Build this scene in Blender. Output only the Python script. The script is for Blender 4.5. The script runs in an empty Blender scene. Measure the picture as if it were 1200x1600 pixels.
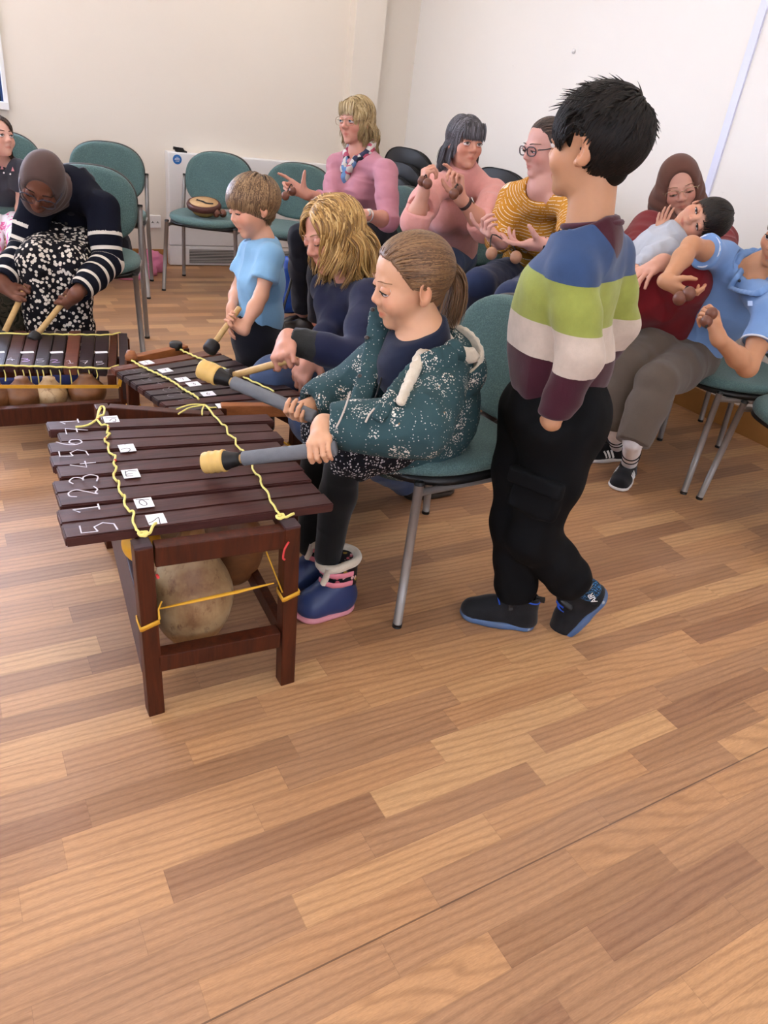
import bpy, bmesh, math, numpy as np
from mathutils import Vector, Matrix
sc = bpy.context.scene
COL = sc.collection
PI = math.pi
f32 = np.float32
# ------------------------------------------------------------------ camera (solved from the room's vanishing points)
CAMH = 1.27
FPX = 1150.0
_D = np.array([-280., 2036., FPX]); _D /= np.linalg.norm(_D)
_X = np.array([2090., -362., FPX]); _X = _X - _D * (_X @ _D); _X /= np.linalg.norm(_X)
_Y = np.cross(_X, _D)
if _Y[2] < 0: _Y = -_Y
RW = np.stack([_X, _Y, -_D])          # world <- camera (x right, y down, z forward)
CAM = np.array([0., 0., CAMH])
def A(*v): return np.array(v, float)
def nrm(v):
    v = np.asarray(v, float); return v / max(np.linalg.norm(v), 1e-9)
def ray(x, y): return RW @ (np.array([x - 600., y - 800., FPX]) / FPX)
def pD(x, y, d): return CAM + ray(x, y) * d
def pZ(x, y, z):
    r = ray(x, y); return CAM + r * ((z - CAMH) / r[2])
def pY(x, y, Y):
    r = ray(x, y); return CAM + r * (Y / r[1])
def pX(x, y, X):
    r = ray(x, y); return CAM + r * (X / r[0])
def pL(x, y, parent, L, near=True):
    """point seen at (x, y), at distance L from parent (nearer or farther solution)"""
    r = ray(x, y); rn = r / np.linalg.norm(r); o = CAM - np.asarray(parent)
    b = o @ rn; c = o @ o - L * L; disc = b * b - c
    s = math.sqrt(max(disc, 0.0))
    return CAM + rn * (-b - s if near else -b + s)
def proj(p):
    q = RW.T @ (np.asarray(p) - CAM); return 600 + FPX * q[0] / q[2], 800 + FPX * q[1] / q[2], q[2]
VIEW = RW[:, 2]; RIGHT = RW[:, 0]; DOWN = RW[:, 1]
cam = bpy.data.cameras.new('camera'); cam.sensor_fit = 'VERTICAL'; cam.sensor_height = 32.0
cam.lens = FPX / 1600.0 * 32.0; cam.clip_start = 0.05
camo = bpy.data.objects.new('camera', cam); COL.objects.link(camo)
camo.matrix_world = Matrix.Translation(CAM) @ Matrix([[RIGHT[i], -DOWN[i], -VIEW[i]] for i in range(3)]).to_4x4()
sc.camera = camo
sc.view_settings.view_transform = 'Standard'; sc.view_settings.look = 'None'
sc.view_settings.gamma = 1.0; sc.view_settings.use_curve_mapping = False
# ------------------------------------------------------------------ objects
def tag(o, label=None, cat=None, group=None, kind=None):
    if label: o['label'] = label
    if cat: o['category'] = cat
    if group: o['group'] = group
    if kind: o['kind'] = kind
    return o
def thing(name, label, cat, loc, group=None, rz=0.0):
    o = bpy.data.objects.new(name, None); COL.objects.link(o); o.empty_display_size = .05
    o.location = loc; o.rotation_euler = (0, 0, rz)
    return tag(o, label, cat, group)
def pmat(p):
    """world matrix of a (possibly nested) parent"""
    m = Matrix.LocRotScale(p.location, p.rotation_euler, p.scale)
    if p.parent: m = pmat(p.parent) @ p.matrix_parent_inverse @ m
    return m
def mesh_obj(name, V, Fc, m, parent=None, smooth=True, loc=None, local=False, attrs=None, mi=None):
    """one mesh object from world-space vertices (or, local=True, in the parent's own space)"""
    V = np.asarray(V, float)
    me = bpy.data.meshes.new(name)
    if loc is not None: V = V - np.asarray(loc)
    if isinstance(Fc, np.ndarray):
        n, k = Fc.shape
        me.vertices.add(len(V)); me.vertices.foreach_set('co', V.astype(f32).ravel())
        me.loops.add(n * k); me.loops.foreach_set('vertex_index', Fc.astype(np.int32).ravel())
        me.polygons.add(n); me.polygons.foreach_set('loop_start', np.arange(0, n * k, k, dtype=np.int32))
        me.polygons.foreach_set('loop_total', np.full(n, k, np.int32))
        me.update(calc_edges=True)
    else:
        me.from_pydata([tuple(v) for v in V], [], [tuple(int(i) for i in q) for q in Fc]); me.update()
    for mm in (m if isinstance(m, (list, tuple)) else [m]): me.materials.append(mm)
    if mi is not None: me.polygons.foreach_set('material_index', np.asarray(mi, np.int32))
    if smooth: me.polygons.foreach_set('use_smooth', np.ones(len(me.polygons), bool))
    for an, av in (attrs or {}).items():
        av = np.asarray(av, f32)
        if av.ndim == 1:
            a = me.attributes.new(an, 'FLOAT', 'POINT'); a.data.foreach_set('value', av)
        else:
            a = me.attributes.new(an, 'FLOAT_COLOR', 'POINT')
            a.data.foreach_set('color', np.concatenate([av[:, :3], np.ones((len(av), 1), f32)], 1).ravel())
    o = bpy.data.objects.new(name, me); COL.objects.link(o)
    if loc is not None: o.location = loc
    if parent is not None:
        o.parent = parent
        if not local: o.matrix_parent_inverse = pmat(parent).inverted()
    return o
class MB:
    """collects solids into one mesh"""
    def __init__(s): s.V = []; s.F = []; s.n = 0; s.a = []
    def add(s, V, F, att=0.0):
        V = np.asarray(V, float); s.V.append(V); s.F += [tuple(int(i) + s.n for i in q) for q in F]; s.n += len(V)
        s.a.append(np.full(len(V), att, f32)); return s
    def box(s, c, size, R=None, bev=0.0):
        c = np.asarray(c, float); h = np.asarray(size, float) / 2
        if bev <= 0:
            V = np.array([[x, y, z] for x in (-1, 1) for y in (-1, 1) for z in (-1, 1)]) * h
            F = [(0, 1, 3, 2), (4, 6, 7, 5), (0, 4, 5, 1), (2, 3, 7, 6), (0, 2, 6, 4), (1, 5, 7, 3)]
        else:
            bm = bmesh.new(); bmesh.ops.create_cube(bm, size=1.0)
            for v in bm.verts: v.co = Vector((v.co.x * 2 * h[0], v.co.y * 2 * h[1], v.co.z * 2 * h[2]))
            bmesh.ops.bevel(bm, geom=bm.edges[:], offset=bev, segments=2, affect='EDGES', profile=.6)
            V = np.array([v.co[:] for v in bm.verts]); bm.verts.index_update()
            F = [[v.index for v in q.verts] for q in bm.faces]; bm.free()
        if R is not None: V = V @ np.asarray(R).T
        return s.add(V + c, F)
    def beam(s, a, b, w, t, up=(0, 0, 1), bev=0.0):
        """box along a->b, width w (sideways), thickness t (along up)"""
        a = np.asarray(a, float); b = np.asarray(b, float); x = nrm(b - a); y = nrm(np.cross(up, x)); z = np.cross(x, y)
        return s.box((a + b) / 2, (np.linalg.norm(b - a), w, t), np.stack([x, y, z], 1), bev)
    def tube(s, pts, r, seg=10, cap=True, flat=1.0, up=None, att=0.0, closed=False):
        P = np.asarray(pts, float); n = len(P); r = np.broadcast_to(np.asarray(r, float), (n,))
        T = np.gradient(P, axis=0) if not closed else np.roll(P, -1, 0) - np.roll(P, 1, 0)
        T /= np.maximum(np.linalg.norm(T, axis=1), 1e-9)[:, None]
        u = np.asarray(up, float) if up is not None else (A(0, 0, 1) if abs(T[0][2]) < .9 else A(1, 0, 0))
        V = []
        for i in range(n):
            b = u - T[i] * (u @ T[i]); b = nrm(b); c = np.cross(T[i], b)
            if up is None: u = b
            for k in range(seg):
                an = 2 * PI * k / seg
                V.append(P[i] + r[i] * (math.cos(an) * c + math.sin(an) * b * flat))
        F = []
        for i in range(n if closed else n - 1):
            j = (i + 1) % n
            for k in range(seg):
                l = (k + 1) % seg; F.append((i * seg + k, j * seg + k, j * seg + l, i * seg + l)[::-1])
        if cap and not closed:
            F.append(tuple(range(seg))); F.append(tuple(range((n - 1) * seg, n * seg))[::-1])
        return s.add(V, F, att)
    def lathe(s, prof, c=(0, 0, 0), R=None, seg=28, cap=True):
        """profile [(r, z)...] turned about z"""
        V = []; F = []
        for r, z in prof:
            for k in range(seg):
                an = 2 * PI * k / seg; V.append((r * math.cos(an), r * math.sin(an), z))
        for i in range(len(prof) - 1):
            for k in range(seg):
                l = (k + 1) % seg; F.append((i * seg + k, i * seg + l, (i + 1) * seg + l, (i + 1) * seg + k))
        if cap:
            F.append(tuple(range(seg))[::-1]); F.append(tuple(range((len(prof) - 1) * seg, len(prof) * seg)))
        V = np.array(V)
        if R is not None: V = V @ np.asarray(R).T
        return s.add(V + np.asarray(c, float), F)
    def build(s, name, m, parent=None, smooth=False, **k):
        V = np.concatenate(s.V) if s.V else np.zeros((0, 3))
        at = k.pop('attrs', None) or {}
        o = mesh_obj(name, V, s.F, m, parent, smooth, attrs=at, **k)
        return o
def rotz(a):
    c, s = math.cos(a), math.sin(a); return np.array([[c, -s, 0], [s, c, 0], [0, 0, 1]])
def frame_z(d, up=(0, 0, 1)):
    """rotation whose z axis is d"""
    z = nrm(d); x = np.cross(up, z)
    if np.linalg.norm(x) < 1e-4: x = A(1, 0, 0)
    x = nrm(x); return np.stack([x, np.cross(z, x), z], 1)
def spline(P, n):
    """Catmull-Rom through P"""
    P = np.asarray(P, float); Q = np.concatenate([[2 * P[0] - P[1]], P, [2 * P[-1] - P[-2]]]); out = []
    for t in np.linspace(0, len(P) - 1 - 1e-9, n):
        i = int(t); u = t - i; a, b, c, d = Q[i:i + 4]
        out.append(.5 * (2 * b + (c - a) * u + (2 * a - 5 * b + 4 * c - d) * u * u + (3 * b - a - 3 * c + d) * u ** 3))
    return np.array(out)
def copy_tree(o, parent=None):
    c = o.copy(); COL.objects.link(c)
    if parent is not None: c.parent = parent
    for ch in list(o.children): copy_tree(ch, c)
    return c
# ------------------------------------------------------------------ materials
def lin(h):
    """'#rrggbb' or sRGB 0-255 tuple -> linear"""
    if isinstance(h, str): h = [int(h[i:i + 2], 16) for i in (1, 3, 5)]
    return tuple((c / 255 / 12.92) if c / 255 <= .04045 else ((c / 255 + .055) / 1.055) ** 2.4 for c in h)
class G:
    """small node-graph helper"""
    def __init__(s, name):
        s.m = bpy.data.materials.new(name); s.m.use_nodes = True; s.t = s.m.node_tree; s.t.nodes.clear()
        s.out = s.t.nodes.new('ShaderNodeOutputMaterial'); s.b = s.n('ShaderNodeBsdfPrincipled')
        s.t.links.new(s.b.outputs[0], s.out.inputs[0])
    def n(s, ty, ins=None, **props):
        nd = s.t.nodes.new(ty)
        for k, v in props.items(): setattr(nd, k, v)
        for k, v in (ins or {}).items(): s.set(nd.inputs[k], v)
        return nd
    def set(s, sock, v):
        if isinstance(v, bpy.types.NodeSocket): s.t.links.new(v, sock)
        elif isinstance(v, bpy.types.Node): s.t.links.new(v.outputs[0], sock)
        else:
            if sock.type == 'RGBA' and len(v) == 3: v = (*v, 1)
            sock.default_value = v
    def obj(s): return s.n('ShaderNodeTexCoord').outputs['Object']
    def attr(s, name, kind='Fac'): return s.n('ShaderNodeAttribute', attribute_name=name).outputs[kind]
    def math(s, op, a, b=0.0, c=0.0, clamp=False): return s.n('ShaderNodeMath', {0: a, 1: b, 2: c}, operation=op, use_clamp=clamp).outputs[0]
    def vmath(s, op, a, b=(0, 0, 0)): return s.n('ShaderNodeVectorMath', {0: a, 1: b}, operation=op).outputs[0]
    def scale(s, v, sc): return s.n('ShaderNodeMapping', {'Vector': v, 'Scale': sc}).outputs[0]
    def noise(s, v, scale, detail=3.0, rough=.5, dist=0.0): return s.n('ShaderNodeTexNoise', {'Vector': v, 'Scale': scale, 'Detail': detail, 'Roughness': rough, 'Distortion': dist})
    def vor(s, v, scale, feature='F1', rand=1.0):
        nd = s.n('ShaderNodeTexVoronoi', {'Vector': v, 'Scale': scale}, feature=feature)
        nd.inputs['Randomness'].default_value = rand; return nd
    def mix(s, fac, a, b, blend='MIX'):
        nd = s.n('ShaderNodeMix', data_type='RGBA', blend_type=blend); s.set(nd.inputs[0], fac); s.set(nd.inputs[6], a); s.set(nd.inputs[7], b)
        return nd.outputs[2]
    def ramp(s, fac, stops, mode='LINEAR'):
        nd = s.n('ShaderNodeValToRGB', {'Fac': fac}); cr = nd.color_ramp; cr.interpolation = mode
        while len(cr.elements) < len(stops): cr.elements.new(.5)
        for e, (p, c) in zip(cr.elements, stops): e.position = p; e.color = (*c, 1) if len(c) == 3 else c
        return nd.outputs[0]
    def bump(s, h, strength=.3, dist=.002): s.set(s.b.inputs['Normal'], s.n('ShaderNodeBump', {'Height': h, 'Strength': strength, 'Distance': dist}))
    def done(s, color=None, rough=.6, spec=.3, **k):
        if color is not None: s.set(s.b.inputs['Base Color'], color)
        s.set(s.b.inputs['Roughness'], rough); s.b.inputs['Specular IOR Level'].default_value = spec
        for n_, v in k.items(): s.set(s.b.inputs[n_.replace('_', ' ')], v)
        return s.m
def plain(name, c, rough=.6, spec=.3, var=.06, sc_=30.0, bump=0.0, bsc=300.0, **k):
    g = G(name); c = lin(c); o = g.obj()
    nz = g.noise(o, sc_, 3)
    col = g.mix(nz.outputs[0], tuple(x * (1 - var) for x in c), tuple(min(1, x * (1 + var)) for x in c))
    if bump: g.bump(g.noise(o, bsc, 2).outputs[0], bump, .002)
    return g.done(col, rough, spec, **k)
# ------------------------------------------------------------------ implicit surfaces -> one continuous skin
class Field:
    def __init__(s, vox): s.vox = vox; s.ops = []
    def _add(s, fn, lo, hi, k, op): s.ops.append((fn, np.asarray(lo, float), np.asarray(hi, float), k, op)); return s
    def cone(s, a, b, ra, rb, k=.02, op='+'):
        a = np.asarray(a, float); b = np.asarray(b, float); ba = b - a; L2 = max(ba @ ba, 1e-9)
        def fn(X, Y, Z):
            px, py, pz = X - a[0], Y - a[1], Z - a[2]
            t = np.clip((px * ba[0] + py * ba[1] + pz * ba[2]) / L2, 0, 1)
            return np.sqrt((px - t * ba[0]) ** 2 + (py - t * ba[1]) ** 2 + (pz - t * ba[2]) ** 2) - (ra + (rb - ra) * t)
        r = max(ra, rb)
        return s._add(fn, np.minimum(a, b) - r, np.maximum(a, b) + r, k, op)
    def chain(s, pts, rad, k=.02, op='+'):
        for i in range(len(pts) - 1): s.cone(pts[i], pts[i + 1], rad[i], rad[i + 1], k, op)
        return s
    def ecap(s, a, b, r0, r1, side, k=.03, op='+', endr=None):
        """limb of elliptical section: r=(half width along side, half depth)"""
        a = np.asarray(a, float); b = np.asarray(b, float); ba = b - a; L = np.linalg.norm(ba); t_ = ba / L
        sd = nrm(np.asarray(side, float) - t_ * (np.asarray(side, float) @ t_)); fr = np.cross(t_, sd)
        def fn(X, Y, Z):
            px, py, pz = X - a[0], Y - a[1], Z - a[2]
            h = px * t_[0] + py * t_[1] + pz * t_[2]; t = np.clip(h / L, 0, 1)
            u = px * sd[0] + py * sd[1] + pz * sd[2]; v = px * fr[0] + py * fr[1] + pz * fr[2]
            ru = r0[0] + (r1[0] - r0[0]) * t; rv = r0[1] + (r1[1] - r0[1]) * t; w = h - np.clip(h, 0, L)
            m = np.minimum(ru, rv) if endr is None else endr
            q = np.sqrt((u / ru) ** 2 + (v / rv) ** 2 + (w / m) ** 2)
            g = np.sqrt((u / ru ** 2) ** 2 + (v / rv ** 2) ** 2 + (w / m ** 2) ** 2) + 1e-6
            return q * (q - 1) / g
        r = max(r0[0], r0[1], r1[0], r1[1])
        return s._add(fn, np.minimum(a, b) - r, np.maximum(a, b) + r, k, op)
    def ell(s, c, r, R=None, k=.02, op='+'):
        c = np.asarray(c, float); r = np.asarray(r, float); R = np.eye(3) if R is None else np.asarray(R)
        def fn(X, Y, Z):
            px, py, pz = X - c[0], Y - c[1], Z - c[2]
            q = [(px * R[0, i] + py * R[1, i] + pz * R[2, i]) for i in range(3)]
            k0 = np.sqrt((q[0] / r[0]) ** 2 + (q[1] / r[1]) ** 2 + (q[2] / r[2]) ** 2)
            k1 = np.sqrt((q[0] / r[0] ** 2) ** 2 + (q[1] / r[1] ** 2) ** 2 + (q[2] / r[2] ** 2) ** 2) + 1e-6
            return k0 * (k0 - 1) / k1
        e = np.abs(R) @ r
        return s._add(fn, c - e, c + e, k, op)
    def keep(s, c, r, R=None):
        """keep only what lies inside this ellipsoid"""
        s.ell(c, r, R, .004, 'cut'); fn, lo, hi, k, op = s.ops[-1]; fn.rad = 9.0; s.ops[-1] = (fn, lo - 9, hi + 9, k, op); return s
    def rbox(s, c, h, R=None, rad=.01, k=.01, op='+'):
        c = np.asarray(c, float); h = np.asarray(h, float) - rad; R = np.eye(3) if R is None else np.asarray(R)
        def fn(X, Y, Z):
            px, py, pz = X - c[0], Y - c[1], Z - c[2]
            q = [np.abs(px * R[0, i] + py * R[1, i] + pz * R[2, i]) - h[i] for i in range(3)]
            o = np.sqrt(sum(np.maximum(x, 0) ** 2 for x in q))
            return o + np.minimum(np.maximum(np.maximum(q[0], q[1]), q[2]), 0) - rad
        e = np.abs(R) @ (h + rad)
        return s._add(fn, c - e, c + e, k, op)
    def cut(s, p, n, rad=9.0, k=.004):
        """remove the half-space on the +n side of p, within rad of p"""
        p = np.asarray(p, float); n = nrm(n)
        def fn(X, Y, Z): return (X - p[0]) * n[0] + (Y - p[1]) * n[1] + (Z - p[2]) * n[2]
        fn.rad = rad; fn.p = p
        return s._add(fn, p - rad, p + rad, k, 'cut')
    def extent(s):
        L = [(lo, hi) for fn, lo, hi, k, op in s.ops if op == '+']
        return np.min([l for l, h in L], 0), np.max([h for l, h in L], 0)
    def solve(s, pad=.012, clip=None):
        lo, hi = s.extent(); lo = lo - pad; hi = hi + pad
        if clip is not None: lo = np.maximum(lo, clip[0]); hi = np.minimum(hi, clip[1])
        n = np.maximum(np.ceil((hi - lo) / s.vox).astype(int) + 1, 2)
        F = np.full(n, .5, f32); ax = [(lo[i] + np.arange(n[i]) * s.vox).astype(f32) for i in range(3)]
        for fn, l, h, k, op in s.ops:
            m = k + 2.5 * s.vox + .004
            i0 = np.clip(np.floor((l - m - lo) / s.vox).astype(int), 0, n); i1 = np.clip(np.ceil((h + m - lo) / s.vox).astype(int) + 1, 0, n)
            if np.any(i1 <= i0): continue
            sl = tuple(slice(a, b) for a, b in zip(i0, i1))
            X = ax[0][sl[0]][:, None, None]; Y = ax[1][sl[1]][None, :, None]; Z = ax[2][sl[2]][None, None, :]
            d = fn(X, Y, Z); f = F[sl]
            if op == '+':
                if k > 0:
                    q = np.maximum(k - np.abs(f - d), 0) / k; F[sl] = np.minimum(f, d) - q * q * (k * .25)
                else: F[sl] = np.minimum(f, d)
            else:
                if op == '-': d = -d
                if op == 'cut' and fn.rad < 5:
                    msk = ((X - fn.p[0]) ** 2 + (Y - fn.p[1]) ** 2 + (Z - fn.p[2]) ** 2) < fn.rad ** 2
                    d = np.where(msk, d, -9.0)
                q = np.maximum(k - np.abs(f - d), 0) / max(k, 1e-6); F[sl] = np.maximum(f, d) + q * q * (k * .25)
        return F, lo
    def surface(s, smooth=1, clip=None):
        F, lo = s.solve(clip=clip); V, Q = surface_nets(F); V = V * s.vox + lo
        for _ in range(smooth): V = relax(V, Q, .5)
        return V, Q
def surface_nets(F):
    S = F < 0
    c = np.zeros(tuple(x - 1 for x in F.shape), np.int8); sl = (slice(None, -1), slice(1, None))
    for a in (0, 1):
        for b in (0, 1):
            for d in (0, 1): c += S[sl[a], sl[b], sl[d]]
    I = np.argwhere((c > 0) & (c < 8)).astype(np.int32)
    idg = np.full(c.shape, -1, np.int32); idg[I[:, 0], I[:, 1], I[:, 2]] = np.arange(len(I))
    cor = [(a, b, d) for a in (0, 1) for b in (0, 1) for d in (0, 1)]
    val = {o: F[I[:, 0] + o[0], I[:, 1] + o[1], I[:, 2] + o[2]] for o in cor}
    acc = np.zeros((len(I), 3)); cnt = np.zeros(len(I))
    for o in cor:
        for axx in range(3):
            if o[axx]: continue
            p = list(o); p[axx] = 1; p = tuple(p); f0, f1 = val[o], val[p]; m = (f0 < 0) != (f1 < 0)
            t = np.where(m, f0 / np.where(m, f0 - f1, 1), 0)
            e = np.tile(np.array(o, float), (len(I), 1)); e[:, axx] = t
            acc += e * m[:, None]; cnt += m
    V = I + acc / np.maximum(cnt, 1)[:, None]
    Q = []
    for axx in range(3):
        a = [slice(None)] * 3; b = [slice(None)] * 3; a[axx] = slice(None, -1); b[axx] = slice(1, None)
        E = S[tuple(a)] != S[tuple(b)]; J = np.argwhere(E)
        u, v = (axx + 1) % 3, (axx + 2) % 3
        ok = (J[:, u] > 0) & (J[:, v] > 0) & (J[:, u] < F.shape[u] - 1) & (J[:, v] < F.shape[v] - 1); J = J[ok]
        def cell(du, dv):
            K = J.copy(); K[:, u] -= du; K[:, v] -= dv; return idg[K[:, 0], K[:, 1], K[:, 2]]
        q = np.stack([cell(1, 1), cell(0, 1), cell(0, 0), cell(1, 0)], 1)
        inside = S[J[:, 0], J[:, 1], J[:, 2]]; q[~inside] = q[~inside][:, ::-1]
        Q.append(q)
    Q = np.concatenate(Q) if Q else np.zeros((0, 4), int)
    return V, Q[(Q >= 0).all(1)]
def relax(V, Q, w):
    acc = np.zeros_like(V); cnt = np.zeros(len(V))
    for i in range(4):
        for j in ((i + 1) % 4, (i - 1) % 4):
            for ch in range(3): acc[:, ch] += np.bincount(Q[:, i], V[Q[:, j], ch], len(V))
            cnt += np.bincount(Q[:, i], minlength=len(V))
    return V * (1 - w) + w * acc / np.maximum(cnt, 1)[:, None]
def vnormals(V, Q):
    n = np.cross(V[Q[:, 2]] - V[Q[:, 0]], V[Q[:, 3]] - V[Q[:, 1]]); out = np.zeros_like(V)
    for i in range(4):
        for ch in range(3): out[:, ch] += np.bincount(Q[:, i], n[:, ch], len(V))
    return out / np.maximum(np.linalg.norm(out, axis=1), 1e-12)[:, None]
def _hash(ix, iy, iz, seed):
    h = (ix.astype(np.int64) * 374761393 + iy.astype(np.int64) * 668265263 + iz.astype(np.int64) * 2147483647 + seed * 974634) & 0xffffffff
    h = ((h ^ (h >> 13)) * 1274126177) & 0xffffffff; h = h ^ (h >> 16)
    return (h & 0xffff) / 65535.0
def vnoise(P, scale=1.0, seed=0):
    P = np.asarray(P) * scale; I = np.floor(P).astype(np.int64); f = P - I; f = f * f * (3 - 2 * f); r = 0
    for a in (0, 1):
        for b in (0, 1):
            for c in (0, 1):
                w = (f[:, 0] if a else 1 - f[:, 0]) * (f[:, 1] if b else 1 - f[:, 1]) * (f[:, 2] if c else 1 - f[:, 2])
                r = r + w * _hash(I[:, 0] + a, I[:, 1] + b, I[:, 2] + c, seed)
    return r * 2 - 1
def folds(V, Q, amp=.004, scale=14.0, seed=0, stretch=(1, 1, 1), sharp=True):
    """cloth creases: ridged noise along the normals"""
    N = vnormals(V, Q); P = V * np.asarray(stretch)
    W = np.stack([vnoise(V, 9, seed + 5), vnoise(V, 9, seed + 6), vnoise(V, 9, seed + 7)], 1) * .02
    n = vnoise(P + W, scale, seed)
    if sharp: n = 1 - 2 * np.abs(n)
    n = .7 * n + .3 * vnoise(P + W, scale * 2.3, seed + 1)
    return V + N * (n * amp)[:, None]
# ------------------------------------------------------------------ materials of the room
def mat_floor():
    g = G('laminate_floor'); o = g.obj()
    sx = g.n('ShaderNodeSeparateXYZ', {0: o}); x, y = sx.outputs[0], sx.outputs[1]
    W, L = .0705, .43
    yy = g.math('ADD', y, -.0185 + 70.5)
    row = g.math('FLOOR', g.math('DIVIDE', yy, W))
    rr = g.n('ShaderNodeTexWhiteNoise', {'W': row}, noise_dimensions='1D').outputs[0]
    xs = g.math('ADD', g.math('ADD', x, 50.0), g.math('MULTIPLY', rr, 3.7))
    cx = g.math('FLOOR', g.math('DIVIDE', xs, L))
    cv = g.n('ShaderNodeCombineXYZ', {0: cx, 1: row}).outputs[0]
    wn = g.n('ShaderNodeTexWhiteNoise', {'Vector': cv}, noise_dimensions='2D')
    tone = wn.outputs[0]
    base = g.ramp(tone, [(0, lin('#936a4c')), (.12, lin('#9a714f')), (.4, lin('#a87e5b')), (.65, lin('#b3855c')), (.85, lin('#bc8e63')), (1, lin('#c4996b'))])
    off = g.vmath('SCALE', wn.outputs[1]); off.node.inputs['Scale'].default_value = 9.0
    p = g.vmath('ADD', o, off)
    gr = g.noise(g.scale(p, (7, 120, 7)), 1.0, 4, .6)
    st = g.ramp(gr.outputs[0], [(.3, (0.62, .58, .56)), (.7, (1.16, 1.17, 1.18))])
    wv = g.n('ShaderNodeTexWave', {'Vector': g.scale(p, (3.2, 17, 3)), 'Scale': 1.0, 'Distortion': 7.0, 'Detail': 2.0, 'Detail Scale': .9}, wave_type='RINGS', rings_direction='Z')
    cath = g.ramp(wv.outputs[1], [(.0, (.80, .77, .75)), (.35, (1, 1, 1)), (1, (1.06, 1.06, 1.06))])
    fine = g.noise(g.scale(o, (60, 520, 60)), 1.0, 2, .7)
    fi = g.ramp(fine.outputs[0], [(.35, (.84, .82, .8)), (.65, (1.08, 1.08, 1.08))])
    c = g.mix(.38, base, st, 'MULTIPLY'); c = g.mix(.9, c, cath, 'MULTIPLY'); c = g.mix(.8, c, fi, 'MULTIPLY')
    # thin joints between strips; one wider seam where two vinyl sheets meet
    fy = g.math('FRACT', g.math('DIVIDE', yy, W)); fx = g.math('FRACT', g.math('DIVIDE', xs, L))
    jy = g.math('LESS_THAN', g.math('MULTIPLY', fy, W), .0012); jx = g.math('LESS_THAN', g.math('MULTIPLY', fx, L), .0012)
    j = g.math('MULTIPLY', g.math('MAXIMUM', jy, jx), .22)
    seam = g.math('LESS_THAN', g.math('ABSOLUTE', g.math('SUBTRACT', y, .5865)), .0016)
    c = g.mix(g.math('MAXIMUM', j, g.math('MULTIPLY', seam, .72)), c, lin('#3c2418'))
    # scuffs
    sc1 = g.noise(o, 1.1, 4, .6); c = g.mix(g.math('MULTIPLY', g.math('SUBTRACT', sc1.outputs[0], .45, 0, True), .9, 0, True), c, lin('#a08470'))
    g.bump(g.math('ADD', g.math('MULTIPLY', fine.outputs[0], .7), gr.outputs[0]), .14, .0012)
    ro = g.math('ADD', .36, g.math('MULTIPLY', fine.outputs[0], .16))
    return g.done(c, ro, .42)
def mat_wall(name, c, scuff=0.0):
    g = G(name); o = g.obj(); n = g.noise(o, 1.3, 3, .6)
    c = lin(c); col = g.mix(n.outputs[0], tuple(x * .97 for x in c), tuple(min(1, x * 1.02) for x in c))
    if scuff:
        s = g.noise(g.scale(o, (6, 6, 40)), 1.0, 4, .7)
        m = g.math('MULTIPLY', g.math('GREATER_THAN', s.outputs[0], .74), scuff); col = g.mix(m, col, lin('#a89c8c'))
    g.bump(g.noise(o, 260, 2).outputs[0], .06, .002)
    return g.done(col, .75, .2)
M = {}
M['floor'] = mat_floor()
M['wall_cream'] = mat_wall('cream_wall_paint', '#e3d9cb', .25)
M['wall_pale'] = mat_wall('pale_wall_paint', '#eae5de', .2)
M['ceil'] = plain('ceiling_tile', '#e8e6e0', .9)
M['white'] = plain('white_painted_metal', '#e6e4e3', .45, var=.02)
M['white2'] = plain('white_plastic', '#e9e7e4', .4, var=.02)
M['skirt'] = plain('varnished_skirting', '#a5733f', .4, var=.2, sc_=8)
M['frame_blue'] = plain('blue_window_frame', '#26406f', .5)
M['dark'] = plain('dark_recess', '#1b1b1c', .7)
def mat_emit(name, c, s):
    g = G(name); g.set(g.b.inputs['Emission Color'], lin(c)); g.b.inputs['Emission Strength'].default_value = s
    return g.done(lin(c), .5)
# ------------------------------------------------------------------ shell
XL, XR, YB, YF, ZC = -3.2, 3.427, 5.70, -2.6, 2.75
def slab(name, lo, hi, m, kind='structure', parent=None):
    b = MB(); lo = np.array(lo, float); hi = np.array(hi, float); b.box((lo + hi) / 2, hi - lo)
    o = b.build(name, m, parent, loc=(0, 0, 0) if parent is None else None)
    if parent is None: tag(o, kind=kind)
    return o
slab('floor', (XL - .1, YF - .1, -.1), (XR + .1, YB + .1, 0), M['floor'])
slab('ceiling', (XL - .1, YF - .1, ZC), (XR + .1, YB + .1, ZC + .1), M['ceil'])
def wall_with_opening(name, ax, x0, x1, a0, a1, wa, wb_, z0, z1, m):  # unseen wall with an opening for an added fill window
    b = MB()
    for p, q, r, s_ in ((a0, a1, 0, z0), (a0, a1, z1, ZC), (a0, wa, z0, z1), (wb_, a1, z0, z1)):
        lo = (x0, p, r) if ax == 0 else (p, x0, r); hi = (x1, q, s_) if ax == 0 else (q, x1, s_); lo = np.array(lo); hi = np.array(hi); b.box((lo + hi) / 2, hi - lo)
    return tag(b.build(name, m, loc=(0, 0, 0)), kind='structure')
wall_with_opening('wall_left', 0, XL - .1, XL, YF - .1, YB + .1, -1.2, 3.6, .95, 2.35, M['wall_cream'])
slab('wall_right', (XR, YF - .1, 0), (XR + .1, YB + .1, ZC), M['wall_pale'])
wall_with_opening('wall_front', 1, YF - .1, YF, XL, XR, -2.2, 2.4, .95, 2.35, M['wall_cream'])
WX0, WX1, WZ0, WZ1 = -1.75, .537, .92, 2.35
wb = MB()
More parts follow.
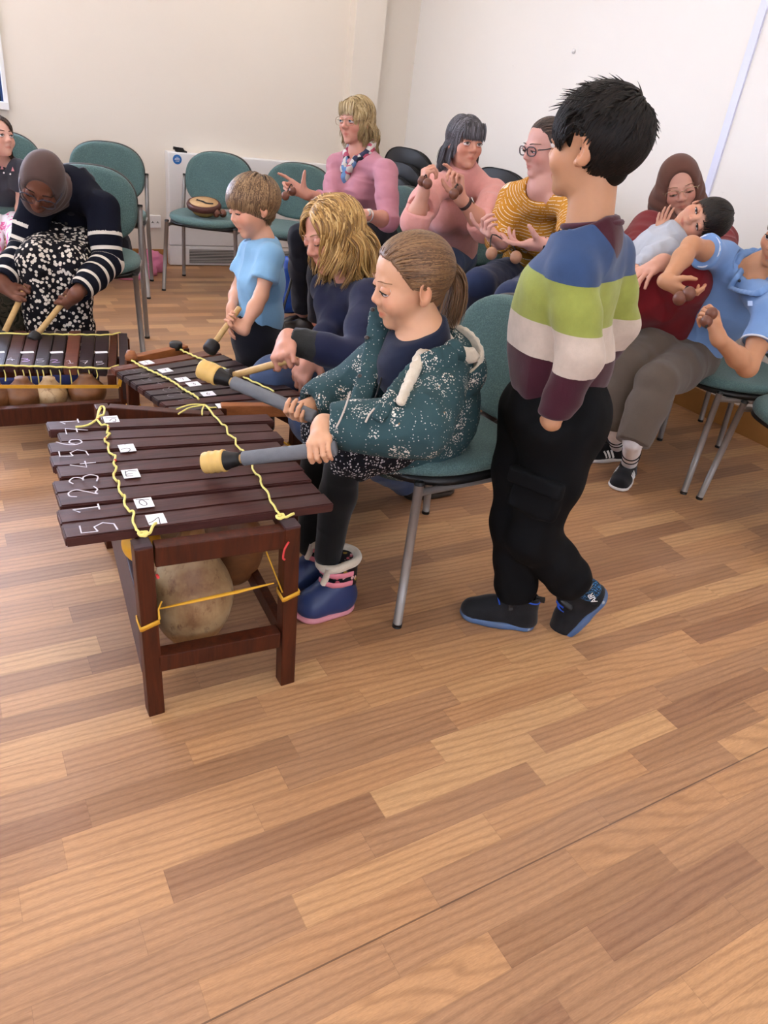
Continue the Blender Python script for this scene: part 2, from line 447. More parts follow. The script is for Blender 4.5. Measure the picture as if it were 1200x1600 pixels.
for lo, hi in (((XL, YB, 0), (XR, YB + .1, WZ0)), ((XL, YB, WZ1), (XR, YB + .1, ZC)), ((XL, YB, WZ0), (WX0, YB + .1, WZ1)), ((WX1, YB, WZ0), (XR, YB + .1, WZ1))):
    lo = np.array(lo); hi = np.array(hi); wb.box((lo + hi) / 2, hi - lo)
tag(wb.build('wall_back', M['wall_cream'], loc=(0, 0, 0)), kind='structure')
# pilaster near the corner
slab('trim_1', (2.846, YB - .1, 0), (3.085, YB, ZC), M['wall_cream'])
# window on the far wall, its right edge just inside the picture
w = tag(MB().box((WX1 - .011, YB + .02, (WZ0 + WZ1) / 2), (.022, .1, WZ1 - WZ0)).box((WX0 + .018, YB + .02, (WZ0 + WZ1) / 2), (.036, .1, WZ1 - WZ0))
        .box(((WX0 + WX1) / 2, YB + .02, WZ0 + .02), (WX1 - WX0, .14, .04)).box(((WX0 + WX1) / 2, YB + .02, WZ1 - .018), (WX1 - WX0, .1, .036)).build('window_1', M['white'], loc=(0, 0, 0)), kind='structure')
wf = MB()
for x in (WX0 + .06, (WX0 + WX1) / 2, WX1 - .048): wf.box((x, YB + .045, (WZ0 + WZ1) / 2), (.055, .05, WZ1 - WZ0 - .08))
wf.box(((WX0 + WX1) / 2, YB + .045, WZ0 + .065), (WX1 - WX0 - .07, .05, .05)).box(((WX0 + WX1) / 2, YB + .045, WZ1 - .06), (WX1 - WX0 - .07, .05, .05))
wf.build('window_sash', M['frame_blue'], w)
g = G('window_glass'); g.b.inputs['Transmission Weight'].default_value = 1.0; g.b.inputs['IOR'].default_value = 1.02
M['glass_pane'] = g.done((.95, .97, 1), .0, .5)
slab('window_pane', (WX0 + .05, YB + .043, WZ0 + .05), (WX1 - .05, YB + .047, WZ1 - .05), M['glass_pane'], parent=w)
def added_window(n, ax, x, a0, a1, z0, z1, nb):
    b = MB(); S = lambda a, z, da, dz: b.box((x, a, z) if ax == 0 else (a, x, z), (.05, da, dz) if ax == 0 else (da, .05, dz))
    for k in range(nb + 1): S(a0 + (a1 - a0) * k / nb, (z0 + z1) / 2, .06, z1 - z0)
    for z in (z0 + .03, z1 - .03): S((a0 + a1) / 2, z, a1 - a0, .06)
    w_ = tag(b.build('window_%d' % n, M['white'], loc=(0, 0, 0)), kind='structure')
    lo = (x - .003, a0, z0) if ax == 0 else (a0, x - .003, z0); hi = (x + .003, a1, z1) if ax == 0 else (a1, x + .003, z1); slab('window_pane', lo, hi, M['glass_pane'], parent=w_)
added_window(2, 0, XL - .05, -1.2, 3.6, .95, 2.35, 4); added_window(3, 1, YF - .05, -2.2, 2.4, .95, 2.35, 4)  # unseen windows, added so that fill light reaches the upright surfaces
# skirtings
slab('baseboard_back', (XL, YB - .018, 0), (2.846, YB, .10), M['skirt'])
slab('baseboard_right', (XR - .02, YF, 0), (XR, YB - .1, .125), M['skirt'])
slab('trim_2', (XR - .012, 2.677, .125), (XR, 2.718, ZC), plain('pale_blue_trunking', '#d6d8ea', .4, var=.02))
tag(MB().lathe([(.0, .0), (.012, .0), (.014, .006), (.006, .012)], (XR, 3.908, 1.631), R=frame_z((-1, 0, 0))).build('wall_plug', M['white'], smooth=True, loc=(XR, 3.908, 1.631)),
    'small round white plug fixed to the pale wall above the seated women', 'wall plug')
# scuffed streaks below the plug are part of the wall paint
# ------------------------------------------------------------------ wall heater
ht = thing('wall_heater', 'long white metal wall heater cabinet under the cream wall behind the empty chairs', 'heater', (2.12, 5.66, 0))
HX0, HX1 = 1.498, 2.738
MB().box(((HX0 + HX1) / 2, 5.66, .454), (HX1 - HX0, .08, .62), bev=.008).build('cabinet', M['white'], ht)
MB().box(((HX0 + HX1) / 2, 5.66, .0725), (HX1 - HX0, .08, .137), bev=.004).build('base_panel', M['white'], ht)
for a, b_ in ((1.642, 2.60),):
    gb = MB().box(((a + b_) / 2, 5.6185, .068), (b_ - a, .004, .098)); go = gb.build('grille', M['dark'], ht)
    gs = MB()
    for i in range(9): gs.box(((a + b_) / 2, 5.6155, .024 + i * .011), (b_ - a, .006, .0052))
    gs.build('grille_slats', plain('grille_grey', '#b9b6b3', .4), go)
st = MB().lathe([(.0, 0), (.031, 0), (.031, .001), (0, .001)], (1.563, 5.6195, .719), R=frame_z((0, -1, 0)))
so = st.build('round_sticker', plain('blue_sticker', '#2f6fb5', .4), ht); so['label'] = 'round blue sticker with tiny white lines of print'
sl = MB()
for i, (wd, dz) in enumerate(((.018, .014), (.034, .006), (.038, -.002), (.026, -.011))): sl.box((1.563, 5.6180, .719 + dz), (wd, .001, .003))
sl.build('print', M['white2'], so)
kn = MB().box((1.60, 5.655, .769), (.075, .05, .012), bev=.004).beam((1.545, 5.64, .787), (1.615, 5.66, .781), .02, .02, bev=.004).box((1.60, 5.655, .778), (.04, .035, .014), bev=.004)
kn.build('lock_handle', M['dark'], ht)
sk = thing('wall_socket', 'white double wall socket low on the cream wall left of the heater', 'socket', (1.414, 5.70, .292))
MB().box((1.414, 5.692, .292), (.085, .018, .088), bev=.006).build('face_plate', M['white2'], sk)
for dx in (-.018, .018):
    MB().box((1.414 + dx, 5.6825, .29), (.004, .003, .01)).box((1.414 + dx - .006, 5.6825, .285), (.006, .003, .004)).box((1.414 + dx + .006, 5.6825, .285), (.006, .003, .004)).build('socket_slots', M['dark'], sk)
# ------------------------------------------------------------------ light: fluorescent ceiling panels, sky through the window, added fill from left and front
LP = mat_emit('light_diffuser', '#fff5ea', 5.5)
for x in (-1.8, .35, 2.2):
    for y in (-1.5, .7, 2.9, 4.75):
        t = thing('ceiling_light', 'rectangular fluorescent panel light on the ceiling', 'ceiling light', (x, y, ZC), 'ceiling panel lights')
        MB().box((x, y, ZC - .02), (.66, 1.26, .04)).build('frame', M['white'], t)
        MB().box((x, y, ZC - .042), (.58, 1.18, .006)).build('diffuser', LP, t)
wd = bpy.data.worlds.new('sky'); sc.world = wd; wd.use_nodes = True
bg = wd.node_tree.nodes['Background']; bg.inputs[0].default_value = (.62, .74, 1, 1); bg.inputs[1].default_value = 4.0
al = bpy.data.lights.new('window_daylight', 'AREA'); al.shape = 'RECTANGLE'; al.size = WX1 - WX0 - .1; al.size_y = WZ1 - WZ0 - .1
al.energy = 150; al.color = (.70, .78, 1)
ao = bpy.data.objects.new('window_daylight', al); COL.objects.link(ao); ao.location = ((WX0 + WX1) / 2, YB + .2, (WZ0 + WZ1) / 2); ao.rotation_euler = (-PI / 2, 0, 0)
def fill_lamp(name, loc, rot, sx, sy, e, c):  # added area lamp for fill, set outside an unseen window
    l_ = bpy.data.lights.new(name, 'AREA'); l_.shape = 'RECTANGLE'; l_.size = sx; l_.size_y = sy; l_.energy = e; l_.color = c
    o_ = bpy.data.objects.new(name, l_); COL.objects.link(o_); o_.location = loc; o_.rotation_euler = rot
fill_lamp('window_daylight_left', (XL - .2, 1.2, 1.65), (0, -PI / 2, 0), 1.3, 4.7, 50, (.86, .91, 1))  # added fill from the left
fill_lamp('window_daylight_front', (.1, YF - .2, 1.65), (PI / 2, 0, 0), 4.5, 1.3, 28, (1, .97, .93))  # added fill from behind the camera
sc.view_settings.exposure = 0.0
# ------------------------------------------------------------------ chairs
def mat_uph():
    g = G('teal_upholstery'); o = g.obj()
    v = g.vor(g.scale(o, (1, 1, 1)), 240); n = g.noise(o, 8, 3)
    c = g.mix(n.outputs[0], lin('#34494a'), lin('#42595a'))
    c = g.mix(g.math('MULTIPLY', v.outputs[0], .35), c, lin('#86a69c'))
    g.bump(v.outputs[0], .5, .002)
    g.b.inputs['Sheen Weight'].default_value = .12
    return g.done(c, .8, .2)
M['uph'] = mat_uph()
M['tube'] = plain('grey_metal_tube', '#8e8884', .38, .5, var=.04, Metallic=.35)
M['blackp'] = plain('black_plastic', '#151516', .45, .4)
def superpad(cx, n_ang, ex, sx, sy, zt, zb, dish=0.0, rim=.012, rings=7, front_drop=0.0):
    """cushion: superellipse outline, softly crowned top, rounded rim"""
    V = []; F = []
    def out(t, s): 
        c, s_ = math.cos(t), math.sin(t); return A(sx * s * math.copysign(abs(c) ** (2 / ex), c), sy * s * math.copysign(abs(s_) ** (2 / ex), s_), 0)
    prof = [(0.0, zt), (.35, zt), (.65, zt), (.85, zt - .0015), (.94, zt - .005), (.985, zt - .013), (1.0, zt - .026), (.985, zb + .004), (.95, zb), (.4, zb), (0.0, zb)]
    for s, z in prof:
        for k in range(n_ang):
            p = out(2 * PI * k / n_ang, max(s, 1e-3)); x = p[0] / sx; y = p[1] / sy
            dz = -dish * max(0, 1 - (x * x + y * y)) - front_drop * max(0, x - .45) ** 2
            V.append((p[0] + cx, p[1], z + dz))
    m = n_ang
    for i in range(len(prof) - 1):
        for k in range(m):
            l = (k + 1) % m; F.append((i * m + k, (i + 1) * m + k, (i + 1) * m + l, i * m + l))
    return np.array(V), F
def bend_back(V, zc, rec, curve, cx):
    """stand a pad lying in xy up as a curved, reclined backrest: pad x -> up, pad y -> across, pad z -> forward"""
    up = V[:, 0]; ac = V[:, 1]; fw = V[:, 2]
    x = fw + curve * ac ** 2 + up ** 2 * .35
    X = cx + x * math.cos(rec) - up * math.sin(rec); Z = zc + up * math.cos(rec) + x * math.sin(rec) * .0
    return np.stack([X, ac * (1 - .25 * np.maximum(0, -up / .18) * 0), Z], 1)
def make_chair(label, c, ang, group='teal stacking chairs'):
    t = thing('stacking_chair', label, 'chair', (c[0], c[1], 0), group, rz=ang)
    V, F = superpad(.015, 56, 2.7, .232, .236, .478, .438, .012, front_drop=.05)
    mesh_obj('seat', V, F, M['uph'], t, local=True)
    V, F = superpad(.015, 56, 2.7, .228, .233, .440, .412, 0)
    mesh_obj('seat_shell', V, F, M['blackp'], t, local=True)
    V, F = superpad(0, 56, 2.5, .172, .222, .036, .0, 0)
    b = mesh_obj('backrest', bend_back(V, .652, .15, .42, -.262), F, M['uph'], t, local=True)
    V, F = superpad(0, 56, 2.5, .175, .225, .0, -.022, 0)
    mesh_obj('backrest_shell', bend_back(V, .652, .15, .42, -.264), F, M['blackp'], b, local=True)
    for s in (1, -1):
        lg = MB().tube([(.223, .24 * s, .008), (.204, .216 * s, .432)], .0125, 14).build('leg', M['tube'], t, True, local=True)
        MB().tube([(.204, .216 * s, .430), (.2036, .2155 * s, .437), (.2036, .2155 * s, .440)], [.0135, .0135, .010], 14).build('leg_cap', M['blackp'], lg, True, local=True)
        MB().tube([(.2234, .2405 * s, .0), (.2229, .2399 * s, .012)], .0138, 14).build('foot', M['blackp'], lg, True, local=True)
        P = spline([(-.243, .243 * s, .008), (-.222, .236 * s, .25), (-.212, .232 * s, .44), (-.228, .232 * s, .55), (-.252, .232 * s, .655)], 24)
        lg = MB().tube(P, .0125, 12).build('leg', M['tube'], t, True, local=True)
        MB().tube([P[-1], P[-1] + (P[-1] - P[-2]) * .6], .0135, 12).build('leg_cap', M['blackp'], lg, True, local=True)
        MB().tube([(-.2434, .2431 * s, .0), (-.2425, .2429 * s, .012)], .0138, 12).build('foot', M['blackp'], lg, True, local=True)
        MB().tube([(.205, .214 * s, .405), (-.213, .228 * s, .405)], .010, 10).build('side_rail', M['tube'], t, True, local=True)
    MB().tube([(.12, -.214, .405), (.12, .214, .405)], .010, 10).tube([(-.15, -.226, .405), (-.15, .226, .405)], .010, 10).build('cross_rail', M['tube'], t, True, local=True)
    return t
proto = make_chair('teal upholstered chair the girl in the floral coat sits on', (1.160, 1.585), math.radians(185))
def chair(label, c, deg):
    o = copy_tree(proto); o['label'] = label; o.location = (c[0], c[1], c[2] if len(c) > 2 else 0); o.rotation_euler = (0, 0, math.radians(deg)); return o
chair('empty teal chair with a round gourd rattle resting on its seat', (1.587, 4.975), 237.7)
chair('empty teal chair behind the toddler in the light blue shirt', (2.035, 4.69), 237)
chair('teal chair the woman in the pink cardigan sits on', (2.24, 4.02), 188)
chair('teal chair the grey-haired woman in the fluffy pink jumper sits on', (2.50, 3.50), 208)
chair('teal chair under the woman in the mustard striped top', (2.69, 2.97), 198)
chair('teal chair under the woman in the dark red dress', (3.03, 2.40), 196)
chair('teal chair the boy in the blue polo shirt sits on', (2.817, 1.81), 160.8)
chair('empty teal chair cut off by the right edge beside the boy in the polo shirt', (2.69, 1.30), 160.8)
chair('teal chair the woman in the striped navy jumper sits on', (.622, 3.77), 255)
chair('empty teal chair standing behind the woman in the striped navy jumper', (.95, 5.0), 254)
chair('teal chair behind the girl with the pink and white leggings at the left edge', (.40, 5.12), 262)
# stacks of the same chair in black against the right-hand wall
M['black_uph'] = plain('black_upholstery', '#17181b', .8, bump=.3)
bp = copy_tree(proto)
for ch in bp.children:
    if ch.name.startswith(('seat', 'backrest')):
        ch.data = ch.data.copy(); ch.data.materials[0] = M['black_uph'] if 'shell' not in ch.name else M['blackp']
bp['group'] = 'stacked black chairs'
STK = [('left', (2.98, 4.70), 15, 3), ('right', (3.02, 3.72), 12, 3)]
wh = {0: 'lowest', 1: 'middle', 2: 'top'}
first = True
for sn, c, deg, n in STK:
    for i in range(n):
        o = bp if first else copy_tree(bp); first = False
        a = math.radians(deg)
        o['label'] = f"{wh[i]} black chair of the stack seen " + ('left of the grey-haired woman' if sn == 'left' else 'between the grey-haired woman and the woman in mustard')
        o.location = (c[0] + math.cos(a) * .065 * i, c[1] + math.sin(a) * .065 * i, .085 * i); o.rotation_euler = (0, 0, a)
# ------------------------------------------------------------------ balafons (gourd xylophones)
def mat_wood(name, c0, c1, rough=.45, grain=(4, 60, 60), spec=.4):
    g = G(name); o = g.obj()
    n = g.noise(g.scale(o, grain), 1.0, 5, .65, .6); n2 = g.noise(o, 5, 2)
    c = g.ramp(n.outputs[0], [(.25, lin(c0)), (.75, lin(c1))])
    c = g.mix(g.math('MULTIPLY', n2.outputs[0], .3), c, lin(c0))
    g.bump(n.outputs[0], .25, .002)
    return g.done(c, rough, spec)
M['bar'] = mat_wood('dark_rosewood', '#2c1412', '#55302b', .45, spec=.25)
M['bar_black'] = mat_wood('black_rosewood', '#1c1215', '#382529', .4)
M['bar_red'] = mat_wood('red_brown_wood', '#4d251c', '#7b4632', .45)
M['frame'] = mat_wood('frame_mahogany', '#2b1008', '#582711', .45, (60, 60, 5), .28)
M['frame_dark'] = mat_wood('frame_dark_board', '#2b1a1e', '#4b3338', .45)
M['frame_light'] = mat_wood('frame_orange_wood', '#7a4522', '#a9683a', .5)
M['cord'] = plain('yellow_nylon_cord', '#e3d67c', .6, var=.15, sc_=200, bump=.5, bsc=900)
M['strap'] = plain('orange_strap', '#d09a2c', .5, var=.1)
M['chalk'] = plain('white_chalk', '#cfc7cd', .9, var=.2, sc_=400)
M['chalk_faint'] = plain('faint_chalk', '#8b8288', .9, var=.3, sc_=400)
M['chalk_lilac'] = plain('lilac_chalk', '#c6a8d8', .9, var=.2, sc_=400)
M['paper'] = plain('white_paper_sticker', '#e6e2e6', .6, var=.03)
M['ink'] = plain('black_ink', '#1b1a1c', .7)
M['redth'] = plain('red_thread', '#c43c3a', .7)
M['bluecloth'] = plain('blue_cloth', '#2c3566', .8)
def mat_gourd():
    g = G('gourd_skin'); o = g.obj()
    n = g.noise(o, 9, 4, .6); s = g.noise(g.scale(o, (40, 40, 22)), 1, 4, .7); n3 = g.noise(g.scale(o, (26, 26, 7)), 1, 3)
    c = g.ramp(n.outputs[0], [(.3, lin('#7c5a3c')), (.5, lin('#a98a62')), (.75, lin('#bfa684'))])
    c = g.mix(g.math('MULTIPLY', g.math('SUBTRACT', s.outputs[0], .54, 0, True), 5, 0, True), c, lin('#5f3a24'))
    c = g.mix(g.math('MULTIPLY', g.math('SUBTRACT', n3.outputs[0], .6, 0, True), 4, 0, True), c, lin('#6d4229'))
    g.bump(s.outputs[0], .2, .003)
    return g.done(c, .5, .35)
M['gourd'] = mat_gourd()
M['gourd_brown'] = mat_wood('brown_gourd', '#4a2a18', '#84552f', .45, (14, 14, 14))
def gourd(parent, c, r, hgt, m, tilt=(0, 0, 1), neck=.36, belly=.5):
    prof = []
    for t in np.linspace(0, 1, 22):
        z = t * hgt
        if t < belly: rr = r * math.sin(math.acos(1 - t / belly))
        else: rr = r * (neck + (1 - neck) * .5 * (1 + math.cos(PI * (t - belly) / (1 - belly))))
        prof.append((max(rr, .002), z))
    R = frame_z(tilt, (0, 1, 0)); b = MB().lathe(prof, c, R, 32); V = b.V[0]
    b.V[0] = V + (V - np.asarray(c)) * (.05 * vnoise(V, 9, int(1000 * c[0]) % 97))[:, None]
    return b.build('gourd', m, parent, True)
DIG = {'1': [[(.15, .75), (.5, 1), (.5, 0)], [(.2, 0), (.8, 0)]], '2': [[(.05, .75), (.2, .98), (.6, .98), (.8, .72), (.5, .4), (.1, .05), (.3, .1), (.6, 0), (1, .1)]],
       '3': [[(.05, .9), (.4, 1), (.75, .82), (.6, .58), (.3, .52)], [(.3, .52), (.7, .5), (.9, .25), (.6, .02), (.05, .1)]],
       '4': [[(.6, 1), (.1, .4), (.9, .4)], [(.6, .62), (.6, 0)]], '5': [[(.9, 1), (.2, 1), (.15, .55)], [(.15, .55), (.6, .62), (.9, .35), (.65, .05), (.05, 0)]],
       '6': [[(.7, 1), (.3, .7), (.1, .3), (.35, 0), (.75, .1), (.8, .38), (.45, .5), (.15, .3)]], '7': [[(.05, 1), (.9, 1), (.4, 0)], [(.25, .5), (.8, .5)]]}
def digit(ch, c, right, up, w, h, m, parent, th=.0016):
    b = MB(); n = np.cross(right, up)
    for st in DIG[ch]:
        P = [np.asarray(c) + np.asarray(right) * (x - .5) * w + np.asarray(up) * (y - .5) * h for x, y in st]
        P = spline(P, 5 * len(P)) if len(P) > 2 and ch not in '1457' else np.array(P)
        b.tube(P, th, 6, flat=.25, up=(0, 0, 1))
    return b.build('chalk_numeral', m, parent)
def strokes(name, lines, z, m, parent, r=.0009):
    b = MB()
    for L in lines:
        P = np.array([pZ(x, y, z) for x, y in L]); P = spline(P, 4 * len(P)) if len(P) > 2 else P
        b.tube(P, r, 5, flat=.3, up=(0, 0, 1))
    return b.build(name, m, parent)
def bar(parent, a, b, c, d, zt, th, m):
    """a-b near edge (left, right), d-c far edge; rounded bar of thickness th"""
    P = np.array([a, b, c, d], float); P[:, 2] = 0; bm = bmesh.new()
    vs = [bm.verts.new((*p[:2], z)) for z in (zt - th, zt) for p in P]
    for q in ((0, 3, 2, 1), (4, 5, 6, 7), (0, 1, 5, 4), (1, 2, 6, 5), (2, 3, 7, 6), (3, 0, 4, 7)): bm.faces.new([vs[i] for i in q])
    bmesh.ops.recalc_face_normals(bm, faces=bm.faces[:])
    bmesh.ops.bevel(bm, geom=bm.edges[:], offset=.003, segments=2, affect='EDGES')
    bm.verts.index_update(); V = [v.co[:] for v in bm.verts]; F = [[v.index for v in f.verts] for f in bm.faces]; bm.free()
    o = mesh_obj('bar', V, F, m, parent, False); return o
# --- nearest balafon
B1 = thing('balafon', 'nearest dark wooden gourd xylophone, played by the girl in the floral coat', 'xylophone', (.43, 1.56, 0), 'gourd xylophones')
ZT = .47
Lpx = [(170, 990), (130, 850), (130, 735), (95, 620), (125, 510), (70, 415), (60, 335), (135, 250), (50, 180)]
sx = [.690, .688, .690, .697, .690, .696, .716, .712, .735]
names = '512345671'
near_l = pZ(98, 845, ZT)
ptsL = [pZ(60 + x / 5, 620 + y / 5, ZT) for x, y in Lpx]
yl = np.linspace(1.292, 1.868, 10); yr = np.linspace(1.262, 1.790, 10)
for i in range(9):
    xl = ptsL[i][0]; xr = sx[i]; gp = .0035
    def at(x, t): 
        e = (x - .13) / (.70 - .13); return (x, (yl[i] + (yr[i] - yl[i]) * e) * (1 - t) + (yl[i + 1] + (yr[i + 1] - yl[i + 1]) * e) * t, 0)
    t0, t1 = .05, .93
    bo = bar(B1, at(xl, t0), at(xr, t0), at(xr, t1), at(xl, t1), ZT - (.003 if i % 2 else 0), .022, M['bar'])
    cpx = [(470, 1020), (370, 870), (350, 742), (355, 640), (350, 528), (275, 440), (240, 355), (300, 262), (240, 192)][i]
    c = pZ(60 + cpx[0] / 5, 620 + cpx[1] / 5, ZT + .0005)
    digit(names[i], c, A(.05, 1, 0), A(-1, .03, 0), .040, [.066, .050, .058, .060, .055, .060, .055, .050, .042][i], M['chalk'], bo, .0017)
    stk = {0: (920, 955), 1: (825, 828), 3: (722, 600), 5: (692, 400), 8: (568, 175)}.get(i)
    if stk:
        c = pZ(60 + stk[0] / 5, 620 + stk[1] / 5, ZT + .0008)
        so = MB().box(c, (.036, .040, .0012), rotz(-.04)).build('note_sticker', M['paper'], bo)
        q = lambda L: [[(90 + x / 5, 650 + y / 5) for x, y in l] for l in L]
        L = {0: q([[(712, 836), (745, 822), (782, 794), (792, 800), (802, 842)], [(780, 862), (800, 856)]]), 1: q([[(610, 652), (715, 651)], [(637, 662), (662, 655), (692, 675), (697, 692), (672, 698), (642, 683), (636, 664)]]),
             3: q([[(528, 428), (536, 470)], [(530, 440), (560, 427), (618, 430)], [(538, 456), (588, 447)], [(536, 470), (592, 468)]]), 5: q([[(495, 262), (530, 251), (560, 253), (566, 266), (548, 282)], [(522, 222), (545, 218)]]),
             8: [[(165, 653), (182, 652.6)], [(171, 658), (174.5, 654.5), (179, 654), (181, 656), (180, 658.5), (176, 658.5)]]}[i]
        strokes('ink_letter', L, ZT + .0018, M['ink'], so)
LG = {'FL': (.272, 1.258), 'FR': (.580, 1.240), 'BL': (.332, 1.972), 'BR': (.615, 1.862)}
for k, (x, y) in LG.items():
    dx = {'FL': .008, 'FR': .010, 'BL': 0, 'BR': 0}[k]
    MB().beam((x + dx, y + .004, 0), (x - dx * .6, y, .452), .036, .036, up=(0, 1, 0), bev=.003).build('leg', M['frame'], B1)
for k in ('FL', 'FR'): MB().box((LG[k][0] - (.005 if k == 'FL' else .006), LG[k][1], .4535), (.0355, .0355, .005), bev=.001).build('worn_leg_top', M['frame_dark'], B1)
V3 = lambda k, z, dx=0, dy=0: A(LG[k][0] + dx, LG[k][1] + dy, z)
MB().beam(V3('FL', .425, .018), V3('FR', .425, -.018), .030, .048, bev=.003).build('end_rail', M['frame'], B1)
MB().beam(V3('BL', .432, .018), V3('BR', .432, -.018), .030, .040, bev=.003).build('end_rail', M['frame'], B1)
MB().beam(V3('FL', .150, .018), V3('FR', .150, -.018), .036, .044, bev=.003).build('end_rail', M['frame'], B1)
MB().beam(V3('BL', .150, .018), V3('BR', .150, -.018), .036, .044, bev=.003).build('end_rail', M['frame'], B1)
MB().beam(V3('FL', .20, -.006, .018), V3('BL', .20, -.006, -.018), .016, .19, bev=.003).build('side_board', M['frame_dark'], B1)
MB().beam(V3('FR', .150, 0, .018), V3('BR', .150, 0, -.018), .022, .044, bev=.003).build('side_rail', M['frame'], B1)
for a, b in (('FL', 'BL'), ('FR', 'BR')): MB().beam(V3(a, .428, 0, .018), V3(b, .428, 0, -.018), .024, .036, bev=.003).build('bar_rail', M['frame'], B1)
gourd(B1, (.402, 1.388, .072), .093, .345, M['gourd'], (.0, -.04, 1), .26, .38)
gourd(B1, (.556, 1.530, .112), .078, .30, M['gourd_brown'], (-.05, -.03, 1), .4, .40)
gourd(B1, (.292, 1.375, .335), .040, .090, M['strap'], (0, 0, 1), .5)
gourd(B1, (.400, 1.640, .17), .075, .25, M['gourd'], (0, 0, 1), .4)
gourd(B1, (.540, 1.740, .25), .060, .17, M['gourd_brown'], (0, 0, 1), .5)
gourd(B1, (.430, 1.840, .26), .058, .16, M['gourd'], (0, 0, 1), .5)
def cord(parent, pts, z, r=.0030, wob=.004, m=None, name='lacing_cord', per=1):
    P = np.array([pZ(x, y, z) for x, y in pts]); n = 9 * len(P); S = spline(P, n)
    S[:, 2] += np.abs(np.sin(np.arange(n) / 9 * PI * per)) * wob - wob * .3
    return MB().tube(S, r, 8).build(name, m or M['cord'], parent, True)
z7 = lambda L: [(60 + x / 5, 620 + y / 5) for x, y in L]
z1 = lambda L: [(60 + x / 2.4, 600 + y / 2.4) for x, y in L]
cL = z7([(485, 90), (460, 175), (495, 220), (538, 222), (545, 255), (535, 285), (560, 290), (520, 330), (525, 355), (548, 368), (545, 405), (560, 445), (602, 465), (588, 525), (610, 555), (588, 610), (600, 650), (630, 668), (628, 720), (650, 765), (675, 780), (672, 835), (705, 890), (745, 905), (738, 970), (762, 1030), (790, 1070)])
cord(B1, cL, ZT + .003, .0026, .003)
cord(B1, z7([(460, 175), (400, 215), (350, 230), (290, 235)]), ZT + .004, .0028, 0)
cord(B1, z7([(460, 175), (478, 150), (510, 135), (515, 85), (490, 75), (470, 110), (458, 172)]), ZT + .004, .0026, 0)
cord(B1, z7([(780, 1065), (800, 1085), (840, 1085), (850, 1060), (800, 1060), (790, 1080), (840, 1070), (870, 1065), (895, 1010), (920, 988)]), ZT + .004, .0030, .001)
for x, y in ((462, 176), (547, 240), (522, 325), (544, 405), (600, 497), (589, 604)):
    c = pZ(60 + x / 5, 620 + y / 5, ZT + .0035); MB().lathe([(.0034, -.0012), (.0036, 0), (.0034, .0012)], c, frame_z((.2, 1, 0)), 10).build('thread_binding', M['redth'], B1)
cR = z1([(625, 78), (660, 120), (690, 152), (705, 160), (712, 190), (738, 205), (742, 232), (768, 252), (775, 272), (800, 298), (805, 325), (832, 352), (835, 375), (862, 412), (868, 435), (890, 470), (905, 495)])
cord(B1, cR, ZT + .003, .0026, .003)
for L in ([(625, 78), (570, 88), (545, 100), (525, 112)], [(625, 78), (590, 76), (560, 80), (518, 94)], [(622, 80), (615, 95), (614, 115)], [(628, 80), (640, 88), (668, 88)]): cord(B1, z1(L), ZT + .004, .0022, 0)
cord(B1, z1([(900, 492), (915, 488), (920, 500), (900, 505), (895, 495), (925, 500), (958, 486)]), ZT + .004, .0030, .001)
def strap(parent, p0, p1, w, th=.002, up=(0, -1, 0)): return MB().beam(p0, p1, th, w, up=up).build('strap', M['strap'], parent)
sb = MB()
sb.tube([pY(250, 951, 1.238), pY(300, 940, 1.236), pY(370, 925, 1.232), pY(428, 911, 1.225)], [.0022, .005, .0055, .002], 8, flat=.5, up=(0, 0, 1))
for k, (x, y), zz in (('FL', (235, 968), .26), ('FR', (448, 922), .27)):
    c = A(LG[k][0], LG[k][1], zz); s = .0192
    P = [c + A(-s, -s, -.004), c + A(s, -s, .008), c + A(s, s, .012), c + A(-s, s, 0)]
    for i in range(4): sb.beam(P[i], P[(i + 1) % 4], .0022, .011, up=(0, 0, 1))
sb.tube([A(.292, 1.238, .275), A(.290, 1.238, .30), A(.300, 1.25, .31)], .002, 6).tube([A(.560, 1.225, .285), A(.548, 1.30, .35)], .002, 6)
sb.build('strap', M['strap'], B1, True)
MB().tube(spline([A(.566, 1.222, .42), A(.555, 1.218, .405), A(.552, 1.216, .385), A(.556, 1.216, .38)], 14), .0024, 8).tube([A(.289, 1.238, .388), A(.292, 1.236, .380)], .003, 8).build('red_tie', M['redth'], B1, True)
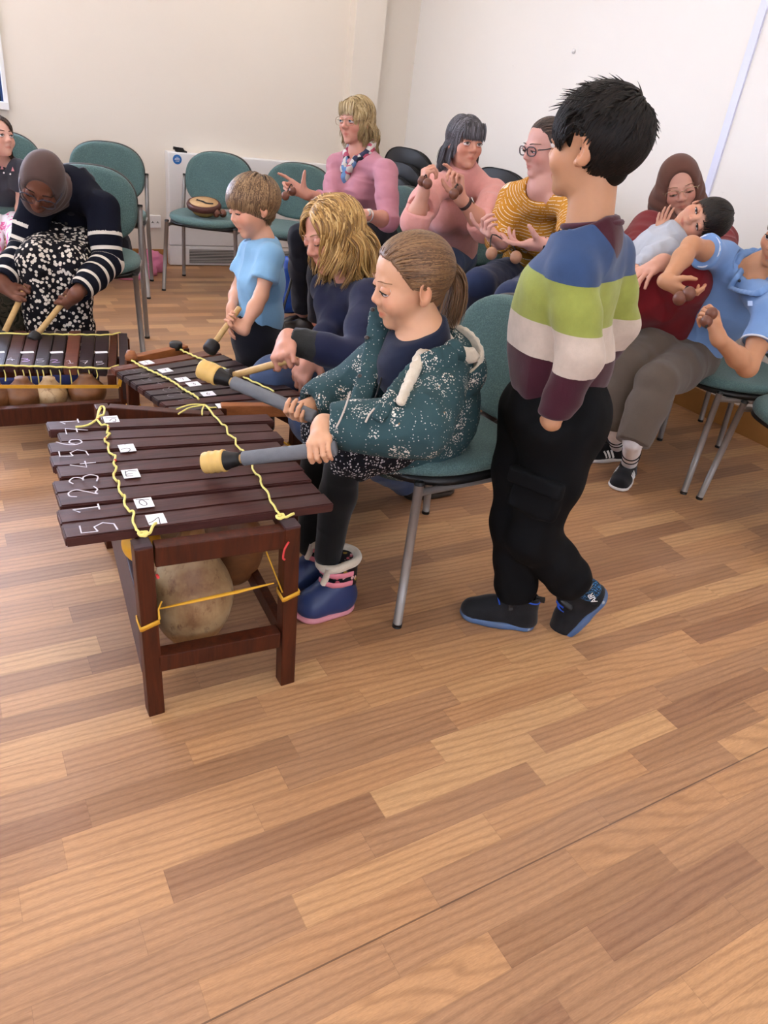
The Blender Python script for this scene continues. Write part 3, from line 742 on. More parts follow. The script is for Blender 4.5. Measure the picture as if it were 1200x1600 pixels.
# --- second balafon, between the girl and the toddler
B2 = thing('balafon', 'gourd xylophone in the middle, turned askew, struck by the toddler and the blonde woman', 'xylophone', (.68, 2.18, 0), 'gourd xylophones')
Z2 = .43
L0, R0 = pZ(171, 573, Z2), pZ(332, 545, Z2); L1, R1 = pZ(272, 644, Z2), pZ(500, 628, Z2)
for i in range(9):
    t0, t1 = i / 9 + .006, (i + 1) / 9 - .008
    mm = M['bar_red'] if i in (0,) else (M['bar'] if i in (4, 7) else M['bar_black'])
    bo = bar(B2, L0 + (L1 - L0) * t1, R0 + (R1 - R0) * t1, R0 + (R1 - R0) * t0, L0 + (L1 - L0) * t0, Z2, .02, mm)
    dp = [(170, 160), (245, 192), (305, 225), (372, 262), (440, 300), (525, 337), (565, 380), (645, 418)]
    if i < 8:
        c = pZ(160 + dp[i][0] / 5, 540 + dp[i][1] / 5, Z2 + .0005); d = nrm(R0 - L0); digit('17654321'[i], c, A(-d[1], d[0], 0), -d, .030, .048, M['chalk_faint'], bo, .0011)
    sp = {0: (345, 132), 1: (490, 194), 3: (627, 265), 4: (712, 300), 6: (825, 376), 8: (945, 468)}.get(i)
    if sp:
        c = pZ(160 + sp[0] / 5, 540 + sp[1] / 5, Z2 + .0008); d = nrm((R0 - L0) * (1 - i / 9) + (R1 - L1) * i / 9)
        so = MB().box(c, (.040, .034, .0012), np.stack([d, A(-d[1], d[0], 0), A(0, 0, 1)], 1)).build('note_sticker', M['paper'], bo)
        digit('1737326 '[i % 7], c + A(0, 0, .0008), d, A(-d[1], d[0], 0), .012, .018, M['ink'], so, .0008).name = 'ink_letter'
fl, fr, nl, nr = pZ(205, 565, .42), pZ(286, 547, .42), pZ(345, 640, .42), pZ(466, 640, .42)
MB().beam(fl, fr + (fr - fl) * .05, .03, .036, bev=.003).build('end_rail', M['frame_light'], B2)
MB().beam(nl + (nl - nr) * .0, nr, .03, .036, bev=.003).build('end_rail', M['frame_light'], B2)
for p in (fl, fr, nl, nr):
    d = 0; MB().beam(A(p[0], p[1], 0), A(p[0], p[1], .43), .036, .036, up=(0, 1, 0), bev=.003).build('leg', M['frame'], B2)
for a, b in ((fl, nl), (fr, nr)):
    MB().beam(A(a[0], a[1], .385), A(b[0], b[1], .385), .024, .04).build('bar_rail', M['frame'], B2)
    MB().beam(A(a[0], a[1], .14), A(b[0], b[1], .14), .022, .044).build('side_rail', M['frame'], B2)
z8 = lambda L: [(160 + x / 5, 540 + y / 5) for x, y in L]
cord(B2, z8([(205, 90), (235, 120), (265, 140), (300, 162), (335, 175), (370, 195), (420, 215), (450, 232), (490, 250), (520, 265), (560, 290), (590, 310), (620, 335), (650, 352), (690, 375), (720, 390), (752, 420)]), Z2 + .004, .003, .003)
cord(B2, z8([(610, 30), (640, 50), (680, 65), (720, 85), (760, 100), (860, 140), (960, 185), (1000, 205), (1090, 240), (1150, 270), (1240, 310), (1340, 360)]), Z2 + .004, .003, .003)
MB().lathe([(.0, 0), (.018, 0), (.02, .012), (.012, .03), (0, .032)], pZ(205, 562, .43)).build('peg', M['frame_light'], B2, True)
MB().lathe([(.0, 0), (.022, 0), (.022, .02), (.018, .024), (0, .024)], pZ(275, 545, .43)).build('peg', M['blackp'], B2, True)
for c in ((.62, 2.33, .22), (.72, 2.2, .2), (.66, 2.1, .19), (.77, 2.03, .18)): gourd(B2, c, .066, .19, M['gourd_brown'], (0, 0, 1), .5)
s2 = MB()
for p, zz in ((fl, .26), (nr, .30)):
    c = A(p[0], p[1], zz); s = .0192; P = [c + A(-s, -s, -.004), c + A(s, -s, .008), c + A(s, s, .012), c + A(-s, s, 0)]
    for i in range(4): s2.beam(P[i], P[(i + 1) % 4], .0022, .012, up=(0, 0, 1))
s2.tube([A(fl[0] + .02, fl[1] - .02, .26), A(.58, 2.12, .20)], .003, 6).tube([A(nr[0] - .02, nr[1], .30), A(nr[0] - .12, nr[1] + .1, .36)], .003, 6)
s2.build('strap', M['strap'], B2, True)
# --- third, low balafon at the left edge
B3 = thing('balafon', 'low gourd xylophone with a strip of blue cloth at the left edge', 'xylophone', (.25, 3.0, 0), 'gourd xylophones')
Z3 = .27
nearx = [-40, -17, 6, 29, 52, 75, 98, 121.5, 145, 168]
farx = [-23, -1, 21, 43, 64.5, 86, 107, 128, 150, 172]
for i in range(9):
    def q(x, y): return pZ(x, y, Z3)
    y0 = 571 + 7 * (nearx[i] / 168); y1 = 571 + 7 * (nearx[i + 1] / 168)
    mm = M['bar_red'] if i in (6,) else (M['bar'] if i in (2, 3) else M['bar_black'])
    bo = bar(B3, q(nearx[i] + .8, y0), q(nearx[i + 1] - 1.6, y1), q(farx[i + 1] - 1.4, 516.5), q(farx[i] + .8, 516.5), Z3, .026, mm)
    if i >= 1:
        c = pZ((nearx[i] + nearx[i + 1]) / 2 + .5, 567.5, Z3 + .0005)
        c2 = c + A(0, -.001, 0); digit('54352175'[i - 1], pZ((nearx[i] + nearx[i + 1]) / 2 - .5, y0 - 10, Z3 + .0005), A(1, 0, 0), A(0, 1, 0), .032, .034, M['chalk_lilac'] if i in (3, 5) else M['chalk'], bo, .0016)
    if i in (1, 3, 5, 8):
        c = pZ((nearx[i] + nearx[i + 1]) / 2 + 2, 550.5, Z3 + .0008); MB().box(c, (.046, .020, .0012)).build('note_sticker', M['paper'], bo)
e0, e1 = pZ(178, 519, Z3), pZ(174, 584, Z3)
MB().beam(A(e1[0], e1[1], .245), A(e0[0], e0[1], .245), .03, .04, bev=.003).build('end_rail', M['frame'], B3)
b0, b1 = pZ(192, 522, Z3 + .01), pZ(195, 590, Z3 + .01)
MB().beam(A(b1[0], b1[1], .24), A(b0[0], b0[1], .24), .034, .09, bev=.003).build('end_board', M['bar_black'], B3)
for p in (A(b1[0], b1[1] + .02, 0), A(b0[0], b0[1] - .02, 0), A(-.55, b1[1] + .02, 0), A(-.55, b0[1] - .02, 0)):
    MB().beam(p, p + A(0, 0, .27), .036, .036, up=(0, 1, 0), bev=.003).build('leg', M['frame'], B3)
yn = b1[1]
MB().beam(A(-.55, yn + .05, .155), A(b1[0], yn + .02, .155), .03, .065, bev=.003).build('side_rail', M['frame'], B3)
MB().beam(A(-.55, b0[1] - .02, .155), A(b0[0], b0[1] - .02, .155), .03, .065, bev=.003).build('side_rail', M['frame'], B3)
yc = pZ(90, 576, Z3)[1] + .012
nx = 60; V = []; F = []
for j in range(5):
    for i in range(nx): x = -.55 + (.47 + .55) * i / (nx - 1); V.append((x, yc + .004 * math.sin(i * 1.3 + j * .4), .242 - j * .011))
for j in range(4):
    for i in range(nx - 1): F.append((j * nx + i, j * nx + i + 1, (j + 1) * nx + i + 1, (j + 1) * nx + i))
co = mesh_obj('cloth', V, F, M['bluecloth'], B3); md = co.modifiers.new('thickness', 'SOLIDIFY'); md.thickness = .003
for px, r in ((-10, .05), (33, .062), (76, .060), (134, .068)):
    c = pY(px, 588, yn + .12); gourd(B3, (c[0], yn + .12, .135), r, .12, M['gourd_brown'] if px != 76 else M['gourd'], (0, 0, 1), .35)
cord(B3, [(-30, 571), (6, 571), (29, 572), (52, 572.5), (75, 573), (98, 574), (121, 574.5), (145, 575), (168, 576), (185, 571)], Z3 + .004, .0035, .002)
cord(B3, [(-30, 521), (0, 521), (43, 522), (64, 522), (86, 522.5), (107, 523), (128, 523), (150, 523.5), (172, 523), (188, 520)], Z3 + .004, .0035, .002)
for px in (6, 22, 35, 45, 57, 66, 78, 92, 108, 121, 138, 150):
    p = pZ(px, 577, Z3); p[1] -= .006; MB().tube(spline([p, p + A(.002, -.004, -.02), p + A(.004 * math.sin(px), -.008, -.05 - .02 * math.sin(px * 2))], 8), .0022, 6).build('cord_tail', M['cord'], B3, True)
MB().beam(pY(-20, 604, yn - .004), pY(186, 604, yn - .004), .002, .012, up=(0, 0, 1)).beam(pY(186, 604, yn - .004), pY(190, 585, yn - .004), .002, .012, up=(1, 0, 0)).build('strap', M['strap'], B3)
# ------------------------------------------------------------------ people: shared anatomy
def mat_skin(name, c, rough=.5):
    g = G(name); o = g.obj(); c = lin(c)
    n = g.noise(o, 35, 3, .6); base = g.mix(n.outputs[0], tuple(x * .93 for x in c), tuple(min(1, x * 1.06) for x in c))
    col = g.mix(1.0, base, g.attr('tint', 'Color'), 'MULTIPLY')
    g.b.inputs['Subsurface Weight'].default_value = .12; g.b.inputs['Subsurface Radius'].default_value = (.9, .35, .2); g.b.inputs['Subsurface Scale'].default_value = .008
    g.bump(g.noise(o, 420, 2).outputs[0], .08, .001)
    return g.done(col, rough, .35)
def mat_hair(name, c0, c1, c2, rough=.42, spec=.3):
    g = G(name); o = g.obj(); r = g.attr('rnd'); n = g.noise(g.scale(o, (30, 30, 8)), 1, 2)
    t = g.math('ADD', g.math('MULTIPLY', r, .75), g.math('MULTIPLY', n.outputs[0], .3))
    return g.done(g.ramp(t, [(.1, lin(c0)), (.5, lin(c1)), (.95, lin(c2))]), rough, spec)
def mat_cloth(name, c, var=.08, rough=.85, weave=900, bump=.25, fuzz=0.15, big=20):
    g = G(name); o = g.obj(); c = lin(c); n = g.noise(o, big, 4, .6)
    col = g.mix(n.outputs[0], tuple(x * (1 - var) for x in c), tuple(min(1, x * (1 + var)) for x in c))
    g.bump(g.noise(o, weave, 2).outputs[0], bump, .0015); g.b.inputs['Sheen Weight'].default_value = fuzz
    return g.done(col, rough, .12)
M['eyewhite'] = plain('eye_white', '#d8d2cd', .25, .5, var=.01)
M['pupil'] = plain('pupil_black', '#0c0a0a', .2, .6)
def mirror(x): return A(-x[0], x[1], x[2])
class Head:
    def __init__(s, c, fwd, up, H, kid=0.0):
        s.c = np.asarray(c, float); y = nrm(fwd); x = nrm(np.cross(y, up)); z = np.cross(x, y); s.R = np.stack([x, y, z], 1); s.H = H; s.kid = kid
    def w(s, *p): return s.c + s.R @ (np.array(p, float) * s.H)
    def l(s, P): return ((np.asarray(P) - s.c) @ s.R) / s.H
    def prims(s, f, ears=True, mouth=0.0, nose=1.0, smile=0.0, cheek=0.0, eo=0.0):
        H, R, k = s.H, s.R, s.kid
        def E(c, r, kk, op='+', Rl=None): f.ell(s.w(*c), np.array(r) * H, R if Rl is None else R @ Rl, kk * H, op)
        def Cn(a, b, ra, rb, kk, op='+'): f.cone(s.w(*a), s.w(*b), ra * H, rb * H, kk * H, op)
        E((0, -.07, .12 + .01 * k), (.330 + .035 * k, .41 + .025 * k, .375), .02)
        E((0, .09, -.13), (.265 + .02 * k, .265 + .02 * k, .33 - .02 * k), .08)
        E((0, .12, -.31 + .01 * k), (.205 + .01 * k, .215, .165), .07)
        E((0, .275 - .02 * k, -.425 + .01 * k), (.095, .075, .068), .07)
        for sx in (-1, 1):
            E((sx * .175, .215 + .02 * k, -.13 - .03 * k), (.10 + .02 * k + cheek, .115 + cheek, .115 + .02 * k), .08)
            E((sx * .15, .425, -.005), (.090, .085, .052), .05, '-')
            if ears:
                t = rotz(-sx * (.35 + eo * 6))
                E((sx * (.335 + .03 * k + eo), -.055 - eo, -.045), (.034, .085, .135), .025, '+', t)
                E((sx * (.366 + .03 * k + eo), -.035, -.030), (.028, .050, .085), .02, '-', t)
                E((sx * (.330 + .03 * k), -.025, -.145), (.030, .045, .045), .02)
        Cn((-.15, .315, .055), (.15, .315, .055), .045 - .012 * k, .045 - .012 * k, .07)
        Cn((0, .335, .015), (0, .405 + .012 * nose - .012 * k, -.125 + .01 * k), .034, .050 - .004 * k, .035)
        for sx in (-1, 1): E((sx * .050, .375, -.150), (.036, .048, .034), .025)
        Cn((-.014, .36, -.19), (.014, .36, -.24), .03, .03, .05)
        sm = smile
        for a, b in ((-1, 0), (0, 1)):
            Cn((a * .105, .30 + .050 * (a == 0), -.268 + .025 * sm * abs(a)), (b * .105, .30 + .050 * (b == 0), -.268 + .025 * sm * abs(b)), .030 if a == 0 else .018, .030 if b == 0 else .018, .02)
            Cn((a * .090, .30 + .045 * (a == 0), -.308 - .5 * mouth + .030 * sm * abs(a)), (b * .090, .30 + .045 * (b == 0), -.308 - .5 * mouth + .030 * sm * abs(b)), .034 if a == 0 else .02, .034 if b == 0 else .02, .02)
            Cn((a * .115, .335 + .055 * (a == 0), -.287 - .25 * mouth + .034 * sm * abs(a)), (b * .115, .335 + .055 * (b == 0), -.287 - .25 * mouth + .034 * sm * abs(b)), .011 + mouth * (a == 0), .011 + mouth * (b == 0), .012, '-')
    def tint(s, V, lip=(.80, .52, .52), blush=(1.0, .89, .87), darken=(1, 1, 1)):
        L = s.l(V); T = np.ones((len(V), 3))
        def blob(c, r): return np.exp(-(((L - np.array(c)) / np.array(r)) ** 2).sum(1))
        bl = np.clip(blob((-.19, .28, -.14), (.11, .2, .1)) + blob((.19, .28, -.14), (.11, .2, .1)) + .7 * blob((0, .43, -.13), (.06, .06, .06)), 0, 1)
        T *= 1 - bl[:, None] * (1 - np.array(blush))
        er = np.clip(blob((.37, -.05, -.05), (.06, .12, .16)) + blob((-.37, -.05, -.05), (.06, .12, .16)), 0, 1); T *= 1 - er[:, None] * (1 - np.array((1, .86, .83)))
        q = np.clip(1.6 - 1.6 * np.maximum(np.abs(L[:, 0]) / .115, np.abs(L[:, 2] + .288) / (.040 * (1.15 - np.abs(L[:, 0]) / .13))), 0, 1) * (L[:, 1] > .26)
        T *= 1 - q[:, None] * (1 - np.array(lip))
        return T
    def front(s, LV, x, z, r=.035):
        m = (np.abs(LV[:, 0] - x) < r) & (np.abs(LV[:, 2] - z) < r) & (LV[:, 1] > 0)
        return LV[m, 1].max() if m.any() else .33
    def face(s, root, body, V, skinm, browm, iris='#5a4632', lid=.35, gaze=(0, 1, 0), brow=1.0, lash=True, lashm=None):
        """eyes with lids, lashes and eyebrows, fitted to the finished skin"""
        LV = s.l(V); LV = LV[(np.abs(LV) < .6).all(1)]
        im = plain('iris_' + iris[1:], iris, .25, .6, var=.1)
        for sx in (-1, 1):
            ex, ez, r = sx * .143, -.008, .072
            y = s.front(LV, ex, ez) - r + .022
            g = nrm(np.array(gaze, float)); Rg = frame_z(s.R @ g, s.R[:, 2])
            c = s.w(ex, y, ez)
            def cap(a0, a1, rr, n=10, seg=20):
                prof = [(rr * math.sin(a), rr * math.cos(a)) for a in np.linspace(a0, a1, n)]
                return prof
            prof = [(max(q, 1e-4), z) for q, z in cap(0.0, PI, r * s.H, 14)]
            eye = MB().lathe(prof, c, Rg, 20, False).build('eye', M['eyewhite'], root, True)
            MB().lathe([(max(q, 1e-5), z) for q, z in cap(0, .46, r * s.H * 1.012, 5)], c, Rg, 18, False).build('iris', im, eye, True)
            MB().lathe([(max(q, 1e-5), z) for q, z in cap(0, .2, r * s.H * 1.02, 4)], c, Rg, 14, False).build('pupil', M['pupil'], eye, True)
            # upper lid: a shell over the upper part of the eyeball, ending on the lash line
            def shell(e0, e1, rr, n=8, m=18):
                P = []; F = []
                for i in range(n):
                    for j in range(m):
                        az = -1.75 + 3.5 * j / (m - 1); e = e0(az) + (e1 - e0(az)) * i / (n - 1)
                        P.append(c + s.R @ (np.array([math.sin(az) * math.cos(e), math.cos(az) * math.cos(e), math.sin(e)]) * rr * s.H))
                for i in range(n - 1):
                    for j in range(m - 1): F.append((i * m + j, i * m + j + 1, (i + 1) * m + j + 1, (i + 1) * m + j))
                return P, F
            top = .95 - 1.55 * lid
            e0 = lambda az: top - .30 * abs(az) ** 1.6 * (1 if lid < .75 else -.15)
            P, F = shell(e0, 1.5, r * 1.07); b = MB().add(P, F)
            P2, F2 = shell(lambda az: -1.5, -.62 + .0, r * 1.06); b.add(P2, [q[::-1] for q in F2])
            lo = b.build('eyelid', skinm, eye, True, attrs={'tint': np.tile([.95, .84, .82], (len(P) + len(P2), 1))})
            if lash:
                L = [c + s.R @ (np.array([math.sin(az) * math.cos(e0(az)), math.cos(az) * math.cos(e0(az)), math.sin(e0(az)) - .05]) * r * 1.11 * s.H) for az in np.linspace(-1.15, 1.15, 12)]
                MB().tube(L, .0062 * s.H + .0004, 6).build('eyelash', lashm or browm, eye, True)
            if brow:
                B = []
                for t in np.linspace(0, 1, 9):
                    x = sx * (.062 + .185 * t); z = .085 + .035 * math.sin(t * 2.1) - .03 * t; B.append(s.w(x, s.front(LV, x, z, .03) + .004, z))
                MB().tube(B, [.011 * s.H * brow * (1 - .55 * abs(t - .35)) for t in np.linspace(0, 1, 9)], 6, flat=.9).build('eyebrow', browm, root, True)
    def glasses(s, root, V, m, lens=None, w=.135, h=.105, thick=.0011, rimless=False, drop=0.0, y=None):
        LV = s.l(V); LV = LV[(np.abs(LV) < .6).all(1)]
        y = (s.front(LV, .0, -.02, .03) - .015) if y is None else y
        gl = None; lm = lens or M['lens']
        rims = []
        b = MB()
        for sx in (-1, 1):
            P = []
            for k in range(28):
                t = 2 * PI * k / 28; c, si = math.cos(t), math.sin(t)
                px = sx * .158 + w * math.copysign(abs(c) ** .75, c); pz = -.025 - drop + h * math.copysign(abs(si) ** .75, si)
                P.append(s.w(px, y - .35 * max(0, abs(px) - .08) ** 1.6, pz))
            rims.append(P)
            if rimless: b.tube(P[0:15], thick, 6)
            else: b.tube(P, thick, 6, closed=True)
            b.tube(spline([s.w(sx * (.158 + w), y - .07, -.0 - drop), s.w(sx * .345, .18, .0), s.w(sx * .355, -.02, .01), s.w(sx * .345, -.09, -.05)], 12), thick, 6)
        b.tube(spline([s.w(-.03, y + .0, .0 - drop), s.w(0, y + .02, .015 - drop), s.w(.03, y, .0 - drop)], 7), thick, 6)
        gl = b.build('glasses', m, root, True)
        for P in rims: mesh_obj('lens', P, [tuple(range(28))], lm, gl, False)
        return gl
g = G('spectacle_lens'); g.b.inputs['Transmission Weight'].default_value = 1.0; g.b.inputs['IOR'].default_value = 1.02; g.b.inputs['Alpha'].default_value = .35
M['lens'] = g.done((.95, .95, .97), .03, .6)
def hand(f, wrist, d, n, side, L=.18, curls=((20, 25, 15),) * 4, thumb=None, spread=6.0, k=.006):
    """side 'L'/'R'; d wrist->knuckles, n back of hand. Returns points of interest"""
    d = nrm(d); n = nrm(n - d * (n @ d)); s = np.cross(d, n) * (1 if side == 'L' else -1); q = L / .18; W = np.asarray(wrist, float)
    off = (.029, .0095, -.010, -.028); pl = (.092, .096, .091, .082)
    ln = ((.042, .025, .020), (.046, .029, .021), (.042, .027, .021), (.033, .020, .018)); tips = []
    f.cone(W - d * .01 * q, W + d * .055 * q, .023 * q, .024 * q, .012)
    for i in range(4):
        kn = W + (d * pl[i] + s * off[i]) * q
        f.cone(W + (d * .02 + s * off[i] * .5) * q, kn - n * .002 * q, .0155 * q, .0118 * q, .010 * q)
        sp = math.radians(spread) * (1.5 - i) / 1.5 * (1 if i != 9 else 1); dd = d * math.cos(sp) + s * math.sin(sp); a = 0; p = kn
        rr = (.0094, .0086, .0078, .0066) if i < 3 else (.0082, .0075, .0068, .006)
        for j in range(3):
            a += math.radians(curls[i][j]); v = dd * math.cos(a) - n * math.sin(a); e = p + v * ln[i][j] * q
            f.cone(p, e, rr[j] * q, rr[j + 1] * q, k * q * .7); p = e
        tips.append((p, v, n))
    t1, t2, t3 = thumb or ((.55, .75, -.35), (.85, .35, -.40), (.95, .05, -.35))
    b = W + (d * .018 + s * .016 - n * .006) * q
    vv = [nrm(d * t[0] + s * t[1] + n * t[2]) for t in (t1, t2, t3)]
    p1 = b + vv[0] * .044 * q; p2 = p1 + vv[1] * .031 * q; p3 = p2 + vv[2] * .024 * q
    f.cone(b, p1, .018 * q, .0125 * q, .012 * q); f.cone(p1, p2, .0118 * q, .0102 * q, .004 * q); f.cone(p2, p3, .0102 * q, .0075 * q, .004 * q)
    tips.append((p3, vv[2], n))
    return tips
def grip(f, side, g, axis, fore, L=.18, r=.012, thumb=None, tight=1.0, knuck=0.0):
    """hand closed round a stick through g; axis points to the far end of the stick; returns the wrist"""
    s = nrm(axis); d = nrm(np.asarray(fore) - s * (np.asarray(fore) @ s)); n = np.cross(d, s) if side == 'R' else np.cross(s, d); q = L / .18; g = np.asarray(g, float)
    W = g - d * .086 * q + n * (r + .010 * q); off = (.030, .0100, -.0100, -.029); pl = (.088, .092, .088, .079)
    ln = ((.042, .026, .021), (.046, .030, .022), (.042, .028, .022), (.034, .022, .019))
    at = lambda so, ph, rho: g + s * so + (d * math.cos(ph) + n * math.sin(ph)) * rho
    f.cone(W - d * .01 * q, W + d * .05 * q, .023 * q, .024 * q, .012)
    for i in range(4):
        fr = (.0090 if i < 3 else .0079) * q; Rg = r + fr * .92; kn = W + (d * pl[i] + s * off[i]) * q
        f.cone(W + (d * .02 + s * off[i] * .55) * q, kn - n * .001, .0155 * q, .0120 * q, .010 * q)
        ph = math.atan2((kn - g) @ n, (kn - g) @ d); p = kn; so = off[i] * q; rr = (fr * 1.05, fr * .98, fr * .9, fr * .78)
        for k in range(3):
            c = ln[i][k] * q; ph -= 2 * math.asin(min(c / (2 * (Rg + (.004 * q if k == 0 else 0))), .98)) * (1.0 if k else 1.05); so += (.0015 if i < 2 else -.0005) * q
            e = at(so, ph, Rg); f.cone(p, e, rr[k], rr[k + 1], .0035 * q); p = e
    Rg = r + .0095 * q; b = W + (d * .020 + s * .018 - n * .004) * q
    t1, t2, t3 = at(.034 * q, math.radians(172), Rg + .004 * q), at(.044 * q, math.radians(222), Rg), at(.047 * q, math.radians(268), Rg)
    if thumb == 'along': t1, t2, t3 = at(.045 * q, math.radians(150), Rg + .004 * q), at(.074 * q, math.radians(140), Rg), at(.096 * q, math.radians(135), Rg - .001)
    f.cone(b, t1, .018 * q, .0125 * q, .012 * q); f.cone(t1, t2, .0120 * q, .0105 * q, .004 * q); f.cone(t2, t3, .0105 * q, .0078 * q, .004 * q)
    return W
def band(root, name, c, d, r, w, t, m):
    """flat strap round a limb of direction d"""
    return MB().lathe([(r, -w / 2), (r + t, -w / 2), (r + t, w / 2), (r, w / 2), (r, -w / 2)], c, frame_z(d), 26, False).build(name, m, root, True)
def locks(name, paths, width, m, root, flat=.35, seg=5, taper=.85, rnd=None, cap=None, rng=None, centre=None, capm=None):
    """paths (N, K, 3): one tapered lock per path, all of it one head of hair"""
    N, K, _ = paths.shape
    width = np.broadcast_to(np.asarray(width, float), (N,))
    T = np.gradient(paths, axis=1); T /= np.maximum(np.linalg.norm(T, axis=2, keepdims=True), 1e-9)
    out = paths - np.asarray(centre); out = out / np.maximum(np.linalg.norm(out, axis=2, keepdims=True), 1e-9)
    B = out - T * (out * T).sum(2, keepdims=True); B /= np.maximum(np.linalg.norm(B, axis=2, keepdims=True), 1e-6)
    S = np.cross(T, B)
    u = np.linspace(0, 1, K); prof = np.clip(1 - taper * u ** 2.2, .02, 1) * np.clip(.35 + u * 6, 0, 1)
    an = 2 * PI * np.arange(seg) / seg
    ring = (np.cos(an)[None, None, :, None] * S[:, :, None, :] + flat * np.sin(an)[None, None, :, None] * B[:, :, None, :])
    V = paths[:, :, None, :] + ring * (width[:, None] * prof[None, :])[:, :, None, None]
    idx = np.arange(N * K * seg).reshape(N, K, seg); a = idx[:, :-1]; b = idx[:, 1:]
    F = np.stack([a, np.roll(a, -1, 2), np.roll(b, -1, 2), b], -1).reshape(-1, 4)[:, ::-1]
    V = V.reshape(-1, 3); r = np.repeat(rnd if rnd is not None else rng.random(N), K * seg)
    if cap is not None:
        cv, cq = cap; F = np.concatenate([F, cq + len(V)]); V = np.concatenate([V, cv]); r = np.concatenate([r, np.full(len(cv), .45)])
    return mesh_obj(name, V, F, m, root, attrs={'rnd': r})
def scalp(hd, n, zfun, rng, grow=1.0):
    """random scalp points in head coordinates and their outward normals"""
    k = hd.kid; c = A(0, -.07, .12 + .01 * k); r = A(.330 + .035 * k, .41 + .025 * k, .375) * grow
    P = []
    while len(P) < n:
        v = rng.normal(size=(n * 3, 3)); v /= np.linalg.norm(v, axis=1)[:, None]; q = c + v * r
        ph = np.degrees(np.abs(np.arctan2(q[:, 0], q[:, 1]))); q = q[q[:, 2] > zfun(ph)]; P += list(q)
    P = np.array(P[:n]); N = (P - c) / r ** 2; N /= np.linalg.norm(N, axis=1)[:, None]
    return P, N
def hairline(front=.30, temple=.16, ear=-.02, back=-.30, nape_at=125):
    return lambda ph: np.interp(ph, [0, 35, 62, 78, 100, nape_at, 180], [front, front - .02, temple, ear, ear - .02, back, back])
def comb(hd, P, N, steps, dl, flow, grav, stiff=.75, lift=.25, rng=None, curl=0.0, push=1.02, extra=None, jit=.08, hug=None, hz=-.12):
    """grow strands over the head; flow(P)->direction in head coordinates, grav = world pull in head coordinates"""
    k = hd.kid; c = A(0, -.07, .12 + .01 * k); r = A(.330 + .035 * k, .41 + .025 * k, .375)
    D = flow(P) ; D = D - N * (D * N).sum(1, keepdims=True); D /= np.maximum(np.linalg.norm(D, axis=1, keepdims=True), 1e-6)
    D = D + N * lift; D /= np.linalg.norm(D, axis=1, keepdims=True); out = [P.copy()]; p = P.copy()
    dl = np.broadcast_to(np.asarray(dl, float), (len(P),)); ph = rng.random(len(P)) * 6.28; J = rng.normal(size=(len(P), 3)) * jit
    for i in range(steps):
        tgt = flow(p) * 1.0; t = i / steps
        tgt = tgt * (1 - grav[1](t)) + np.asarray(grav[0]) * grav[1](t) + J
        if curl: tgt = tgt + curl * np.stack([np.sin(ph + i * .9), np.cos(ph * 1.3 + i * .8), 0 * ph], 1)
        D = D * stiff + tgt * (1 - stiff); D /= np.maximum(np.linalg.norm(D, axis=1, keepdims=True), 1e-6)
        p = p + D * dl[:, None]
        for cc, rr in [(c, r * push)] + [(np.asarray(a), np.asarray(b)) for a, b in (extra or [])]:
            q = (p - cc) / rr; m = np.linalg.norm(q, axis=1); ins = m < 1
            if ins.any(): p[ins] = cc + q[ins] / m[ins][:, None] * rr
        if hug:
            q = (p - c) / r; m = np.linalg.norm(q, axis=1); sel = (m > hug) & (p[:, 2] > hz); p[sel] = c + q[sel] / m[sel][:, None] * r * hug
        d = p - out[-1]; d /= np.maximum(np.linalg.norm(d, axis=1, keepdims=True), 1e-6); D = .4 * D + .6 * d
        out.append(p.copy())
    return np.stack(out, 1)
def fit_len(P, L, zlim, smin=.03):
    """shorten strands so that their tips stay above zlim(angle)"""
    ph = np.degrees(np.abs(np.arctan2(P[:, 0], P[:, 1])))
    return np.clip(np.minimum(L, (P[:, 2] - zlim(ph)) * 1.25), smin, None)
def interp(*kv):
    a = np.array(kv, float).reshape(-1, 2); return lambda ph: np.interp(ph, a[:, 0], a[:, 1])
def to_world(hd, P): return hd.c + (P * hd.H) @ hd.R.T
def hair_cap(hd, vox, zf, grow=1.03, cuts=(), back=-.30):
    f = Field(vox); k = hd.kid
    f.ell(hd.w(0, -.07, .12 + .01 * k), np.array([.330 + .035 * k, .41 + .025 * k, .375]) * hd.H * grow, hd.R, .01)
    f.cone(hd.w(0, -.26, -.05), hd.w(0, -.24, back + .12), .2 * hd.H, .16 * hd.H, .05 * hd.H)
    for c, r in cuts: f.ell(hd.w(*c), np.array(r) * hd.H, hd.R, .02 * hd.H, '-')
    def fn(X, Y, Z):
        px, py, pz = X - hd.c[0], Y - hd.c[1], Z - hd.c[2]; R = hd.R
        x, y, z = [(px * R[0, i] + py * R[1, i] + pz * R[2, i]) / hd.H for i in range(3)]
        return ((zf(np.degrees(np.abs(np.arctan2(x, y)))) - z) * hd.H * .8).astype(f32)
    fn.rad = 9.0; fn.p = hd.c
    f._add(fn, hd.c - 9, hd.c + 9, .03 * hd.H, 'cut')
    return f.surface(1)
def skin_obj(root, f, hd, m, smooth=1, lip=(.80, .52, .52), blush=(1.0, .86, .84), name='body', clip=None):
    V, Q = f.surface(smooth, clip); T = hd.tint(V, lip, blush) if hd is not None else np.ones((len(V), 3))
    o = mesh_obj(name, V, Q, m, root, attrs={'tint': T}); return o, V
def cloth_obj(root, name, f, m, amp=.004, scale=14.0, seed=1, stretch=(1, 1, 1), smooth=1, attr=None, clip=None, mi=None):
    V, Q = f.surface(smooth, clip)
    V0 = V
    if amp: V = folds(V, Q, amp, scale, seed, stretch)
    at = {k: fn(V0) for k, fn in (attr or {}).items()}
    o = mesh_obj(name, V, Q, m, root, attrs=at); LAST['V'] = V; return o
LAST = {}
def lerp(a, b, t): return np.asarray(a, float) * (1 - t) + np.asarray(b, float) * t
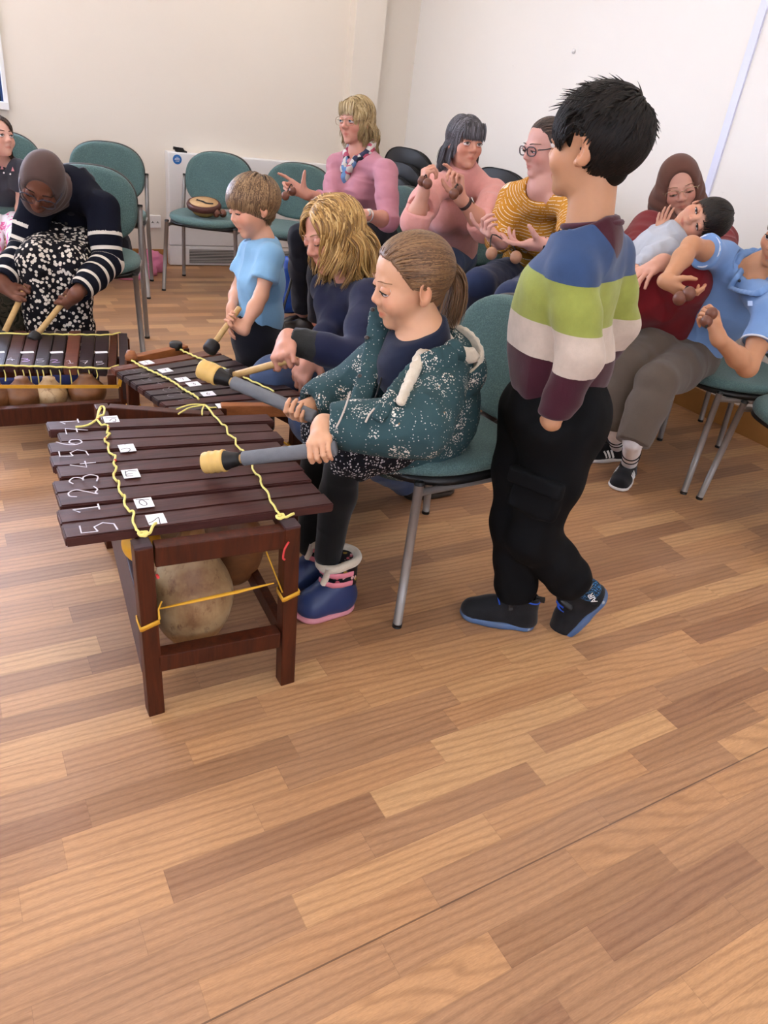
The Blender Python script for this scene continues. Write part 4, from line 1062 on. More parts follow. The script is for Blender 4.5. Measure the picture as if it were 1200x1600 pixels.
def limb(f, a, b, c, ra, rb, rc, k=.02, off=0.0, bulge=0.0, t1=1.0):
    """two-bone limb a-b-c with a muscle bulge; t1 shortens the second bone"""
    m = lerp(a, b, .45); c = lerp(b, c, t1); rc = rb + (rc - rb) * t1
    f.cone(a, m, ra + off, (ra + rb) / 2 * (1.03) + off + bulge, k); f.cone(m, b, (ra + rb) / 2 * 1.03 + off + bulge, rb + off, k)
    m2 = lerp(b, c, .35); f.cone(b, m2, rb + off, rb * .98 + off + bulge, k); f.cone(m2, c, rb * .98 + off + bulge, rc + off, k)
def shoe(root, heel, toe, up, L, Wd, mu, ms, hgt=.44, sole=.10, name='shoe', vox=.0036, boot=0.0, open_=True):
    """lace-up shoe: heel and toe are points on the underside of the sole; sizes follow its length"""
    y = nrm(np.asarray(toe, float) - np.asarray(heel, float)); x = nrm(np.cross(y, up)); z = np.cross(x, y); R = np.stack([x, y, z], 1); o = np.asarray(heel, float)
    w = lambda a, b, c: o + R @ np.array([a, b, c])
    f = Field(vox); hw = Wd / 2; so = sole * L; hc = hgt * L
    f.ecap(w(0, L * .17, so), w(0, L * .20, hc), (hw * .80, L * .155), (hw * .74, L * .17), x, .02)
    f.ecap(w(0, L * .20, so * .9), w(0, L * .80, so * .8), (hw * .80, L * .12), (hw * .92, L * .12), x, .03, endr=L * .165)
    f.cone(w(0, L * .34, hc * .70), w(0, L * .62, hc * .42), hw * .66, hw * .66, .03); f.cone(w(0, L * .62, hc * .42), w(0, L * .84, hc * .30), hw * .66, hw * .56, .03)
    f.cut(w(0, 0, so * .75), -z, .8, .003)
    f.cut(w(0, L * .06, hc), nrm(z - y * .16), L * .42, .004)
    if open_: f.ecap(w(0, L * .20, hc * .62), w(0, L * .22, hc * 1.3), (hw * .56, L * .125), (hw * .60, L * .14), x, .004, '-')
    sh = thing_part(root, name, f, mu)
    g = Field(vox)
    g.ecap(w(0, L * .165, so * .5), w(0, L * .60, so * .5), (hw * .92, so * .9), (hw * .96, so * .9), x, .02, endr=L * .155); g.ecap(w(0, L * .5, so * .5), w(0, L * .80, so * .55), (hw * .95, so * .9), (hw * 1.04, so * .9), x, .02, endr=L * .19)
    g.cut(w(0, 0, 0), -z, .8, .003); g.cut(w(0, 0, so), z, .8, .003)
    V, Q = g.surface(1); mesh_obj('sole', V, Q, ms, sh)
    return sh, w, R
def thing_part(root, name, f, m, amp=0.0, smooth=1):
    V, Q = f.surface(smooth)
    return mesh_obj(name, V, Q, m, root)
def spx(V, x, y, r=4.0, lift=0.0):
    """nearest surface point of V under pixel (x, y)"""
    q = (V - CAM) @ RW; px = 600 + FPX * q[:, 0] / q[:, 2]; py = 800 + FPX * q[:, 1] / q[:, 2]
    m = (px - x) ** 2 + (py - y) ** 2 < r * r
    if not m.any(): return spx(V, x, y, r * 2, lift)
    return pD(x, y, q[m, 2].min() - lift)
def hv(x, y, z): return nrm(RIGHT * x + DOWN * y + VIEW * z)
# ------------------------------------------------------------------ standing boy in the striped jumper
def boy():
    root = thing('person', 'standing boy with black hair in a maroon, blue, green and cream striped jumper', 'person', (1.33, 1.22, 0))
    skin = mat_skin('tan_skin', '#b98866')
    rng = np.random.default_rng(3)
    u = nrm(A(-.42, .91, 0)); l = A(-u[1], u[0], 0)
    neck = pD(925, 338, 1.565); chest = pD(893, 445, 1.665); pel = pD(864, 628, 1.82)
    SL = neck + l * .118 - A(0, 0, .052); SR = neck - l * .118 - A(0, 0, .046)
    SL = pD(896, 420, 1.545); SR = pD(954, 398, 1.69)
    EL = pD(906, 560, 1.60); WL = pD(862, 658, 1.665); HLp = pD(846, 735, 1.90)
    ER = pD(965, 508, 1.80); WR = pD(905, 600, 1.90)
    hipL = pD(886, 650, 1.76); kneeL = pD(834, 836, 1.94); ankL = pD(896, 912, 2.03)
    hipR = pD(836, 640, 1.90); kneeR = pD(806, 815, 2.01); ankR = pD(806, 930, 2.075)
    hd = Head(pD(927, 228, 1.505), (-.40, .92, -.03), (-.04, .06, 1), .210, .55)
    # skin
    f = Field(.0032)
    hd.prims(f, nose=.6, eo=.022)
    f.cone(hd.w(0, -.07, -.20), neck + A(0, 0, -.03), .047, .050, .014)
    f.ecap(neck + A(0, 0, -.06), chest, (.06, .035), (.09, .055), l, .03); f.ecap(chest, pel, (.10, .07), (.10, .08), l, .03)
    for S, E, W in ((SL, EL, WL), (SR, ER, WR)): f.cone(neck - A(0, 0, .075), S, .035, .032, .02); limb(f, S, E, W, .036, .029, .021, .02)
    dL = nrm(HLp - WL); hand(f, WL, dL, nrm(l * .9 + u * -.2), 'L', .135, ((15, 15, 10),) * 4)
    hand(f, WR, nrm(pD(890, 640, 1.93) - WR), -l, 'R', .135, ((15, 15, 10),) * 4)
    for a, b, c in ((hipL, kneeL, ankL), (hipR, kneeR, ankR)): limb(f, a, b, c, .06, .044, .03, .03)
    body, V = skin_obj(root, f, hd, skin)
    hd.face(root, body, V, skin, plain('dark_brow', '#1d1614', .7), '#2c1c14', lid=.35)
    # socks
    s = Field(.004)
    toe1, heel1 = pZ(716, 958, 0), pZ(836, 980, 0); toe2 = pZ(886, 980, 0); ball2 = pZ(912, 975, 0)
    s.cone(ankR + A(0, 0, .03), A(heel1[0], heel1[1], .06) + (toe1 - heel1) * .20, .029, .026, .01); s.cone(ankL + A(0, 0, .03), pD(917, 922, 2.055), .029, .023, .01)
    cloth_obj(root, 'sock', s, mat_cloth('grey_sock', '#77706a', .15, weave=500, bump=.5), .0015, 40)
    # trousers
    f = Field(.0042)
    f.ecap(pel + A(0, 0, .10), pel + A(0, 0, -.02), (.125, .092), (.132, .10), l, .04)
    f.ell(pel - u * .05 - A(0, 0, .03), (.105, .09, .10), None, .05)
    for a, b, c, t in ((hipL, kneeL, ankL, 1), (hipR, kneeR, ankR, 1)):
        m = lerp(a, b, .5); f.cone(a, m, .092, .080, .04); f.cone(m, b, .080, .066, .03)
        m2 = lerp(b, c, .5); f.cone(b, m2, .066, .060, .03); c2 = lerp(b, c, .86); f.cone(m2, c2, .060, .056, .02); f.cone(c2, lerp(b, c, 1.02), .058, .046, .02)
    for b, c in ((kneeL, ankL), (kneeR, ankR)): f.cut(lerp(b, c, 1.05), nrm(c - b), .09)
    f.cone(WL + dL * .048, WL + dL * .15, .040, .048, .03)
    pk = lerp(hipL, kneeL, .56) + l * .078; Rk = np.stack([nrm(u - l * .1), nrm(np.cross(nrm(hipL - kneeL), u)), nrm(hipL - kneeL)], 1)
    f.rbox(pk - l * .006, (.062, .012, .052), Rk, .010, .016)
    tr = mat_cloth('black_jersey', '#0c0d0f', .15, weave=700, fuzz=0)
    to = cloth_obj(root, 'trousers', f, tr, .0065, 10, 4, (1, 1, .8), attr={})
    fl = Field(.004); fl.rbox(pk + Rk[:, 2] * .040 + l * .012, (.072, .012, .022), Rk, .008, .004); thing_part(to, 'pocket_flap', fl, tr)
    # jumper
    f = Field(.0036)
    f.ecap(neck - A(0, 0, .045), chest, (.098, .056), (.116, .090), l, .04)
    f.ecap(chest, pel + A(0, 0, .085), (.120, .092), (.128, .108), l, .04)
    f.ecap(pel + A(0, 0, .11), pel + A(0, 0, .065), (.134, .112), (.132, .106), l, .02)
    f.ell(chest + u * .035 - A(0, 0, .09), (.085, .085, .13), None, .05)
    f.cone(neck - A(0, 0, .06), neck - A(0, 0, .02), .072, .062, .03)
    for S, E, W in ((SL, EL, WL), (SR, ER, WR)):
        f.cone(neck - A(0, 0, .05), S, .052, .046, .04); m = lerp(S, E, .5)
        f.cone(S, m, .045, .047, .02); f.cone(m, E, .047, .046, .02); f.cone(E, lerp(E, W, .6), .048, .041, .02); f.cone(lerp(E, W, .6), lerp(E, W, .97), .041, .035, .01)
        f.cut(lerp(E, W, .99), nrm(W - E), .055)
    f.cut(pel + A(0, 0, .030), (0, 0, -1), .5)
    up = nrm(hd.c - neck)
    f.cone(neck - A(0, 0, .1), neck + up * .12, .046, .052, .006, '-'); f.cut(neck - up * .012, nrm(up * .95 + u * .25), .085, .006)
    def seg(P, a, b):
        ba = b - a; t = np.clip(((P - a) @ ba) / (ba @ ba), 0, 1); return np.linalg.norm(P - a - t[:, None] * ba, axis=1), t
    zt = [pD(862, 430, 1.58)[2], pD(845, 500, 1.64)[2], pD(832, 548, 1.70)[2]]      # torso band edges
    za = [pD(912, 453, 1.49)[2], pD(912, 526, 1.55)[2], pD(900, 590, 1.585)[2]]     # left sleeve
    zr = [pD(985, 408, 1.68)[2] - .03, pD(988, 482, 1.72)[2] - .03, pD(985, 560, 1.75)[2]]
    def band(P):
        d1, _ = seg(P, SL, EL); d2, _ = seg(P, EL, WL); dl_ = np.minimum(d1, d2) - .052
        d3, _ = seg(P, SR, ER); d4, _ = seg(P, ER, WR); dr_ = np.minimum(d3, d4) - .052
        ax = neck * .5 + pel * .5; q = P - chest; la = q @ l; ua = q @ u
        dt = (np.sqrt((la / .124) ** 2 + (ua / .10) ** 2) - 1) * .1
        z = P[:, 2]
        out = np.interp(-z, [-1.3, -zt[0], -zt[1], -zt[2], -.3], [0, 1, 2, 3, 4])
        oa = np.interp(-z, [-1.3, -za[0], -za[1], -za[2], -.3], [0, 1, 2, 3, 4]); orr = np.interp(-z, [-1.3, -zr[0], -zr[1], -zr[2], -.3], [0, 1, 2, 3, 4])
        isa = (dl_ < dt) & (la > .02); isr = (dr_ < dt) & (la < -.02)
        return np.where(isa, oa, np.where(isr, orr, out))
    def yoke(P):
        q = P - (neck - A(0, 0, .02)); r = np.sqrt((q[:, 0]) ** 2 + q[:, 1] ** 2 + (q[:, 2] * .75) ** 2)
        an = np.arctan2(q @ l, q @ u); return r * (1 - .12 * np.cos(2 * an)) / .076
    g = G('striped_knit'); o = g.obj()
    b_ = g.ramp(g.math('DIVIDE', g.attr('band'), 4.0), [(0, lin('#34486a')), (.25, lin('#8b9145')), (.5, lin('#b9a899')), (.75, lin('#3a1520'))], 'CONSTANT')
    c = g.mix(g.math('LESS_THAN', g.attr('yoke'), 1.0), b_, lin('#3f1922')); n = g.noise(o, 28, 4, .6)
    c = g.mix(.8, c, g.ramp(n.outputs[0], [(.3, (.88, .88, .88)), (.7, (1.1, 1.1, 1.1))]), 'MULTIPLY')
    g.bump(g.noise(g.scale(o, (1, 1, .6)), 620, 2).outputs[0], .35, .0015); g.b.inputs['Sheen Weight'].default_value = .2
    jm = g.done(c, .9, .12)
    cloth_obj(root, 'jumper', f, jm, .0055, 11, 9, (1, 1, .7), attr={'band': band, 'yoke': yoke})
    rb = MB().tube(spline([neck - up * .016 + (u * math.cos(t) + l * math.sin(t)) * (.0590) - A(0, 0, .014 * math.cos(t)) for t in np.linspace(0, 2 * PI, 25)[:-1]], 48), .0065, 8, closed=True)
    rb.build('collar', mat_cloth('maroon_rib', '#45202a'), root, True)
    # hair
    hm = mat_hair('black_hair', '#070606', '#100d0b', '#241c18', .55, .16)
    P, N = scalp(hd, 5200, hairline(.20, .02, .10, -.34, 96), rng, 1.05)
    crown = A(.05, -.36, .40)
    def flow(p):
        d = p - crown; d = d / np.maximum(np.linalg.norm(d, axis=1, keepdims=True), 1e-6); return d
    Lr = np.where(P[:, 2] > .15, .30, .20) + rng.random(len(P)) * .10
    Lr = np.where(P[:, 2] < -.12, .10 + .05 * rng.random(len(P)), Lr)
    Lr = fit_len(P, Lr, interp(0, .04, 40, .0, 60, -.10, 70, -.10, 76, .02, 76, .24, 119, .22, 125, -.18, 130, -.50, 180, -.58)) * (.65 + .3 * rng.random(len(P)))
    paths = comb(hd, P, N, 9, Lr / 9, flow, (A(0, 0, -1), lambda t: .2 + .4 * t), .72, .10, rng, push=1.08, jit=.10, hug=1.17, hz=-.5)
    cap = hair_cap(hd, .0035, interp(0, .20, 35, .16, 60, .02, 70, -.05, 76, .04, 79, .14, 112, .12, 119, -.16, 128, -.40, 180, -.43), 1.07)
    locks('hair', to_world(hd, paths), .0028 + .0014 * rng.random(len(P)), hm, root, .4, rng=rng, centre=hd.c, cap=cap)
    P2, N2 = scalp(hd, 170, interp(0, .34, 90, .30, 180, .18), rng, 1.07)
    p2 = comb(hd, P2, N2, 7, (.14 + .10 * rng.random(len(P2))) / 7, lambda p: flow(p) + np.stack([.5 * np.sin(9 * p[:, 1]), .4 * np.cos(8 * p[:, 0]), .25 + 0 * p[:, 0]], 1), (A(0, 0, -1), lambda t: .12 + .35 * t), .75, .16, rng, push=1.09, jit=.14)
    locks('hair_tufts', to_world(hd, p2), .0026 + .0012 * rng.random(len(P2)), hm, root, .4, rng=rng, centre=hd.c)
    # trainers
    up_ = A(0, 0, 1); su = mat_cloth('black_mesh_shoe', '#16171a', .25, .6, 500, .5)
    g = G('blue_grey_sole'); o = g.obj(); n = g.noise(o, 14, 2); ssol = g.done(g.mix(n.outputs[0], lin('#3a5f92'), lin('#5c6470')), .5, .3)
    lace = plain('blue_laces', '#2b55c0', .6); blk = M['blackp']; silver = plain('clear_heel', '#8f959c', .25, .5)
    def details(sh, w, R, L, Wd, side):
        b = MB(); hc = .46 * L; q = L / .21
        for i in range(4):
            y = L * (.47 + .05 * i); z = hc * (.93 - .12 * i)
            b.tube(spline([w(-.022 * q, y, z - .012), w(-.006, y + .006, z + .002), w(.008, y - .006, z + .003), w(.022 * q, y + .004, z - .012)], 9), .0034, 7)
        b.build('laces', lace, sh, True)
        MB().tube(spline([w(-.033 * q, L * .38, hc * .66), w(-.024 * q, L * .40, hc * .98), w(.0, L * .41, hc * 1.06), w(.024 * q, L * .40, hc * .98), w(.033 * q, L * .38, hc * .66)], 16), .009, 8, flat=.3, up=R[:, 2]).build('strap', blk, sh, True)
        MB().tube([w(Wd * .37 * math.cos(t), L * .20 + L * .165 * math.sin(t), hc * (.985 + .10 * math.sin(t))) for t in np.linspace(0, 2 * PI, 30)[:-1]], .0034, 7, closed=True).build('collar_trim', lace, sh, True)
        MB().box(w(0, .006, hc * .95), (.012, .024, .012), R).build('heel_tab', blk, sh)
        f = Field(.003); f.ecap(w(0, L * .10, .012), w(0, L * .25, .010), (Wd * .47, .011), (Wd * .47, .010), R[:, 0], .01); thing_part(sh, 'heel_cushion', f, silver)
    sh1, w1, R1 = shoe(root, heel1, toe1, up_, np.linalg.norm(toe1 - heel1), .086, su, ssol, .46); details(sh1, w1, R1, np.linalg.norm(toe1 - heel1), .08, 1)
    ball = pZ(893, 981, .0); he = pD(953, 925, 2.055); L2 = .222
    hdir = nrm(ball - he); x2 = nrm(np.cross(hdir, A(-.25, .1, 1)))
    sh2, w2, R2 = shoe(root, he, he + hdir * L2, nrm(A(-.30, .1, 1)), L2, .086, su, ssol, .46); details(sh2, w2, R2, L2, .08, 1)
    t = bpy.data.curves.new('shoe_lettering', 'FONT'); t.body = 'AIR'; t.size = .024; t.extrude = .0006; t.align_x = 'CENTER'
    to = bpy.data.objects.new('shoe_lettering', t); COL.objects.link(to); bpy.context.view_layer.update()
    me = bpy.data.meshes.new_from_object(to); bpy.data.objects.remove(to)
    Vt = np.array([v.co[:] for v in me.vertices]); Ft = [list(p.vertices) for p in me.polygons]
    o = w2(-.0425, .014, .050); ex = R2[:, 1] * .45 + R2[:, 2] * -.9; ez = nrm(np.cross(-R2[:, 0], ex)); ex = nrm(ex)
    ex2 = -ex; ey2 = np.cross(-R2[:, 0], ex2)
    W = o + np.outer(Vt[:, 0], ex2) + np.outer(Vt[:, 1], ey2) + np.outer(Vt[:, 2], -R2[:, 0])
    mesh_obj('shoe_lettering', W, Ft, M['white2'], sh2, False)
    f = Field(.003); f.ecap(w2(0, .030, .05), w2(0, .045, .085), (.0375, .036), (.035, .034), R2[:, 0], .01); f.cut(w2(0, .045, .06), R2[:, 1], .3, .003)
    g = G('speckled_blue_mesh'); o = g.obj(); sp = g.vor(g.scale(o, (1, 1, 2.2)), 260); thing_part(sh2, 'heel_panel', f, g.done(g.ramp(sp.outputs[0], [(.3, lin('#3f83bb')), (.45, lin('#10141c'))]), .6, .2))
    return root
boy()
# ------------------------------------------------------------------ seated girl in the floral parka, with her two mallets
def mat_parka():
    g = G('teal_floral_cotton'); o = g.obj()
    w_ = g.noise(o, 9, 2); oo = g.vmath('ADD', o, g.vmath('MULTIPLY', w_.outputs[1], (.02, .02, .02)))
    base = g.mix(g.noise(o, 18, 3).outputs[0], lin('#263d41'), lin('#324c4f'))
    big = g.vor(oo, 15, rand=.9)                                   # clusters
    clus = g.math('LESS_THAN', big.outputs[0], .40)
    sp = g.vor(o, 190); dots = g.math('LESS_THAN', sp.outputs[0], .34)
    fl = g.vor(oo, 40, rand=.8); ring = g.math('MULTIPLY', g.math('LESS_THAN', fl.outputs[0], .30), g.math('GREATER_THAN', fl.outputs[0], .10))
    pet = g.vor(o, 150); ring = g.math('MULTIPLY', ring, g.math('LESS_THAN', pet.outputs[0], .47))
    keep = g.math('GREATER_THAN', g.n('ShaderNodeSeparateColor', {0: fl.outputs[1]}).outputs[0], .45)
    few = g.math('MULTIPLY', g.math('LESS_THAN', g.vor(o, 120).outputs[0], .16), 1.0)
    m = g.math('MAXIMUM', g.math('MULTIPLY', clus, g.math('MAXIMUM', g.math('MULTIPLY', dots, .85), g.math('MULTIPLY', ring, 1.0))), g.math('MULTIPLY', few, .75))
    ctr = g.math('MULTIPLY', g.math('MULTIPLY', clus, keep), g.math('LESS_THAN', fl.outputs[0], .10))
    c = g.mix(m, base, lin('#d3cbbd')); c = g.mix(ctr, c, lin('#8a6a4c'))
    g.bump(g.noise(o, 500, 2).outputs[0], .12, .001)
    return g.done(c, .75, .2)
def mat_daisy(name, bg, fg, sc=100, t=.36):
    g = G(name); o = g.obj(); v = g.vor(o, sc, rand=.75); p = g.vor(o, sc * 3.0)
    ring = g.math('MULTIPLY', g.math('LESS_THAN', v.outputs[0], t), g.math('GREATER_THAN', v.outputs[0], .09))
    m = g.math('MULTIPLY', ring, g.math('LESS_THAN', p.outputs[0], .52))
    return g.done(g.mix(m, lin(bg), lin(fg)), .85, .12)
M['foam'] = plain('grey_foam_tube', '#6c6d70', .8, bump=.6, bsc=700, var=.12, sc_=60)
M['rubber_tan'] = plain('tan_rubber_band_roll', '#d2aa62', .45, var=.12, sc_=40)
M['tape'] = plain('black_tape', '#1a191a', .4)
M['stick'] = mat_wood('pale_wood_stick', '#b08a52', '#d0ac74', .5, (30, 30, 30))
M['rubber_black'] = plain('black_rubber', '#1f1c1c', .5)
def foam_mallet(label, tail, head):
    """grey foam tube with a roll of tan rubber at the end"""
    tail = np.asarray(tail); head = np.asarray(head); d = nrm(head - tail); R = frame_z(d); L = np.linalg.norm(head - tail)
    t = thing('mallet', label, 'mallet', tuple(tail), 'foam-handled mallets')
    w = lambda z: tail + d * z
    MB().lathe([(.0, 0), (.0155, 0), (.0165, .002), (.0165, L - .092), (.0155, L - .09), (.0, L - .09)], tail, R, 24).build('handle', M['foam'], t, True)
    MB().lathe([(.010, L - .10), (.010, L - .05)], tail, R, 16).build('stick', M['stick'], t, True)
    MB().lathe([(.0, L - .084), (.013, L - .083), (.0165, L - .075), (.019, L - .06), (.0225, L - .05), (.0235, L - .043), (.0, L - .043)], tail, R, 24).build('binding', M['tape'], t, True)
    prof = [(.0, L - .048), (.0225, L - .048)] + [(.0250 + .0012 * math.sin(i * 2.1), L - .047 + i * .0052) for i in range(10)] + [(.0235, L + .004), (.020, L + .005), (.016, L + .003), (.0145, L - .004), (.0, L - .006)]
    MB().lathe(prof, tail, R, 30).build('head', M['rubber_tan'], t, True)
    return t
def girl():
    root = thing('person', 'girl with a brown ponytail seated in a dark green floral parka, playing with two mallets', 'person', (1.12, 1.57, 0))
    rng = np.random.default_rng(11); skin = mat_skin('fair_skin_girl', '#cd9a78')
    u = nrm(A(-1, -.05, 0)); l = A(-u[1], u[0], 0)
    hd = Head(pD(640, 440, 1.715), (-.95, .20, -.22), (-.24, .03, .97), .212, .75)
    neck = pD(662, 520, 1.765); pel = A(1.085, 1.535, .555); chest = lerp(neck, pel, .42) + u * .0
    SL = neck + l * .092 - A(0, 0, .085); SR = neck - l * .092 - A(0, 0, .085) + u * .02
    g1t, g1h = pD(525, 700, 1.60), pD(322, 723, 1.665)          # near mallet
    g2t, g2h = pD(492, 652, 1.80), pD(316, 577, 1.86)           # far mallet
    ax1, ax2 = nrm(g1h - g1t), nrm(g2h - g2t); G1 = pD(503, 704, 1.607); G2 = pD(466, 640, 1.809)
    foam_mallet('lower foam-handled mallet, in the left hand of the girl in the parka', g1t, g1h)
    foam_mallet('foam-handled mallet raised in the right hand of the girl in the parka', g2t, g2h)
    EL = pD(655, 672, 1.64); ER = pD(545, 612, 1.93)
    f = Field(.003)
    hd.prims(f, nose=.7, smile=1.0, cheek=.008)
    f.cone(hd.w(0, -.07, -.20), neck + A(0, 0, -.01), .040, .044, .014); f.cone(neck, neck - A(0, 0, .08) + u * .02, .050, .07, .03)
    f.ecap(neck - A(0, 0, .06), chest, (.085, .05), (.10, .065), l, .03); f.ecap(chest, pel, (.10, .07), (.105, .08), l, .03)
    WL = grip(f, 'L', G1, ax1, hv(-.3, .70, -.65), .128, .0165)
    # right hand lies along the tube, fingers under it
    WR = grip(f, 'R', G2, ax2, nrm(G2 - ER), .128, .0165, thumb='along')
    for S, E, W in ((SL, EL, WL), (SR, ER, WR)): f.cone(neck - A(0, 0, .06), S, .04, .034, .02); limb(f, S, E, W, .034, .027, .021, .02)
    hipL, hipR = pel + l * .07 - A(0, 0, .01), pel - l * .07 - A(0, 0, .01)
    kL, kR = A(.810, 1.455, .500), A(.815, 1.60, .500)
    aL, aR = pD(512, 868, 1.985), pD(484, 850, 2.09)
    for a, b, c in ((hipL, kL, aL), (hipR, kR, aR)): limb(f, a, b, c, .055, .040, .028, .03)
    body, V = skin_obj(root, f, hd, skin, lip=(.82, .50, .50), blush=(1.0, .82, .80))
    bm_ = plain('light_brown_brow', '#8a6246', .7)
    hd.face(root, body, V, skin, bm_, '#4a3a2c', lid=.52, gaze=(.0, .9, -.40), brow=.8, lashm=plain('dark_lash', '#241a16', .7))
    # tights, skirt, boots
    f = Field(.004)
    for a, b, c in ((hipL, kL, aL), (hipR, kR, aR)): f.cone(a, b, .064, .050, .02); m = lerp(b, c, .4); f.cone(b, m, .047, .046, .02); f.cone(m, c, .046, .036, .02)
    cloth_obj(root, 'tights', f, mat_cloth('black_tights', '#0e0e0f', .1), .0015, 20)
    f = Field(.0042)
    for a, b in ((hipL, kL), (hipR, kR)): f.cone(a + A(0, 0, .0), lerp(a, b, .55), .080, .070, .05); f.cone(lerp(a, b, .5), lerp(a, b, .98) - A(0, 0, .006), .070, .064, .05)
    f.cone(lerp(hipL, kL, .62) - A(0, 0, .03), lerp(hipR, kR, .62) - A(0, 0, .03), .05, .05, .04)
    f.cone(kL + A(.03, 0, -.055), kR + A(.03, 0, -.055), .030, .030, .05)
    f.cut(kL + u * .055, u + A(0, 0, -.3), .4)
    cloth_obj(root, 'skirt', f, mat_daisy('black_daisy_skirt', '#15151a', '#cfc6c2', 125), .006, 16, 3, (1, 1, 1))
    bu = plain('navy_rubber_boot', '#26355f', .4, .4, var=.1); bs = plain('pink_boot_sole', '#cf8a93', .5); fur = mat_cloth('cream_boot_fur', '#cdbfab', .15, weave=300, bump=1.0, fuzz=.5); pk = plain('pink_straps', '#d67f8c', .5)
    g = G('floral_boot_shaft'); o = g.obj(); v = g.vor(o, 75); sepc = g.n('ShaderNodeSeparateColor', {0: v.outputs[1]}).outputs[0]
    pc = g.ramp(sepc, [(0, lin('#12121a')), (.42, lin('#c9606e')), (.58, lin('#3a5a70')), (.7, lin('#d8a9a6')), (.82, lin('#a88a3a')), (.9, lin('#12121a'))], 'CONSTANT')
    shaft = g.done(g.mix(g.math('LESS_THAN', v.outputs[0], .48), lin('#12121a'), pc), .5, .3)
    for toe, heel, kn, an in ((pZ(464, 967, 0), pZ(552, 943, 0), kL, aL), (pZ(455, 921, 0), pZ(528, 905, 0), kR, aR)):
        y = nrm(toe - heel); x = nrm(np.cross(y, A(0, 0, 1))); L = .185; o = heel; z = A(0, 0, 1); R = np.stack([x, y, z], 1)
        w = lambda a, b, c: o + x * a + y * b + z * c
        f = Field(.0035)
        f.ecap(w(0, .052, .05), w(0, .060, .085), (.045, .052), (.044, .050), x, .02); f.ecap(w(0, .06, .038), w(0, .135, .034), (.044, .04), (.047, .036), x, .03, endr=.046)
        f.cone(w(0, .085, .070), w(0, .13, .052), .036, .034, .03); f.cut(w(0, 0, .018), (0, 0, -1), .5); f.cut(w(0, .0, .094), nrm(z - y * .35), .5)
        b = thing_part(root, 'boot', f, bu)
        f = Field(.0035); f.ecap(w(0, .055, .012), w(0, .135, .012), (.048, .02), (.051, .02), x, .02, endr=.051); f.cut(w(0, 0, 0), -z, .5); f.cut(w(0, 0, .022), z, .5); f.cut(w(0, .075, -.012), (0, 0, -1), .01)
        thing_part(b, 'sole', f, bs)
        top = w(0, .066, .175)
        f = Field(.0035); f.ecap(w(0, .058, .085), top, (.046, .052), (.049, .055), x, .01); f.cut(w(0, .06, .175), z + y * .12, .5); f.cut(w(0, 0, .086), nrm(-z + y * .35), .5); thing_part(b, 'shaft', f, shaft)
        N = 30; P = [top + x * .047 * math.cos(t) + y * .053 * math.sin(t) + z * (.004 - .02 * max(0, math.sin(t))) for t in np.linspace(0, 2 * PI, N + 1)[:-1]]
        MB().tube(P, .012, 10, closed=True).tube([w(-.03, .112, .168), w(-.028, .116, .14), w(-.02, .118, .115)], .009, 8).build('fur_cuff', fur, b, True)
        for zz in (.148, .118):
            sb = MB().tube([w(-.049, .045, zz), w(-.051, .075, zz + .001), w(-.044, .102, zz + .001), w(-.025, .116, zz), w(.0, .12, zz)], .0085, 8, flat=.3, up=x).build('strap', pk, b, True)
    # navy top under the coat
    f = Field(.0036); f.ecap(neck - A(0, 0, .055), chest, (.098, .066), (.112, .085), l, .03); f.ecap(chest, pel, (.112, .085), (.115, .095), l, .03)
    f.cone(neck, neck - A(0, 0, .09) + u * .03, .062, .08, .03); f.cone(neck - A(0, 0, .07) , hd.w(0, -.05, -.3), .03, .051, .005, '-'); f.cut(neck + A(0, 0, .004) + u * .03, nrm(A(0, 0, 1) + u * .55), .1)
    top = cloth_obj(root, 'top', f, mat_cloth('navy_cotton', '#1b2032', .1), .003, 16)
    # parka: quilted shell, open down the front
    pm = mat_parka(); f = Field(.0038)
    f.ecap(neck - A(0, 0, .075), chest, (.105, .075), (.138, .115), l, .04); f.ecap(chest, pel - A(0, 0, .02), (.138, .115), (.155, .125), l, .04)
    f.ecap(pel + A(0, 0, .03), pel + A(0, 0, -.055) + u * .06, (.158, .125), (.150, .140), l, .04)
    for S, E, W, n_ in ((SL, EL, WL, 6), (SR, ER, WR, 6)):
        f.cone(neck - A(0, 0, .075), S, .050, .056, .04)
        P = [lerp(S, E, t) for t in np.linspace(0, 1, n_)] + [lerp(E, W, t) for t in np.linspace(.18, .92, 5)]; Rr = list(np.linspace(.056, .060, n_)) + list(np.linspace(.058, .045, 5))
        f.chain(P, Rr, .03); f.cut(lerp(E, W, .93), nrm(W - E), .09); f.cone(lerp(E, W, .85), lerp(E, W, 1.0), .032, .034, .004, '-')
    # hollow for the body, neck opening and the parted front
    f.ecap(neck - A(0, 0, .02), chest, (.075, .068), (.085, .10), l, .01, '-')
    f.cone(neck - A(0, 0, .09), neck + A(0, 0, .10), .068, .085, .01, '-')
    wed = lambda t: lerp(neck, pel, t) + u * .14
    for t, r in ((.08, .085), (.25, .070), (.45, .052), (.62, .034), (.8, .020)): f.ell(wed(t) - u * (.0 if t < .4 else .02), (r * 1.25, r * .95, .10), None, .015, '-')
    po = cloth_obj(root, 'parka', f, pm, .006, 13, 8, (1, 1, 1.4))
    PV = LAST['V']; TV = PV
    fleece = mat_cloth('cream_pile', '#c9bba6', .12, weave=260, bump=1.0, fuzz=.4)
